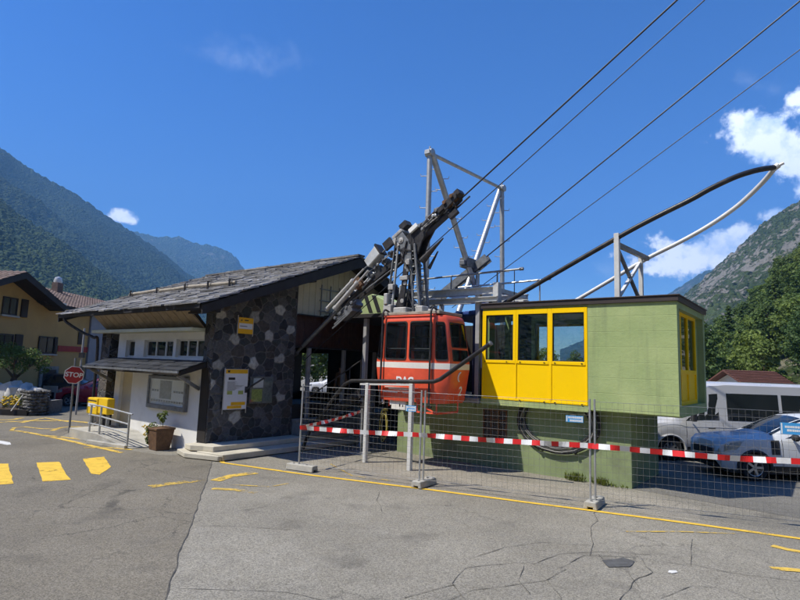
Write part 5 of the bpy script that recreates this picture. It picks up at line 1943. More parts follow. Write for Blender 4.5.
for y in (-0.20, 0.20):
    mb = MB()
    ladder(mb, (-6.36, yc + y, hb), (-6.56, yc + y, 6.0), (-6.14, yc + y, hb), (-6.40, yc + y, 6.0), 9, 0.03, 0.018)
    mb.build('lattice_leg', M['steel_grey'], car2)
mb = MB()
for i in range(8):
    z0, z1 = lerp(hb, 5.9, i / 8), lerp(hb, 5.9, (i + 1) / 8)
    s_ = 1 if i % 2 else -1
    mb.tube((-6.25 - (z0 - hb) * 0.12, yc - 0.2 * s_, z0), (-6.25 - (z1 - hb) * 0.12, yc + 0.2 * s_, z1), 0.014, 6)
mb.each('lattice_brace', M['steel_grey'], car2)
mb = MB()
mb.box(-6.84, -6.56, yc - 0.28, yc - 0.2, 4.98, 5.10)
mb.box(-7.20, -7.02, yc - 0.34, yc - 0.26, 4.72, 4.88)
mb.box(-6.62, -6.50, yc - 0.30, yc - 0.22, 5.40, 5.56)
mb.each('white_box', M['steel_pale'], car2, bevel=0.012)
mb = MB()
mb.path(smooth_path([(-7.0, yc - 0.28, 6.2), (-7.12, yc - 0.3, 5.2), (-7.22, yc - 0.3, 4.6), (-7.3, yc - 0.3, 4.1)], 5), 0.014, 6)
mb.path(smooth_path([(-6.5, yc - 0.26, 6.3), (-6.42, yc - 0.28, 5.4), (-6.5, yc - 0.3, 4.7), (-6.3, yc - 0.3, 4.1)], 5), 0.012, 6)
mb.each('hose', M['cable_black'], car2, smooth=True)
mb = MB()
for (x0_, x1_, z0_, z1_, y0_) in ((-7.35, -7.05, 4.04, 4.30, -0.35), (-7.32, -7.18, 4.30, 4.62, -0.38), (-6.95, -6.5, 4.04, 4.20, -0.38), (-6.2, -5.95, 4.04, 4.22, -0.36), (-5.9, -5.6, 4.04, 4.14, -0.2)):
    mb.box(x0_, x1_, yc + y0_, yc + y0_ + 0.3, z0_, z1_)
mb.each('suspension_block', M['steel_pale'], car2, bevel=0.02)
mb = MB()
for x in (-7.1, -6.75, -6.4, -6.1):
    mb.lathe([(0.05, 0.0), (0.09, 0.04), (0.09, 0.10), (0.04, 0.14)], (x, yc - 0.1, 4.04), (0, 0, 1), 10)
    mb.box(x - 0.15, x + 0.15, yc + 0.05, yc + 0.25, 4.04, 4.12)
mb.each('damper', M['steel_dark'], car2)

# ================================================================== ROPES
def rope(p, slope, x0, x1, y, r, label):
    mb = MB()
    px, pz = p
    mb.path([(x, y, pz + (x - px) * slope + 0.00045 * (x - px) ** 2) for x in [lerp(x0, x1, i / 24) for i in range(25)]], r, 8)
    return single('cable', mb, M['rope'], label, 'cable', (px, y, pz), smooth=True)


yr = A0.y
rope((-5.24, 6.98), 0.655, -9.4, 45, yr, 0.021, 'thick track cable running up from the tip of the dark roller carriage')
rope((-5.38, 6.28), 0.660, -10.9, 45, yr - 0.02, 0.013, 'thin haul cable running up from the spike below the dark roller carriage')
rope((-6.62, 6.19), 0.640, -7.7, 45, 3.0, 0.021, 'thicker cable of the far track above the far steel trough')
rope((-5.49, 5.99), 0.600, -7.7, 45, 3.0, 0.013, 'thin lowest cable of the far track nearest the control room roof')

# grey tube down from the clamps to the stone wall
mb = MB()
a = FY(346, 302, yr - 0.05)
b = FY(296, 353, yr - 0.05)
mb.tube(b, a, 0.065, 12)
mb.tube(a - (a - b).normalized() * 0.1, a + (a - b).normalized() * 0.12, 0.09, 12)
mb.tube(b - (a - b).normalized() * 0.08, b + (a - b).normalized() * 0.06, 0.085, 12)
single('rope_guide_tube', mb, M['steel_grey'], 'grey slanting tube from the lower carriage end down to the stone wall', 'steel tube', b, smooth=True)

# pier of concrete with painted stripes under the clamp end
pr_ = thing('buffer_block', 'pale green concrete buffer block with black stripes on the annex roof edge', 'concrete block', (-9.2, 0.2, 4.19))
mb = MB()
mb.prism([(-9.75, 0.05, 4.19), (-8.3, 0.05, 4.19), (-8.3, 0.05, 4.62), (-8.85, 0.05, 4.85), (-9.15, 0.05, 4.75)], (0, 0.9, 0))
mb.build('block', M['green_paint'], pr_, bevel=0.02)
mb = MB()
for x in (-9.20, -8.86):
    mb.prism([(x, 0.04, 4.80), (x + 0.16, 0.04, 4.80), (x + 0.42, 0.04, 4.24), (x + 0.26, 0.04, 4.24)], (0, 0.012, 0))
mb.build('stripe', M['letter_black'], pr_)
mb = MB()
mb.box(-8.3, -7.4, 0.1, 0.8, 4.2, 4.55)
mb.box(-8.0, -7.0, 0.2, 0.5, 4.3, 4.42)
mb.tube((-7.75, 0.1, 4.5), (-7.75, 0.1, 5.05), 0.03, 8)
mb.tube((-7.75, 0.1, 5.05), (-7.0, 0.1, 5.05), 0.025, 8)
mb.box(-7.62, -7.42, 0.0, 0.2, 4.5, 4.85)
mb.each('cross_beam', M['galv_light'], pr_, bevel=0.01)

# ================================================================== TOWER, GANTRY
tw = thing('lattice_tower', 'tall galvanised portal frame with crossing legs above the station', 'steel tower', (-6.91, 2.7, 0))
TX, TY0, TY1, TZ0, TZ1 = -6.91, 0.30, 5.08, 9.20, 9.42
legs = [((TX, TY0, TZ0), (TX, 0.28, 1.80)), ((TX, TY1, TZ1), (TX, 5.36, 0.0))]
diag = [((TX + 0.06, TY0 + 0.02, TZ0), (TX + 0.06, 3.86, 4.3)), ((TX - 0.06, TY1 - 0.02, TZ1), (TX - 0.06, 2.2, 4.3))]
for a, b in legs:
    mb = MB(); mb.tube(b, a, 0.085, 12); mb.build('leg', M['galv'], tw, smooth=True)
for a, b in diag:
    mb = MB(); mb.tube(b, a, 0.095, 12); mb.build('brace_leg', M['galv'], tw, smooth=True)
mb = MB(); mb.tube((TX, TY0 - 0.05, TZ0), (TX, TY1 + 0.05, TZ1), 0.06, 10); mb.build('top_bar', M['galv'], tw, smooth=True)
mb = MB()
for (y, z) in ((TY0, TZ0), (TY1, TZ1)):
    mb.lathe([(0.0001, -0.13), (0.13, -0.125), (0.13, 0.125), (0.0001, 0.13)], (TX, y, z), (1, 0, 0), 14)
    mb.box(TX - 0.10, TX + 0.10, y - 0.16, y + 0.16, z - 0.07, z + 0.07)
    mb.tube((TX, y, z + 0.05), (TX, y, z + 0.22), 0.03, 8)
mb.each('node_plate', M['galv'], tw, bevel=0.01)
mb = MB()
mb.box(TX - 0.16, TX + 0.16, 2.42, 2.98, 5.95, 6.28)
mb.box(TX - 0.10, TX + 0.10, 2.30, 2.42, 6.0, 6.16)
mb.build('junction_node', M['steel_grey'], tw, bevel=0.015)
for (a, b), n in list(zip(legs + diag, (9, 10, 11, 10))):
    a, b = Vector(a), Vector(b)
    for i in range(1, n):
        p = b.lerp(a, 0.35 + 0.62 * i / n)
        sgn = 1 if i % 2 else -1
        mb = MB()
        q = p + Vector((0.24 * sgn, 0.10 * sgn, 0.0))
        mb.path([p + Vector((0.05 * sgn, 0, 0)), q, q + Vector((0.02 * sgn, 0, 0.07))], 0.014, 6)
        mb.build('climbing_peg', M['galv'], tw)
mb = MB()
for a, b in legs:
    b = Vector(b)
    mb.box(b.x - 0.16, b.x + 0.16, b.y - 0.16, b.y + 0.16, b.z, b.z + 0.03)
mb.each('base_plate', M['galv'], tw)

gn = thing('steel_gantry', 'pale steel double beam gantry with pipe handrails behind the cabin', 'gantry', (-6, 0.3, 1.8))


def ibeam(mb, x0, x1, y, z, h, wd):
    mb.box(x0, x1, y - wd / 2, y + wd / 2, z + h - 0.02, z + h)
    mb.box(x0, x1, y - wd / 2, y + wd / 2, z, z + 0.02)
    mb.box(x0, x1, y - 0.008, y + 0.008, z + 0.02, z + h - 0.02)


for (x0_, x1_, y, z, h) in ((-7.62, -4.35, 0.15, 4.62, 0.20), (-6.72, -4.35, 0.05, 4.40, 0.14), (-7.62, -4.35, 1.9, 4.62, 0.20)):
    mb = MB(); ibeam(mb, x0_, x1_, y, z, h, 0.16); mb.build('beam', M['galv_light'], gn)
mb = MB()
for x in (-7.4, -6.2, -5.3, -4.42):
    mb.box(x - 0.05, x + 0.05, 0.235, 1.815, 4.66, 4.78)
mb.box(-4.50, -4.346, 0.03, 0.24, 4.36, 4.92)
mb.box(-4.6, -4.35, 1.8, 2.0, 4.33, 4.62)
mb.each('cross_beam', M['galv_light'], gn)
for x, y in ((-7.4, 0.15), (-7.4, 1.9), (-5.0, 1.9), (-5.0, 0.15)):
    mb = MB(); mb.box(x - 0.06, x + 0.06, y - 0.06, y + 0.06, 1.80, 4.62); mb.build('post', M['post_grey'], gn)
mb = MB()
mb.tube((-6.95, 0.12, 5.19), (-3.72, 0.12, 5.24), 0.028, 8)
mb.tube((-3.76, 0.12, 5.24), (-3.66, 0.12, 5.24), 0.045, 8)
mb.build('handrail', M['steel_grey'], gn, smooth=True)
mb = MB()
mb.tube((-5.8, 0.35, 4.90), (-3.0, 0.35, 4.95), 0.026, 8)
mb.build('handrail', M['galv'], gn, smooth=True)
for x, t in ((-6.9, 5.19), (-5.9, 5.205), (-4.42, 5.22)):
    mb = MB(); mb.tube((x, 0.12, 4.815), (x, 0.12, t), 0.022, 8); mb.build('rail_post', M['steel_grey'], gn)
for x in (-5.7, -4.6, -3.3):
    mb = MB(); mb.tube((x, 0.35, 4.66 if x < -4.4 else 4.345), (x, 0.35, 4.93), 0.02, 8); mb.build('rail_post', M['galv'], gn)
# far rope shoe: sloping trough with rollers
tr_ = thing('rope_trough', 'dark sloping steel rope trough behind the portal frame', 'rope saddle', (-7.2, 3.0, 5.0))
mb = MB()
d = Vector((0.84, 0, 0.54))
for y in (2.88, 3.10):
    mb.bar(Vector((-8.9, y, 4.62)), Vector((-6.3, y, 6.30)), 0.05, 0.26, up=(0, 0, 1))
mb.build('trough', M['steel_grey'], tr_)
for i in range(7):
    c = Vector((-8.7, 3.0, 4.86)) + Vector((2.6, 0, 1.68)) * (i / 7.2)
    mb = MB(); mb.lathe([(0.03, -0.07), (0.09, -0.06), (0.07, 0), (0.09, 0.06), (0.03, 0.07)], c, YV, 12); mb.build('roller', M['steel_dark'], tr_)
mb = MB()
mb.tube((-8.4, 3.0, 0), (-8.4, 3.0, 4.8), 0.07, 10); mb.tube((-6.7, 3.0, 0.0), (-6.7, 3.0, 5.9), 0.07, 10)
mb.build('support', M['galv'], tr_)

# ================================================================== WEDGE GUIDE ON THE FLAT ROOF
wg = thing('guide_rail_wedge', 'pointed guide rail loop with black near rail and white far rail on the flat roof', 'guide rail', (-1.3, 1.2, 4.345))
tip = Vector((1.84, 1.25, 7.24))
near = [Vector((-5.04, 0.30, 4.00)), Vector((-3.3, 0.30, 4.86)), Vector((-1.32, 0.30, 5.82)), Vector((-0.5, 0.31, 6.19))] + [FY(px, py, b) for px, py, b in ((690, 200, 0.34), (707, 190.5, 0.40), (723, 182.5, 0.48), (738, 176, 0.60), (752, 171.5, 0.76), (764, 168.8, 0.98), (775, 167.5, 1.25))]
far = [Vector((-3.05, 2.1, 4.56)), Vector((-2.0, 2.1, 5.12)), Vector((-1.05, 2.1, 5.63))] + [FY(px, py, b) for px, py, b in ((675, 244.5, 2.1), (700, 231, 2.08), (720, 218.5, 2.02), (738, 205.5, 1.92), (752, 193, 1.78), (763, 182, 1.60), (770, 174, 1.42), (775, 167.5, 1.25))]
tip = near[-1]
mb = MB(); mb.path(smooth_path(near, 6), 0.060, 12); mb.build('black_rail', M['black_pipe'], wg, smooth=True)
mb = MB(); mb.path(smooth_path(far, 6), 0.055, 12); mb.build('white_rail', M['white_steel'], wg, smooth=True)
mb = MB()
mb.lathe([(0.0001, -0.09), (0.07, -0.085), (0.07, 0.085), (0.0001, 0.09)], tip, (0.75, 0, 0.5), 12)
mb.tube(tip + Vector((0.0, 0, 0.0)), tip + Vector((0.16, 0.02, 0.08)), 0.035, 8)
mb.build('tip_joint', M['white_steel'], wg)
mb = MB(); mb.box(-1.38, -1.26, 0.24, 0.36, 4.345, 5.93); mb.build('post', M['white_steel'], wg, bevel=0.008)
mb = MB(); mb.box(-1.22, -1.12, 1.76, 1.86, 4.345, 5.60); mb.build('post', M['white_steel'], wg, bevel=0.008)
mb = MB(); mb.bar((-1.31, 0.365, 5.66), (-1.06, 2.06, 5.60), 0.09, 0.12); mb.build('cross_bar', M['steel_grey'], wg, bevel=0.006)
mb = MB(); mb.bar((-1.30, 0.36, 5.50), (-1.18, 1.76, 4.42), 0.07, 0.07); mb.build('cross_brace', M['steel_grey'], wg)
mb = MB(); mb.bar((-1.30, 0.36, 4.42), (-1.18, 1.76, 5.45), 0.07, 0.07); mb.build('cross_brace', M['white_steel'], wg)
mb = MB(); mb.box(-3.10, -2.95, 2.02, 2.18, 4.345, 4.62); mb.box(-4.75, -4.66, 0.26, 0.34, 4.345, 4.42); mb.each('foot', M['steel_grey'], wg)

# ================================================================== LOW GUIDE PIPE IN FRONT OF THE CABIN
gp = thing('guide_pipe', 'black guide pipe on pale posts in front of the red cabin bending upwards', 'guide rail', (-6.6, -1.7, 0))
pp = [(-9.80, -1.7, 0.05), (-9.5, -1.7, 0.66), (-8.45, -1.7, 1.78), (-8.2, -1.7, 2.02), (-7.95, -1.7, 2.13), (-7.6, -1.7, 2.145), (-5.5, -1.7, 2.215), (-5.16, -1.7, 2.235), (-4.98, -1.7, 2.30), (-3.62, -1.7, 3.17)]
mb = MB(); mb.path(pp, 0.052, 12); mb.build('pipe', M['black_pipe'], gp, smooth=True)
mb = MB(); mb.tube((-3.62, -1.7, 3.17), (-3.58, -1.7, 3.196), 0.056, 12); mb.build('end_cap', M['steel_grey'], gp)
for x, top_ in ((-7.33, 2.10), (-5.84, 2.15)):
    mb = MB(); mb.box(x - 0.055, x + 0.055, -1.755, -1.645, 0.0, top_); mb.build('post', M['white_steel'], gp, bevel=0.008)
mb = MB(); mb.bar((-7.6, -1.7, 2.06), (-5.9, -1.7, 2.12), 0.05, 0.05); mb.build('under_rail', M['white_steel'], gp)

# stair handrail and dark stair stringer behind the fence
mb = MB()
mb.bar((-10.6, -0.9, 0.45), (-8.7, -0.5, 1.72), 0.06, 0.25)
for i in range(6):
    t = (i + 0.5) / 6
    mb.box(-10.6 + 1.9 * t - 0.14, -10.6 + 1.9 * t + 0.14, -0.85, 0.1, 0.42 + 1.27 * t, 0.46 + 1.27 * t)
for t in (0.05, 0.3, 0.55, 0.8, 1.0):
    mb.tube((-10.6 + 1.9 * t, -0.9 + 0.4 * t, 0.5 + 1.27 * t), (-10.6 + 1.9 * t, -0.9 + 0.4 * t, 1.45 + 1.27 * t), 0.015, 6)
mb.tube((-10.6, -0.9, 1.45), (-8.7, -0.5, 2.72), 0.022, 8)
single('steel_stair', mb, M['steel_dark'], 'dark steel stair with railing climbing to the boarding platform', 'stair', (-10, -0.6, 0))
mb = MB()
mb.tube((-8.35, -0.75, 0), (-8.35, -0.75, 1.3), 0.025, 8)
mb.box(-8.6, -8.1, -0.95, -0.55, 0.0, 0.06)
single('tape_post', mb, M['galv'], 'short thin steel post on a foot holding the inner tape', 'post', (-8.35, -0.75, 0))

# cable coil, hose, weeds
rs = random.Random(31)
cc = FY(557, 424, 0.32)
mb = MB()
for i in range(9):
    r = 0.86 + rs.uniform(-0.10, 0.09)
    pts = []
    ox, oz = rs.uniform(-0.04, 0.04), rs.uniform(-0.05, 0.05)
    for k in range(37):
        a = 2 * math.pi * k / 36
        sag = 0.10 * max(0, -math.sin(a))
        pts.append((cc.x + ox + math.cos(a) * r * 1.12, 0.35 - 0.02 * (i % 4) - 0.012 * math.sin(a * 3 + i), max(0.06, cc.z + oz + math.sin(a) * r * 0.86 + sag * rs.uniform(0.9, 1.1))))
    mb.m = 1 if i in (1, 4, 7) else 0
    mb.path(pts, rs.choice((0.014, 0.018, 0.022)), 6, cap=False)
for a in (-60, -120, 0, 180, 90):
    mb.m = 0
    mb.blob((cc.x + math.cos(R(a)) * 0.93, 0.31, cc.z + math.sin(R(a)) * 0.72), 0.05, 0.05, 0.06, 8)
single('cable_coil', mb, [M['cable_black'], M['cable_grey']], 'large coil of black and grey cable hung on the green plinth', 'cable coil', (cc.x, 0.3, cc.z), smooth=True)
hc = FY(384, 424, 0.3)
mb = MB()
for i in range(5):
    pts = [(hc.x + math.cos(2 * math.pi * k / 20) * (0.10 + 0.014 * i + rs.uniform(-.008, .008)) + 0.03 * math.sin(i * 2.1), 0.32 - 0.018 * i, hc.z - 0.05 * (i % 3) + math.sin(2 * math.pi * k / 20) * (0.36 + 0.03 * (i % 4)) + rs.uniform(-0.015, 0.015)) for k in range(21)]
    mb.path(pts, 0.011, 6, cap=False)
mb.box(hc.x - 0.05, hc.x + 0.05, 0.22, 0.40, hc.z + 0.40, hc.z + 0.46)
single('hose_coil', mb, M['hose_yellow'], 'yellow hose coil hanging on the plinth below the red cabin', 'hose', (hc.x, 0.3, hc.z), smooth=True)
for i, (px, py, n, h) in enumerate(((580, 479, 120, 0.16), (603, 484, 110, 0.14), (619, 488, 25, 0.07))):
    p = FG(px, py)
    p.y = 0.30
    mb = MB()
    for k in range(n):
        a, l = rs.uniform(0, 6.28), rs.uniform(0.02, 0.16)
        q = Vector((p.x + math.cos(a) * l * 1.5, p.y + math.sin(a) * l * 0.5 - 0.03, 0.004))
        hh = h * rs.uniform(0.4, 1.5)
        tq = q + Vector((rs.uniform(-.08, .08), rs.uniform(-.08, .05), hh))
        sd = Vector((rs.uniform(-1, 1), rs.uniform(-1, 1), 0)).normalized() * 0.018
        b_ = len(mb.v)
        mb.v += [q, q.lerp(tq, 0.6) + sd, tq, q.lerp(tq, 0.6) - sd]
        mb.f.append([b_, b_ + 1, b_ + 2, b_ + 3]); mb.mi.append(0)
    single('weed', mb, M['leaf_plant'], ('bushy green weed under the cable coil at the plinth foot', 'green weed tuft behind the fence feet at the plinth foot', 'tiny weed sprig near the plinth corner')[i], 'weed', (p.x, p.y, 0), recalc=False)

# ================================================================== FENCE
def vec2(p):
    return Vector((p.x, p.y, 0))


FA, FB, FC_ = vec2(G(297, 470)), vec2(G(421, 487)), vec2(G(593, 508))
dFC = (FC_ - FB).normalized()
FD = vec2(G(597, 508)) + (vec2(G(800, 531)) - vec2(G(597, 508))).normalized() * 3.45
panels = [(FA, FB, 'mesh fence panel in front of the station steps'), (FB, FC_, 'mesh fence panel in front of the red cabin and cable coil'), (FC_, FD, 'mesh fence panel in front of the parked vehicles')]
HF = 2.02
for i, (a, b, lab) in enumerate(panels):
    d = (b - a).normalized()
    a2, b2 = a + d * 0.045, b - d * 0.045
    root = thing('mesh_fence', lab, 'fence', (a + b) / 2, False, 'mobile mesh fence panels')
    L_ = (b2 - a2).length
    for p in (a2, b2):
        mb = MB(); mb.tube(p + Vector((0, 0, 0.03)), p + Vector((0, 0, HF + 0.05)), 0.021, 8); mb.build('post', M['galv'], root, smooth=True)
    for z in (0.16, HF):
        mb = MB(); mb.tube(a2 + Vector((0, 0, z)), b2 + Vector((0, 0, z)), 0.004, 6); mb.build('edge_wire', M['steel_grey'], root)
    mb = MB()
    n = int(L_ / 0.105)
    for k in range(1, n):
        p = a2.lerp(b2, k / n)
        mb.path([p + Vector((0, 0, 0.16)), p + Vector((0, 0, HF))], 0.0018, 4, cap=False)
    for k in range(1, 14):
        z = 0.16 + (HF - 0.16) * k / 14
        mb.path([a2 + Vector((0, 0, z)), b2 + Vector((0, 0, z))], 0.0022, 4, cap=False)
    mb.build('wire_mesh', M['fence_wire'], root)
for i, (p, lab) in enumerate(((FA, 'concrete fence footing under the left fence end by the steps'), (FB, 'concrete fence footing under the double post before the red cabin'), (FC_, 'concrete fence footing under the double post before the cable coil'))):
    r_ = thing('concrete_footing', lab, 'fence foot', p, False, 'concrete feet of the fence')
    ang = (FB - FA).normalized()
    if i == 0:
        u = ang
        lo, hi = -0.25, 0.52
    else:
        u = Vector((0.55, 0.84, 0)).normalized()
        lo, hi = -0.22, 0.48
    v = Vector((-u.y, u.x, 0))
    mb = MB()
    sec = [(-0.13, 0.0), (-0.05, 0.0), (-0.05, 0.04), (0.05, 0.04), (0.05, 0.0), (0.13, 0.0), (0.105, 0.14), (-0.105, 0.14)]
    mb.prism([p + u * lo + v * x + Vector((0, 0, z + 0.010)) for x, z in sec], u * (hi - lo))
    mb.build('block', M['concrete'], r_, bevel=0.012)
    mb = MB()
    for k in (-0.1, 0.28):
        mb.lathe([(0.028, 0.0), (0.028, 0.006), (0.0001, 0.006)], p + u * k + Vector((0, 0, 0.15)), (0, 0, 1), 10)
    mb.each('socket', M['plastic'], r_)
mb = MB()
for p in (FB, FC_):
    for z in (0.75, 1.62):
        mb.box(p.x - 0.07, p.x + 0.07, p.y - 0.035, p.y + 0.035, z, z + 0.06)


# tape
def tape(name, pts, wd, lab, seg=0.16):
    mb = MB()
    pts = smooth_path(pts, 14)
    acc = 0.0
    for a, b in zip(pts[:-1], pts[1:]):
        L_ = (b - a).length
        n = max(1, int(L_ / 0.04))
        for k in range(n):
            p, q = a.lerp(b, k / n), a.lerp(b, (k + 1) / n)
            mb.m = int(acc / seg) % 2
            acc += L_ / n
            ph = acc * 1.9
            u = Vector((0, 0, wd / 2)) + (q - p).cross(Vector((0, 0, 1))).normalized() * (0.018 * math.sin(ph * 2.3) + 0.012 * math.sin(ph * 5.1))
            nn_ = (q - p).cross(Vector((0, 0, 1))).normalized() * 0.001
            mb.add([p - u + nn_, q - u + nn_, q + u + nn_, p + u + nn_, p - u - nn_, q - u - nn_, q + u - nn_, p + u - nn_], [(0, 1, 2, 3), (7, 6, 5, 4), (3, 2, 6, 7), (1, 0, 4, 5)])
    return single(name, mb, [M['tape_red'], M['tape_white']], lab, 'barrier tape', (0, 0, 0), False, recalc=False)


def on_line(px, py, a, b, off=-0.03):
    """Point above the ground line a-b seen at a pixel (world)."""
    d = (b - a).normalized()
    n = Vector((d.y, -d.x, 0))
    if n.y > 0:
        n = -n
    r = ray(px, py)
    k = ((a + n * (-off)) - CP).dot(n) / r.dot(n)
    return CP + r * k


tape('barrier_tape', [on_line(300, 427.5, FA, FB), on_line(360, 432, FA, FB), on_line(421, 435, FA, FB), on_line(480, 439.5, FB, FC_), on_line(540, 443, FB, FC_), on_line(592, 446, FB, FC_), on_line(660, 452, FC_, FD), on_line(730, 458, FC_, FD), on_line(800, 461.5, FC_, FD), on_line(850, 465, FC_, FD)],
     0.10, 'red and white barrier tape stretched along the mesh fence', 0.185)
ia = on_line(300, 427.5, FA, FB)
tape('barrier_tape', [ia + Vector((0.0, 0.03, 0.0)), ia.lerp(F(-8.35, -0.78, 1.22), 0.5) - Vector((0, 0, 0.03)), F(-8.35, -0.78, 1.22)], 0.08, 'short red and white tape from the fence end back to a thin post', 0.17)


def fence_sign(px, py, a, b, lab, wd=0.42, hg=0.17):
    c = on_line(px, py, a, b, -0.02)
    d = (b - a).normalized()
    r = thing('fence_sign', lab, 'sign', c, False, 'small blue signs on the fence')
    n = Vector((d.y, -d.x, 0))
    if n.y > 0:
        n = -n
    mb = MB(); mb.prism([c - d * wd / 2 - Vector((0, 0, hg / 2)), c + d * wd / 2 - Vector((0, 0, hg / 2)), c + d * wd / 2 + Vector((0, 0, hg / 2)), c - d * wd / 2 + Vector((0, 0, hg / 2))], n * 0.004); mb.build('plate', M['sign_blue'], r)
    mb = MB()
    rs_ = random.Random(int(px))
    for k, z in enumerate((0.028, -0.032)):
        x = -wd * 0.36 + k * 0.03
        while x < wd * 0.36:
            l = rs_.uniform(0.018, 0.034)
            q = c + d * x + n * 0.004 + Vector((0, 0, z))
            u = Vector((0, 0, 0.019))
            mb.prism([q - u, q + d * (l - 0.006) - u, q + d * (l - 0.006) + u, q + u], n * 0.002)
            x += l
    mb.box(0, 0, 0, 0, 0, 0) if False else None
    mb.each('text_line', M['letter_white'], r)
    mb = MB()
    for s in (-1, 1):
        q = c + d * s * (wd / 2 - 0.02) + n * 0.004
        u = Vector((0, 0, hg / 2 - 0.01))
        mb.prism([q - d * 0.01 - u, q + d * 0.01 - u, q + d * 0.01 + u, q - d * 0.01 + u], n * 0.002)
    mb.each('white_edge', M['letter_white'], r)


fence_sign(411, 408.5, FA, FB, 'small pale blue sign on the fence below the DAC lettering', 0.25, 0.13)
fence_sign(574.5, 419, FB, FC_, 'small blue sign with two white text lines on the fence over the coil', 0.33, 0.13)
fence_sign(797, 429, FC_, FD, 'larger blue sign on the fence before the grey blue car', 0.50, 0.20)

# ================================================================== VEHICLES
class Car:
    """Lofted body: front at x = 0 facing -X, near side at -Y. Stations: (x, half width, sill z, belt z, top z, roof half width)."""
    def __init__(s, st, wheels, r_arch, zc):
        xs = sorted({a[0] for a in st} | {c + r_arch * k for c in wheels for k in (-1.001, -1, -0.9, -0.7, -0.4, 0, 0.4, 0.7, 0.9, 1, 1.001)})
        xs = [x for x in xs if st[0][0] <= x <= st[-1][0]]
        s.st, s.wheels, s.ra, s.zc, s.xs = st, wheels, r_arch, zc, xs

    def par(s, x):
        st = s.st
        for a, b in zip(st[:-1], st[1:]):
            if x <= b[0]:
                t = (x - a[0]) / (b[0] - a[0])
                return [lerp(p, q, t) for p, q in zip(a, b)]
        return list(st[-1])

    def sec(s, x):
        _, w, zb, zl, zt, wr = s.par(x)
        for c in s.wheels:
            if abs(x - c) <= s.ra:
                zb = max(zb, s.zc + math.sqrt(max(0, s.ra ** 2 - (x - c) ** 2)))
        h = zl - zb
        return [(-w * 0.94, zb), (-w * 0.99, zb + h * 0.14), (-w, zb + h * 0.45), (-w * 0.985, zb + h * 0.8), (-w * 0.955, zl), (-(wr + 0.03), zt - 0.085), (-wr * 0.86, zt - 0.022), (-wr * 0.45, zt), (0, zt + 0.012)]

    def pt(s, x, v):
        q = s.sec(x)
        i = min(int(v), len(q) - 2)
        t = v - i
        return Vector((x, lerp(q[i][0], q[i + 1][0], t), lerp(q[i][1], q[i + 1][1], t)))

    def body(s):
        mb = MB()
        n = None
        for x in s.xs:
            q = s.sec(x)
            full = q + [(-y, z) for y, z in q[-2::-1]]
            n = len(full)
            mb.v += [Vector((x, y, z)) for y, z in full]
        for i in range(len(s.xs) - 1):
            for k in range(n - 1):
                mb.f.append([i * n + k, (i + 1) * n + k, (i + 1) * n + k + 1, i * n + k + 1]); mb.mi.append(0)
        mb.f.append(list(range(n))[::-1]); mb.mi.append(0)
        mb.f.append([(len(s.xs) - 1) * n + k for k in range(n)]); mb.mi.append(0)
        return mb

    def patch(s, x0, x1, v0, v1, off=0.004, side=-1, nx=6, nv=4, x0t=None, x1t=None, thick=0.0):
        """Panel lying on the body surface; v counts section rows, x0t/x1t are the ends along its top edge."""
        x0t = x0 if x0t is None else x0t
        x1t = x1 if x1t is None else x1t
        mb = MB()
        for i in range(nx + 1):
            for j in range(nv + 1):
                t = j / nv
                x = lerp(lerp(x0, x0t, t), lerp(x1, x1t, t), i / nx)
                v = lerp(v0, v1, t)
                p = s.pt(x, v)
                e = 0.02
                du = s.pt(x + e, v) - s.pt(x - e, v)
                dv = s.pt(x, min(v + e, 7.99)) - s.pt(x, max(0, v - e))
                nr = du.cross(dv)
                nr = nr.normalized() if nr.length > 1e-9 else Vector((0, -1, 0))
                if nr.y > 0 and v < 6:
                    nr = -nr
                if v >= 6 and nr.z < 0:
                    nr = -nr
                p = p + nr * off
                if side > 0:
                    p = Vector((p.x, -p.y, p.z))
                mb.v.append(p)
        for i in range(nx):
            for j in range(nv):
                a = i * (nv + 1) + j
                mb.f.append([a, a + nv + 1, a + nv + 2, a + 1]); mb.mi.append(0)
        return mb


def wheel(car, x, y, r, wd, parent, spokes=5):
    sgn = -1 if y < 0 else 1
    c = Vector((x, y, r))
    ax_ = Vector((0, sgn, 0))
    mb = MB()
    mb.lathe([(r * 0.62, -wd / 2), (r * 0.92, -wd / 2), (r, -wd * 0.36), (r, wd * 0.36), (r * 0.93, wd / 2), (r * 0.66, wd / 2), (r * 0.62, wd * 0.40)], c, ax_, 28, False)
    wo = bpy.data.objects.new('wheel', mb.mesh('wheel', M['rubber'], (0, 0, 0), True))
    COL.objects.link(wo)
    wo.parent = parent
    mb = MB()
    mb.m = 1
    mb.lathe([(r * 0.58, wd * 0.14), (r * 0.2, wd * 0.10), (0.0001, wd * 0.1)], c, ax_, 28, False)
    mb.m = 0
    mb.lathe([(r * 0.56, wd * 0.12), (r * 0.59, wd * 0.40), (r * 0.665, wd * 0.45)], c, ax_, 28, False)
    mb.lathe([(r * 0.15, wd * 0.12), (r * 0.15, wd * 0.36), (0.0001, wd * 0.40)], c, ax_, 16)
    for k in range(spokes):
        a = 2 * math.pi * k / spokes
        d = Vector((math.cos(a), 0, math.sin(a)))
        mb.bar(c + ax_ * wd * 0.30 + d * r * 0.1, c + ax_ * wd * 0.34 + d * r * 0.6, r * 0.17, wd * 0.14, up=ax_)
    ro = mb.build('rim', [M['rim'], M['plastic']], wo, smooth=True)
    return wo


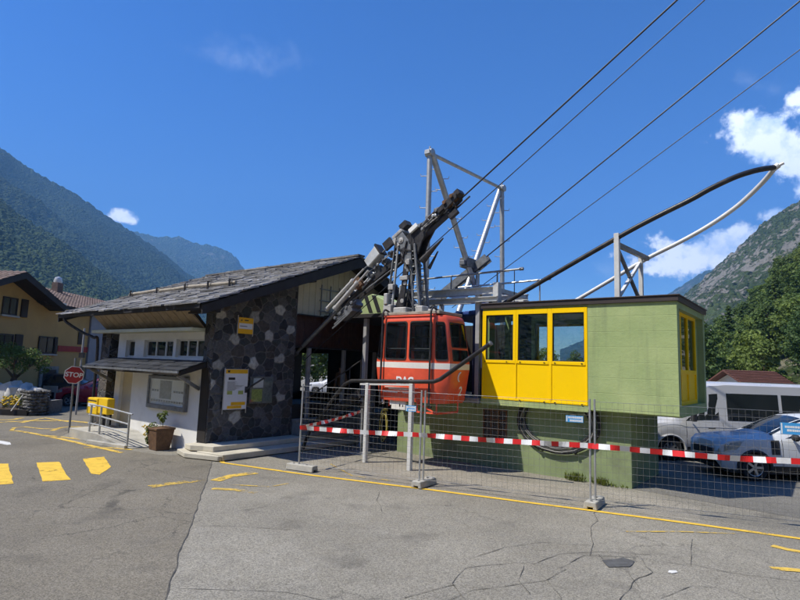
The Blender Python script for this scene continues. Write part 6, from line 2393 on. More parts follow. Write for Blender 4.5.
def car_parts(name, label, loc, rot, C, paint, wheels, r, hw, sidewins, shield, glass_m, lights=True, spokes=5, rear=None):
    root = thing(name, label, 'van' if name == 'parked_van' else 'car', (0, 0, 0), False, None)
    ORG[root.name] = Vector((0, 0, 0))
    root.location = loc
    root.rotation_euler = (0, 0, rot)
    C.body().build('body', paint, root, smooth=True)
    mb = MB()
    mb.box(C.xs[0] + 0.25, C.xs[-1] - 0.2, -hw * 0.9, hw * 0.9, r * 0.55, r * 0.55 + 0.12)
    for x in wheels:
        mb.box(x - C.ra * 0.98, x + C.ra * 0.98, -hw * 0.70, hw * 0.70, r * 0.6, r * 2.1)
    mb.build('underbody', M['plastic'], root)
    for x in wheels:
        for sgn in (-1, 1):
            wheel(C, x, sgn * (hw - 0.11), r, 0.21, root, spokes)
    for side in (-1, 1):
        for (a, b, at, bt, v0, v1) in sidewins:
            w_ = C.patch(a, b, v0, v1, 0.004, side, x0t=at, x1t=bt).build('side_window', glass_m, root, smooth=True, recalc=False)
    if shield:
        mb = C.patch(shield[0], shield[1], 5.25, 8.0, 0.005, -1, 8, 6)
        m2 = C.patch(shield[0], shield[1], 5.25, 8.0, 0.005, 1, 8, 6)
        mb.add(m2.v, m2.f)
        mb.build('windscreen', glass_m, root, smooth=True, recalc=False)
    if rear:
        mb = C.patch(rear[0], rear[1], 5.25, 8.0, 0.005, -1, 6, 6)
        m2 = C.patch(rear[0], rear[1], 5.25, 8.0, 0.005, 1, 6, 6)
        mb.add(m2.v, m2.f)
        mb.build('rear_window', glass_m, root, smooth=True, recalc=False)
    return root


M['car_pane'] = mat('car_pane', (0.012, 0.015, 0.016), 0.04, var=0.2, vs=2, spec=0.6, coat=0.3)

# --- silver van
st = [(0.0, 0.78, 0.40, 0.72, 0.80, 0.62), (0.05, 0.90, 0.30, 0.92, 1.0, 0.72), (0.35, 0.97, 0.27, 1.06, 1.16, 0.80), (0.8, 1.0, 0.27, 1.13, 1.26, 0.82), (1.08, 1.01, 0.27, 1.16, 1.34, 0.82),
      (1.6, 1.01, 0.27, 1.18, 1.86, 0.80), (2.05, 1.01, 0.27, 1.19, 2.26, 0.80), (2.3, 1.01, 0.27, 1.19, 2.37, 0.82), (2.8, 1.01, 0.27, 1.19, 2.42, 0.84), (5.8, 1.01, 0.27, 1.19, 2.42, 0.84), (5.93, 0.98, 0.35, 1.19, 2.36, 0.80), (5.98, 0.93, 0.45, 1.15, 2.25, 0.74)]
VC = Car(st, (1.02, 4.68), 0.42, 0.34)
vloc = AT(625, 462, 17.9); vloc.z = 0
van = car_parts('parked_van', 'silver grey high roof van parked behind the green concrete room', vloc, R(-1.5), VC, M['van_silver'], (1.02, 4.68), 0.345, 1.0,
                [(1.50, 2.52, 2.0, 2.52, 4.06, 4.78), (2.78, 4.35, 2.78, 4.35, 4.06, 4.78), (4.45, 5.6, 4.45, 5.6, 4.06, 4.78)], (1.14, 2.0), M['car_pane'], spokes=9)
for side in (-1, 1):
    VC.patch(0.1, 3.0, 3.20, 3.34, 0.010, side, 12, 1).build('crease', M['van_silver'], van, recalc=False)
    VC.patch(1.46, 4.2, 0.35, 1.15, 0.012, side, 10, 1).build('rub_strip', M['plastic'], van, recalc=False)
    VC.patch(2.15, 2.36, 2.98, 3.12, 0.03, side, 2, 1).build('handle', M['plastic'], van, recalc=False)
    for x in (2.62, 4.40, 1.50):
        VC.patch(x, x + 0.012, 0.5, 4.0, 0.002, side, 1, 8).build('door_gap', M['plastic'], van, recalc=False)
    VC.patch(0.04, 0.42, 2.6, 3.9, 0.008, side, 4, 3, x1t=0.62).build('headlight', M['lamp_glass'], van, smooth=True, recalc=False)
    mb = MB(); mb.box(1.52, 1.66, side * 1.28 - 0.09, side * 1.28 + 0.09, 1.22, 1.62); mb.bar((1.6, side * 1.0, 1.3), (1.6, side * 1.2, 1.35), 0.06, 0.06); mb.build('mirror', M['plastic'], van, bevel=0.03)
    mb = MB()
    for x in (3.4, 3.95):
        pass
    arch = MB()
    for cxw in (1.02, 4.68):
        pts = [Vector((cxw + math.cos(a) * 0.44, side * 1.0, 0.34 + math.sin(a) * 0.44)) for a in [R(180 - 12 * i) for i in range(16)]]
        arch.path(pts, 0.035, 6)
    arch.build('arch_trim', M['van_silver'], van, smooth=True)

# --- grey blue car
st = [(0.0, 0.60, 0.45, 0.68, 0.74, 0.50), (0.05, 0.76, 0.30, 0.84, 0.90, 0.62), (0.22, 0.85, 0.26, 0.96, 1.03, 0.70), (0.6, 0.89, 0.26, 1.01, 1.08, 0.72), (1.15, 0.90, 0.27, 1.04, 1.13, 0.71), (1.30, 0.90, 0.27, 1.05, 1.17, 0.70),
      (1.9, 0.90, 0.27, 1.06, 1.46, 0.62), (2.35, 0.90, 0.27, 1.07, 1.62, 0.60), (2.9, 0.90, 0.27, 1.08, 1.665, 0.60), (3.6, 0.90, 0.28, 1.10, 1.63, 0.58), (3.95, 0.89, 0.32, 1.11, 1.50, 0.58), (4.22, 0.87, 0.38, 1.08, 1.14, 0.66), (4.32, 0.80, 0.45, 0.9, 0.98, 0.6)]
DC = Car(st, (0.82, 3.48), 0.40, 0.335)
dloc = AT(704, 470, 14.95); dloc.z = 0
dus = car_parts('parked_car', 'grey blue compact off roader parked in front of the silver van', dloc, R(-1.0), DC, M['car_blue'], (0.82, 3.48), 0.335, 0.9,
                [(1.62, 2.52, 2.28, 2.52, 4.10, 4.86), (2.60, 3.35, 2.60, 3.35, 4.10, 4.88), (3.42, 3.80, 3.42, 3.62, 4.14, 4.84)], (1.36, 2.28), M['car_pane'], rear=(3.72, 4.12))
for side in (-1, 1):
    DC.patch(0.03, 0.46, 2.7, 3.7, 0.007, side, 5, 3, x1t=0.58).build('headlight', M['lamp_glass'], dus, smooth=True, recalc=False)
    DC.patch(1.24, 1.45, 2.2, 3.85, 0.012, side, 2, 3).build('fender_grille', M['plastic'], dus, recalc=False)
    DC.patch(1.25, 3.06, 0.1, 1.05, 0.010, side, 8, 1).build('sill_cladding', M['plastic'], dus, recalc=False)
    for x in (1.52, 2.56, 3.40):
        DC.patch(x, x + 0.012, 0.9, 4.0, 0.003, side, 1, 8).build('door_gap', M['plastic'], dus, recalc=False)
    DC.patch(2.30, 2.48, 3.15, 3.35, 0.025, side, 2, 1).build('handle', M['car_blue'], dus, recalc=False)
    mb = MB(); mb.blob((1.78, side * 1.02, 1.12), 0.09, 0.12, 0.09, 10); mb.bar((1.8, side * 0.88, 1.08), (1.8, side * 0.98, 1.10), 0.05, 0.05); mb.build('mirror', M['plastic'], dus, smooth=True)
    arch = MB()
    for cxw in (0.82, 3.48):
        pts = [Vector((cxw + math.cos(a) * 0.41, side * 0.885, 0.335 + math.sin(a) * 0.41)) for a in [R(186 - 12 * i) for i in range(17)]]
        arch.path(pts, 0.045, 6)
    arch.build('arch_trim', M['plastic'], dus, smooth=True)
    mb = MB(); mb.path([DC.pt(x, 5.2) * 1.0 + Vector((0, 0, 0.05)) if side < 0 else Vector((x, -DC.pt(x, 5.2).y, DC.pt(x, 5.2).z + 0.05)) for x in (2.45, 2.8, 3.2, 3.7)], 0.02, 6); mb.build('roof_rail', M['plastic'], dus, smooth=True)
mb = MB(); mb.box(-0.012, 0.03, -0.5, 0.5, 0.56, 0.74); mb.build('grille', M['plastic'], dus, bevel=0.01)
mb = MB(); mb.box(-0.03, -0.012, -0.25, 0.25, 0.42, 0.52); mb.build('number_plate', M['letter_white'], dus)

# --- cars on the left, before the ochre house
st = [(0.0, 0.55, 0.40, 0.60, 0.68, 0.45), (0.06, 0.72, 0.26, 0.76, 0.82, 0.58), (0.3, 0.82, 0.22, 0.86, 0.93, 0.66), (0.95, 0.85, 0.22, 0.93, 1.02, 0.66), (1.1, 0.85, 0.22, 0.94, 1.06, 0.65), (1.75, 0.85, 0.22, 0.96, 1.40, 0.56), (2.2, 0.85, 0.22, 0.97, 1.49, 0.54),
      (3.1, 0.85, 0.22, 0.99, 1.48, 0.54), (3.65, 0.84, 0.28, 1.0, 1.30, 0.56), (3.95, 0.80, 0.36, 0.96, 1.02, 0.6), (4.02, 0.72, 0.42, 0.8, 0.86, 0.55)]
SC_ = Car(st, (0.75, 3.25), 0.35, 0.30)


def small_car(label, loc, rot, paint):
    r_ = car_parts('parked_car', label, loc, rot, SC_, paint, (0.75, 3.25), 0.305, 0.85,
                   [(1.40, 2.15, 1.95, 2.15, 4.1, 4.85), (2.22, 3.0, 2.22, 2.95, 4.1, 4.86)], (1.16, 1.74), M['car_pane'], rear=(3.25, 3.7))
    for side in (-1, 1):
        SC_.patch(0.03, 0.40, 2.8, 3.8, 0.007, side, 5, 3).build('headlight', M['lamp_glass'], r_, smooth=True, recalc=False)
        SC_.patch(3.85, 3.99, 2.6, 3.9, 0.007, side, 3, 3).build('tail_lamp', M['lamp_red'], r_, smooth=True, recalc=False)
        mb = MB(); mb.blob((1.5, side * 0.96, 1.0), 0.08, 0.1, 0.07, 8); mb.bar((1.5, side * 0.83, 0.96), (1.5, side * 0.92, 0.98), 0.05, 0.05); mb.build('mirror', paint, r_, smooth=True)
        for x in (1.25, 2.18, 3.05):
            SC_.patch(x, x + 0.012, 0.9, 4.0, 0.003, side, 1, 8).build('door_gap', M['plastic'], r_, recalc=False)
    return r_


rl = AT(57.5, 404, 28.3); rl.z = 0
small_car('red hatchback parked in front of the ochre house behind the STOP sign', rl, R(14), M['car_red'])
bl = AT(30, 404, 29.5); bl.z = 0
small_car('black car parked beside the red hatchback behind the stone planter', bl - Vector((2.0, -1.2, 0)), R(10), M['car_black'])
mb = MB()
q0, q1 = AT(43, 389, 26.5), AT(57, 389, 26.5)
mb.box(q0.x, q1.x, q0.y, q0.y + 0.06, q0.z - 0.14, q0.z + 0.16)
mb.box(q0.x + 0.06, q0.x + 0.12, q0.y + 0.01, q0.y + 0.05, 0, q0.z - 0.14)
mb.box(q1.x - 0.12, q1.x - 0.06, q0.y + 0.01, q0.y + 0.05, 0, q0.z - 0.14)
single('barrier_board', mb, M['sign_back'], 'plain pale grey board on two legs before the black car', 'board', (q0.x, q0.y, 0), False)
wl = AT(308, 380, 46); wl.z = 0
small_car('white car far away seen through the station hall', wl, R(4), M['car_white'])

# ================================================================== OCHRE HOUSE ON THE LEFT
HX = -19.6


def PXp(px, py, x):
    d = ray(px, py)
    return CP + d * (x / d.x)


oh = thing('ochre_house', 'ochre plastered house with dark shutters and broad dark gable roof', 'house', (HX - 3, 28, 0), False)
ap = PXp(27, 272, HX + 0.9)
ev = PXp(64, 304, HX + 0.9)
ay, az, ey, ez = ap.y, ap.z, ev.y, ev.z
hw_ = ey - ay
sl_ = (az - ez) / hw_
wy0, wy1 = ay - hw_ + 0.6, ey - 0.5
mb = MB()
mb.prism([(HX, wy0, 0), (HX, wy1, 0), (HX, wy1, az - 0.35 - sl_ * (wy1 - ay)), (HX, ay, az - 0.35), (HX, wy0, az - 0.35 - sl_ * (ay - wy0))], (-9, 0, 0))
mb.box(HX - 8, HX - 0.02, wy1, 34.3, 0, ez - 0.15)
ow = mb.build('wall', M['ochre'], oh)
mb = MB()
for sg in (-1, 1):
    y1 = ay + sg * (hw_ + 0.25)
    z1 = az - sl_ * (hw_ + 0.25)
    mb.prism([(HX + 0.9, ay, az), (HX + 0.9, y1, z1), (HX + 0.9, y1, z1 - 0.30), (HX + 0.9, ay, az - 0.34)], (-10.5, 0, 0))
orf = mb.build('roof', M['barge'], oh)
mb = MB()
rs = random.Random(71)
for sg in (-1, 1):
    for i in range(34):
        for j in range(9):
            x = HX + 0.9 - i * 0.31
            s0, s1 = j / 9, (j + 1) / 9
            ya_, yb_ = ay + sg * hw_ * 1.09 * s0, ay + sg * hw_ * 1.09 * s1
            za_, zb_ = az - sl_ * hw_ * 1.09 * s0, az - sl_ * hw_ * 1.09 * s1
            h = 0.03
            mb.add([(x, ya_, za_ + 0.006), (x - 0.30, ya_, za_ + 0.006), (x - 0.30, yb_, zb_ + 0.006 + h), (x, yb_, zb_ + 0.006 + h), (x - 0.15, ya_, za_ + 0.06), (x - 0.15, yb_, zb_ + 0.06 + h)], [(0, 4, 5, 3), (4, 1, 2, 5), (3, 5, 2)])
mb.build('tiles', M['tile_brown'], orf, recalc=False)
# lower wing
we = ez - 0.05
WL = 14.0
mb = MB()
mb.prism([(HX + 0.45, ey - 0.9, we), (HX - 4.2, ey - 0.9, we + 1.62), (HX - 4.2, ey - 0.9, we + 1.47), (HX + 0.45, ey - 0.9, we - 0.15)], (0, WL, 0))
wr_ = mb.build('wing_roof', M['barge'], oh)
mb = MB()
for i in range(45):
    for j in range(13):
        y = ey - 0.9 + i * 0.31
        s0, s1 = j / 13, (j + 1) / 13
        x0_, x1_ = HX + 0.47 - 4.67 * s0, HX + 0.47 - 4.67 * s1
        z0_, z1_ = we + 1.62 * s0, we + 1.62 * s1
        mb.add([(x1_, y, z1_ + 0.006), (x1_, y + 0.30, z1_ + 0.006), (x0_, y + 0.30, z0_ + 0.04), (x0_, y, z0_ + 0.04), (x1_, y + 0.15, z1_ + 0.05), (x0_, y + 0.15, z0_ + 0.085)], [(0, 4, 5, 3), (4, 1, 2, 5), (3, 5, 2)])
mb.build('wing_tiles', M['tile_brown'], wr_, recalc=False)
c = PXp(57, 291, HX - 3.6)
mb = MB()
mb.box(c.x - 0.2, c.x + 0.2, c.y - 0.3, c.y + 0.3, c.z - 0.8, c.z + 0.55)
ch = mb.build('chimney', M['tile_brown'], oh)
mb = MB()
mb.lathe([(0.24, 0.0), (0.26, 0.12), (0.20, 0.36), (0.0001, 0.44)], (c.x, c.y, c.z + 0.55), (0, 0, 1), 12)
mb.build('chimney_cap', M['metal_white'], ch, smooth=True)
mb = MB()
mb.box(HX + 0.46, HX + 0.5, ey - 0.3, ey + 0.9, we + 0.0, we + 0.16)
mb.build('flashing', M['metal_white'], oh)


def house_window(pxl, pxr, pyt, pyb, shut_r=None, shut_l=None):
    a, b = PXp(pxl, pyt, HX), PXp(pxr, pyb, HX)
    y0, y1, z0, z1 = a.y, b.y, b.z, a.z
    mb = MB()
    fr = 0.07
    mb.box(HX + 0.004, HX + 0.05, y0, y0 + fr, z0, z1); mb.box(HX + 0.004, HX + 0.05, y1 - fr, y1, z0, z1)
    mb.box(HX + 0.004, HX + 0.05, y0 + fr, y1 - fr, z0, z0 + fr); mb.box(HX + 0.004, HX + 0.05, y0 + fr, y1 - fr, z1 - fr, z1)
    mb.box(HX + 0.004, HX + 0.045, (y0 + y1) / 2 - 0.03, (y0 + y1) / 2 + 0.03, z0 + fr, z1 - fr)
    w_ = mb.build('window', M['shutter'], oh)
    mb = MB(); mb.box(HX + 0.003, HX + 0.02, y0 + fr, y1 - fr, z0 + fr, z1 - fr); mb.build('pane', M['car_pane'], w_)
    mb = MB(); mb.box(HX + 0.001, HX + 0.14, y0 - 0.1, y1 + 0.1, z0 - 0.09, z0 - 0.004); mb.build('sill', M['concrete'], w_)
    for q in (shut_r, shut_l):
        if q:
            ya_, yb_ = PXp(q[0], 330, HX).y, PXp(q[1], 330, HX).y
            mb = MB(); mb.box(HX + 0.002, HX + 0.07, ya_, yb_, z0 - 0.02, z1 + 0.02)
            for k in range(12):
                zz = lerp(z0 + 0.05, z1 - 0.08, k / 11)
                mb.box(HX + 0.07, HX + 0.082, ya_ + 0.06, yb_ - 0.06, zz, zz + 0.045)
            mb.build('shutter', M['shutter'], oh)


house_window(3, 16, 296, 316, (18, 24.5))
house_window(-4, 11, 333, 355, (15.5, 23))
house_window(39, 54, 336, 354, (55, 58))
a, b = PXp(42, 370, HX), PXp(52, 398, HX)
mb = MB(); mb.box(HX + 0.002, HX + 0.05, a.y, b.y, 0, a.z); dd = mb.build('door', M['shutter'], oh)
mb = MB()
mb.box(HX + 0.002, HX + 0.08, a.y - 0.22, a.y - 0.004, 0, a.z + 0.2); mb.box(HX + 0.002, HX + 0.08, b.y + 0.004, b.y + 0.22, 0, a.z + 0.2); mb.box(HX + 0.002, HX + 0.08, a.y - 0.004, b.y + 0.004, a.z + 0.004, a.z + 0.2)
mb.build('door_surround', M['grey_concrete'], oh)
a, b = PXp(58, 345.5, HX), PXp(88, 351.5, HX)
mb = MB(); mb.box(HX + 0.004, HX + 0.03, a.y, b.y, a.z - 0.33, a.z)
mb.build('red_band', M['red_band'], oh)
a = PXp(80, 338, HX)
mb = MB(); mb.box(HX + 0.003, HX + 0.03, a.y - 0.2, a.y + 0.45, a.z - 0.4, a.z + 0.35); mb.build('window', M['shutter'], oh)
mb = MB(); mb.box(HX - 7, HX + 0.1, 34.303, 42.5, 0, ez - 0.22); gw = mb.build('grey_wall', M['grey_wall'], oh)

# brown roof house on the right
bh = thing('brown_roof_house', 'low white house with brown tiled roof beyond the van', 'house', AT(740, 384, 42) * 1.0, False)
o = AT(727, 380, 42); o.z = 0
ORG[bh.name] = Vector((o.x, o.y, 0)); bh.location = (o.x, o.y, 0)
mb = MB()
mb.prism([(o.x + 0.3, o.y - 1.9, 0), (o.x + 0.3, o.y + 1.9, 0), (o.x + 0.3, o.y + 1.9, 2.2), (o.x + 0.3, o.y, 2.9), (o.x + 0.3, o.y - 1.9, 2.2)], (3.0, 0, 0))
mb.build('wall', M['white_plaster'], bh)
mb = MB()
for sg in (-1, 1):
    mb.prism([(o.x - 0.3, o.y, 3.12), (o.x - 0.3, o.y + sg * 2.4, 2.12), (o.x - 0.3, o.y + sg * 2.4, 2.0), (o.x - 0.3, o.y, 3.0)], (4.0, 0, 0))
rr_ = mb.build('roof', M['roof_red'], bh)
mb = MB()
for j in range(9):
    s0 = j / 9
    mb.box(o.x - 0.31, o.x + 3.71, o.y - 2.42 + 2.4 * s0, o.y - 2.42 + 2.4 * s0 + 0.30, 2.125 + 1.0 * s0, 2.155 + 1.0 * s0 + 0.03)
mb.build('tile_course', M['roof_red'], rr_)
mb = MB(); mb.box(o.x + 2, o.x + 3, o.y - 1.93, o.y - 1.901, 1.0, 1.9); wn = mb.build('window', M['shutter'], bh)
mb = MB(); mb.box(o.x + 2.06, o.x + 2.94, o.y - 1.94, o.y - 1.931, 1.06, 1.84); mb.build('pane', M['car_pane'], wn)

# ================================================================== PLANTER, ROCKS ON THE LEFT
gl, gr_ = G(28.5, 416), G(47.5, 415)
gb = thing('gabion', 'square gabion of rough dark stones at the end of the flower bed', 'gabion', ((gl.x + gr_.x) / 2, gl.y + 0.4, 0), False)
mb = MB()
u = (gr_ - gl); u.z = 0
wd = u.length
u.normalize()
v = Vector((-u.y, u.x, 0))
rs = random.Random(12)
mb.prism([gl + u * 0.05 + v * 0.05, gl + u * (wd - 0.05) + v * 0.05, gl + u * (wd - 0.05) + v * 0.85, gl + u * 0.05 + v * 0.85], (0, 0, 1.0))
for zi in range(8):
    for k in range(7):
        for (base_, dirv) in ((gl, u), (gl + u * wd, v), (gl, v)):
            L2 = wd if dirv is u else 0.9
            if k * 0.14 > L2:
                continue
            p = base_ + dirv * (k + 0.5) * L2 / 7 + Vector((0, 0, 0.07 + zi * 0.13))
            mb.blob(p + Vector((rs.uniform(-.02, .02), rs.uniform(-.02, .02), rs.uniform(-.02, .02))), rs.uniform(.06, .1), rs.uniform(.06, .1), rs.uniform(.05, .075), 7, 0.5, rs.random() * 50)
mb.build('stones', M['gabion_stone'], gb, recalc=False)
fb = thing('flower_bed', 'raised bed with yellow and green plants beside the gabion', 'flower bed', (gl.x - 2.5, gl.y + 0.5, 0), False)
mb = MB(); mb.box(gl.x - 6, gl.x - 0.02, gl.y - 0.10, gl.y + 0.15, 0, 0.24); mb.build('kerb', M['dark_wood'], fb)
mb = MB(); mb.box(gl.x - 6, gl.x - 0.02, gl.y + 0.15, gl.y + 2.2, 0, 0.22); mb.build('soil', M['soil'], fb)
mb = MB()
for _ in range(9):
    leaf_cloud(mb, (gl.x - rs.uniform(0.2, 4.5), gl.y + rs.uniform(0.3, 1.4), rs.uniform(0.35, 0.6)), 0.4, 0.35, 0.3, 170, 0.055, rs)
mb.build('foliage', M['leaf_plant'], fb, recalc=False)
mb = MB()
for _ in range(240):
    p = Vector((gl.x - rs.uniform(0.5, 4.5), gl.y + rs.uniform(0.0, 0.9), rs.uniform(0.4, 0.75)))
    mb.blob(p, 0.05, 0.05, 0.035, 5)
mb.build('blossom', M['petal_yellow'], fb, recalc=False)
mb = MB(); mb.tube(AT(11, 411, 22.8), AT(23, 395, 22.9), 0.02, 6)
single('stake', mb, M['letter_white'], 'thin white slanting stake in the flower bed', 'stake', AT(11, 411, 22.8), False)
for i, (px, py, sx, sz, lab) in enumerate(((4, 391, 0.9, 0.42, 'largest pale boulder on the flower bed at the photo edge'), (14, 389, 0.55, 0.48, 'pale boulder between the largest boulder and the flat one'), (25, 391, 0.5, 0.32, 'flat pale boulder behind the left edge of the gabion'), (36, 391, 0.75, 0.24, 'low pale boulder right behind the gabion'))):
    c = AT(px, py, 24.4)
    mb = MB(); mb.blob((c.x, c.y, c.z - 0.35), sx * 0.7, 0.5, sz + 0.32, 12, 0.5, i + 3)
    single('boulder', mb, M['rockery'], lab, 'boulder', (c.x, c.y, 0), False, 'pale boulders of the rockery', smooth=True)
mb = MB()
mb.box(gl.x - 6, gl.x + 0.1, 24.0, 25.0, 0, 0.55)
single('bed_wall', mb, M['gabion_stone'], 'low stone bed carrying the pale boulders', 'low wall', (gl.x - 2, 24.5, 0), False)


# ================================================================== TREES
def limb(mb, p, q, r0, r1, bend, rs, n=5):
    p, q = Vector(p), Vector(q)
    m = (p + q) / 2 + Vector((rs.uniform(-bend, bend), rs.uniform(-bend, bend), rs.uniform(0, bend)))
    mb.path(bez(p, m, q, n), r0, 7, r1)


def tree_meshes(seed, h, rad, trunk_h, n_cl, n_leaf, lsize, kind):
    """Crown and trunk meshes of one tree, base at the origin."""
    rs = random.Random(seed)
    tr, cr = MB(), MB()
    tr.path([(0, 0, -0.5), (rs.uniform(-.1, .1) * rad * .3, 0, trunk_h), (rs.uniform(-.2, .2) * rad * .3, rs.uniform(-.2, .2) * rad * .3, h * 0.82)], 0.045 * h * 0.45 + 0.03, 8, 0.03)
    for i in range(n_cl):
        t = (i + 0.5) / n_cl
        if kind == 'conifer':
            z = lerp(trunk_h * 0.8, h, t ** 0.85)
            rr = rad * (1 - 0.93 * t) * rs.uniform(0.45, 0.9)
            cs_ = rad * (0.36 * (1 - t) + 0.10)
            flatten = 0.5
        else:
            z = lerp(trunk_h, h * 0.93, t)
            prof = math.sin(math.pi * (0.14 + 0.80 * t)) ** 0.65
            rr = rad * prof * rs.uniform(0.25, 0.88)
            cs_ = rad * rs.uniform(0.24, 0.42)
            flatten = 0.72 if kind != 'pine' else 0.5
        a = i * 2.4 + rs.uniform(-0.5, 0.5)
        c = Vector((math.cos(a) * rr, math.sin(a) * rr, z))
        if i % 2 == 0:
            limb(tr, (0, 0, max(trunk_h * 0.7, z - rad * 0.5)), c, 0.02 * h * 0.3 + 0.01, 0.012, rad * 0.1, rs)
        leaf_cloud(cr, c, cs_, cs_, cs_ * flatten, n_leaf, lsize, rs, shell=0.55)
    return tr, cr


PROTO = []
for i, (h, rad, th, ncl, nl, ls, kind, lm) in enumerate(((10.5, 3.6, 1.6, 34, 95, 0.27, 'broad', 'leaf_a'), (9.0, 3.3, 1.2, 30, 95, 0.26, 'broad', 'leaf_c'), (12.0, 3.0, 2.0, 36, 85, 0.25, 'broad', 'leaf_b'), (12.5, 2.4, 1.0, 40, 70, 0.22, 'conifer', 'leaf_b'), (10.0, 3.4, 2.5, 28, 110, 0.25, 'pine', 'leaf_a'))):
    tr, cr = tree_meshes(100 + i, h, rad, th, ncl, nl, ls, kind)
    PROTO.append((tr.mesh('trunk', M['bark'], smooth=True), cr.mesh('crown', M[lm], recalc=False), h))
TREE_LAB = ['bushy mid green broadleaf tree on the slope behind the van', 'light yellow green broadleaf tree on the slope behind the van', 'tall dark green broadleaf tree on the slope behind the van', 'dark pointed conifer on the slope behind the van', 'spreading pine with layered crown on the slope behind the van']


def put_tree(k, loc, s, rz, label=None, group='trees of the wooded slope', name=None):
    r = bpy.data.objects.new(name or ('conifer' if k == 3 else 'pine_tree' if k == 4 else 'broadleaf_tree'), None)
    COL.objects.link(r)
    r.location = loc
    r.rotation_euler = (0, 0, rz)
    r.scale = (s, s, s)
    tag(r, label or TREE_LAB[k], 'tree', group)
    for nm, me in (('trunk', PROTO[k][0]), ('crown', PROTO[k][1])):
        o = bpy.data.objects.new(nm, me)
        COL.objects.link(o)
        o.parent = r
    return r


slope_pts = [(600, 377), (690, 373), (712, 366), (740, 338), (765, 306), (800, 268), (860, 222), (1000, 150), (1300, 60)]
hs = smooth_all(hill('hillside', slope_pts, 200, 62, 160, 70, M['hill_soil'], 0.10, 0.5, 51, 40, jf=5))
HV = [v.co.copy() for v in hs.data.vertices]
NR = 70 + max(4, 70 // 5) + 1


def on_hill(px, t):
    """Point of the hillside below sight line column px at slope fraction t."""
    d = ray(px, 375)
    a = math.atan2(d.x, d.y)
    az0 = [math.atan2(ray(*p).x, ray(*p).y) for p in slope_pts]
    i = (a - az0[0]) / (az0[-1] - az0[0]) * 160
    i = max(0, min(160, int(round(i))))
    return HV[i * NR + int(round(t * 70))]


rs = random.Random(77)
pts = []
tries = 0
while len(pts) < 135 and tries < 6000:
    tries += 1
    px, t = rs.uniform(672, 850), rs.random() ** 0.8
    p = on_hill(px, t)
    p = p + Vector((rs.uniform(-1, 1), rs.uniform(-1, 1), 0))
    if all((p - q).length > 3.4 for q in pts):
        pts.append(p)
for p in pts:
    k = rs.choices((0, 1, 2, 3, 4), (0.34, 0.16, 0.22, 0.10, 0.18))[0]
    dist = math.hypot(p.x, p.y)
    s = rs.uniform(0.62, 1.0) * (0.8 if dist < 90 else 1.0)
    put_tree(k, (p.x, p.y, p.z - 0.3), s, rs.uniform(0, 6.28))
# trees beyond the station, seen through the hall and the window panes
for i, (px, Y, k, s, lab) in enumerate(((300, 58, 1, 0.8, 'light green tree beyond the station hall behind the white car'), (318, 62, 0, 0.75, 'mid green tree beyond the station hall right of the white car'), (520, 52, 1, 0.42, 'small light green tree seen through the yellow framed windows'), (545, 60, 0, 0.5, 'small mid green tree seen through the yellow framed windows'), (575, 55, 2, 0.40, 'small dark tree seen through the right yellow framed window'), (352, 60, 1, 0.7, 'light green tree hidden behind the annex'), (655, 64, 0, 0.6, 'mid green tree behind the green room'))):
    p = AT(px, 380, Y)
    put_tree(k, (p.x, p.y, 0), s, i * 1.3, lab, None)
# small tree with dark trunk on the left
lt = AT(9, 404, 25.0); lt.z = 0
ltr = thing('garden_tree', 'small dense tree with dark leaning trunk in the flower bed on the left', 'tree', lt, False)
tr, cr = MB(), MB()
rs = random.Random(5)
tr.path(bez(lt, lt + Vector((-0.1, 0, 0.8)), lt + Vector((0.15, 0, 1.6)), 6), 0.17, 9, 0.11)
for k in range(6):
    a = k * 1.05
    limb(tr, lt + Vector((0.12, 0, 1.4)), lt + Vector((math.cos(a) * 0.8 + 0.1, math.sin(a) * 0.8, 2.1 + 0.2 * (k % 3))), 0.06, 0.02, 0.15, rs)
for k in range(26):
    a, r_ = k * 2.4, 1.25 * math.sqrt((k + 0.5) / 26)
    c = lt + Vector((math.cos(a) * r_ * 1.1, math.sin(a) * r_, 2.35 + 0.55 * (1 - (r_ / 1.3) ** 2) - rs.uniform(0, 0.7)))
    leaf_cloud(cr, c, 0.36, 0.36, 0.26, 130, 0.055, rs)
tr.build('trunk', M['bark'], ltr, smooth=True)
cr.build('crown', M['leaf_a'], ltr, recalc=False)

# ================================================================== PERSON IN THE HALL
pc = FX(340.5, 386, SX - 1.1)
pw = F(pc.x, pc.y, 0.8)
per = thing('person', 'person in a tan top with dark cropped hair standing in the shaded station hall', 'person', pw, False)
per.rotation_euler = (0, 0, R(-35))
bmh = bmesh.new()
J = {'pel': (0, 0, .95), 'spine': (0, .01, 1.15), 'chest': (0, 0, 1.36), 'neck': (0, -.01, 1.50), 'head': (0, -.03, 1.64), 'crown': (0, -.03, 1.73),
     'hipL': (-.10, 0, .90), 'kneeL': (-.11, -.03, .50), 'ankL': (-.11, .02, .09), 'toeL': (-.12, -.15, .04), 'hipR': (.10, 0, .90), 'kneeR': (.12, -.02, .50), 'ankR': (.12, .03, .09), 'toeR': (.14, -.14, .04),
     'shL': (-.19, 0, 1.42), 'elL': (-.26, .02, 1.14), 'wrL': (-.24, -.10, .92), 'haL': (-.23, -.13, .85), 'shR': (.19, 0, 1.42), 'elR': (.26, .02, 1.14), 'wrR': (.24, -.10, .92), 'haR': (.23, -.13, .85)}
RAD = {'pel': .135, 'spine': .125, 'chest': .145, 'neck': .055, 'head': .085, 'crown': .075, 'hipL': .09, 'kneeL': .06, 'ankL': .045, 'toeL': .035, 'shL': .062, 'elL': .045, 'wrL': .032, 'haL': .035}
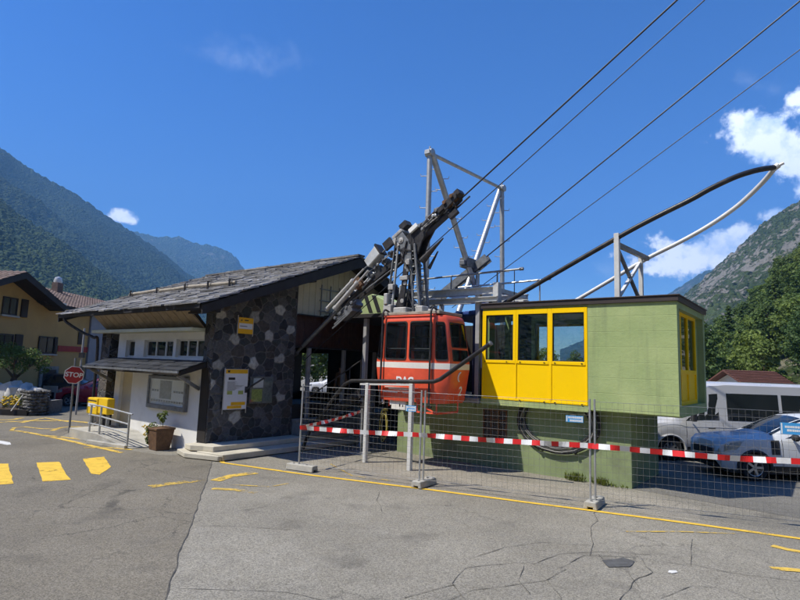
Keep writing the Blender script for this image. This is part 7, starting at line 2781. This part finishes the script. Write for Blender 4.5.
EDG = [('pel', 'spine'), ('spine', 'chest'), ('chest', 'neck'), ('neck', 'head'), ('head', 'crown'), ('pel', 'hipL'), ('hipL', 'kneeL'), ('kneeL', 'ankL'), ('ankL', 'toeL'), ('pel', 'hipR'), ('hipR', 'kneeR'), ('kneeR', 'ankR'), ('ankR', 'toeR'),
       ('chest', 'shL'), ('shL', 'elL'), ('elL', 'wrL'), ('wrL', 'haL'), ('chest', 'shR'), ('shR', 'elR'), ('elR', 'wrR'), ('wrR', 'haR')]
for s, sg in (('L', -1), ('R', 1)):
    for f in range(5):
        base_ = Vector(J['ha' + s])
        nm = f'f{s}{f}'
        dx = (f - 1.5) * 0.019
        if f < 4:
            J[nm] = base_ + Vector((dx * 0.3, dx, -0.055)); J[nm + 't'] = base_ + Vector((dx * 0.3 - sg * 0.012, dx, -0.10 + 0.012 * abs(f - 1.4)))
        else:
            J[nm] = base_ + Vector((-sg * 0.02, -0.045, -0.005)); J[nm + 't'] = base_ + Vector((-sg * 0.025, -0.06, -0.045))
        RAD[nm] = .0095; RAD[nm + 't'] = .008
        EDG += [('ha' + s, nm), (nm, nm + 't')]
keys = list(J)
me = bpy.data.meshes.new('body')
me.from_pydata([tuple(J[k]) for k in keys], [(keys.index(a), keys.index(b)) for a, b in EDG], [])
tmp = bpy.data.objects.new('body', me)
COL.objects.link(tmp)
sk = tmp.modifiers.new('skin', 'SKIN')
for k, sv in zip(keys, me.skin_vertices[0].data):
    r_ = RAD.get(k, RAD.get(k[:-1] + 'L', 0.05))
    sv.radius = (r_, r_)
    sv.use_root = k == 'pel'
tmp.modifiers.new('sub', 'SUBSURF').levels = 1
dg = bpy.context.evaluated_depsgraph_get()
pm_ = bpy.data.meshes.new_from_object(tmp.evaluated_get(dg))
bpy.data.objects.remove(tmp)
for m in ('skin', 'tan_shirt', 'trousers'):
    pm_.materials.append(M[m])
for p in pm_.polygons:
    z = p.center.z
    x = abs(p.center.x)
    p.material_index = 1 if (0.98 < z < 1.47 and not (x > 0.215 and z < 1.22)) else 2 if (z <= 0.98 and x < 0.205) else 0
    p.use_smooth = True
po = bpy.data.objects.new('body', pm_)
COL.objects.link(po)
po.parent = per
mb = MB(); mb.blob((0, -.012, 1.685), 0.098, 0.108, 0.088, 12); mb.blob((0, 0.03, 1.62), 0.086, 0.07, 0.08, 10)
ho = mb.mesh('hair', M['hair'], (0, 0, 0), True)
o = bpy.data.objects.new('hair', ho); COL.objects.link(o); o.parent = per
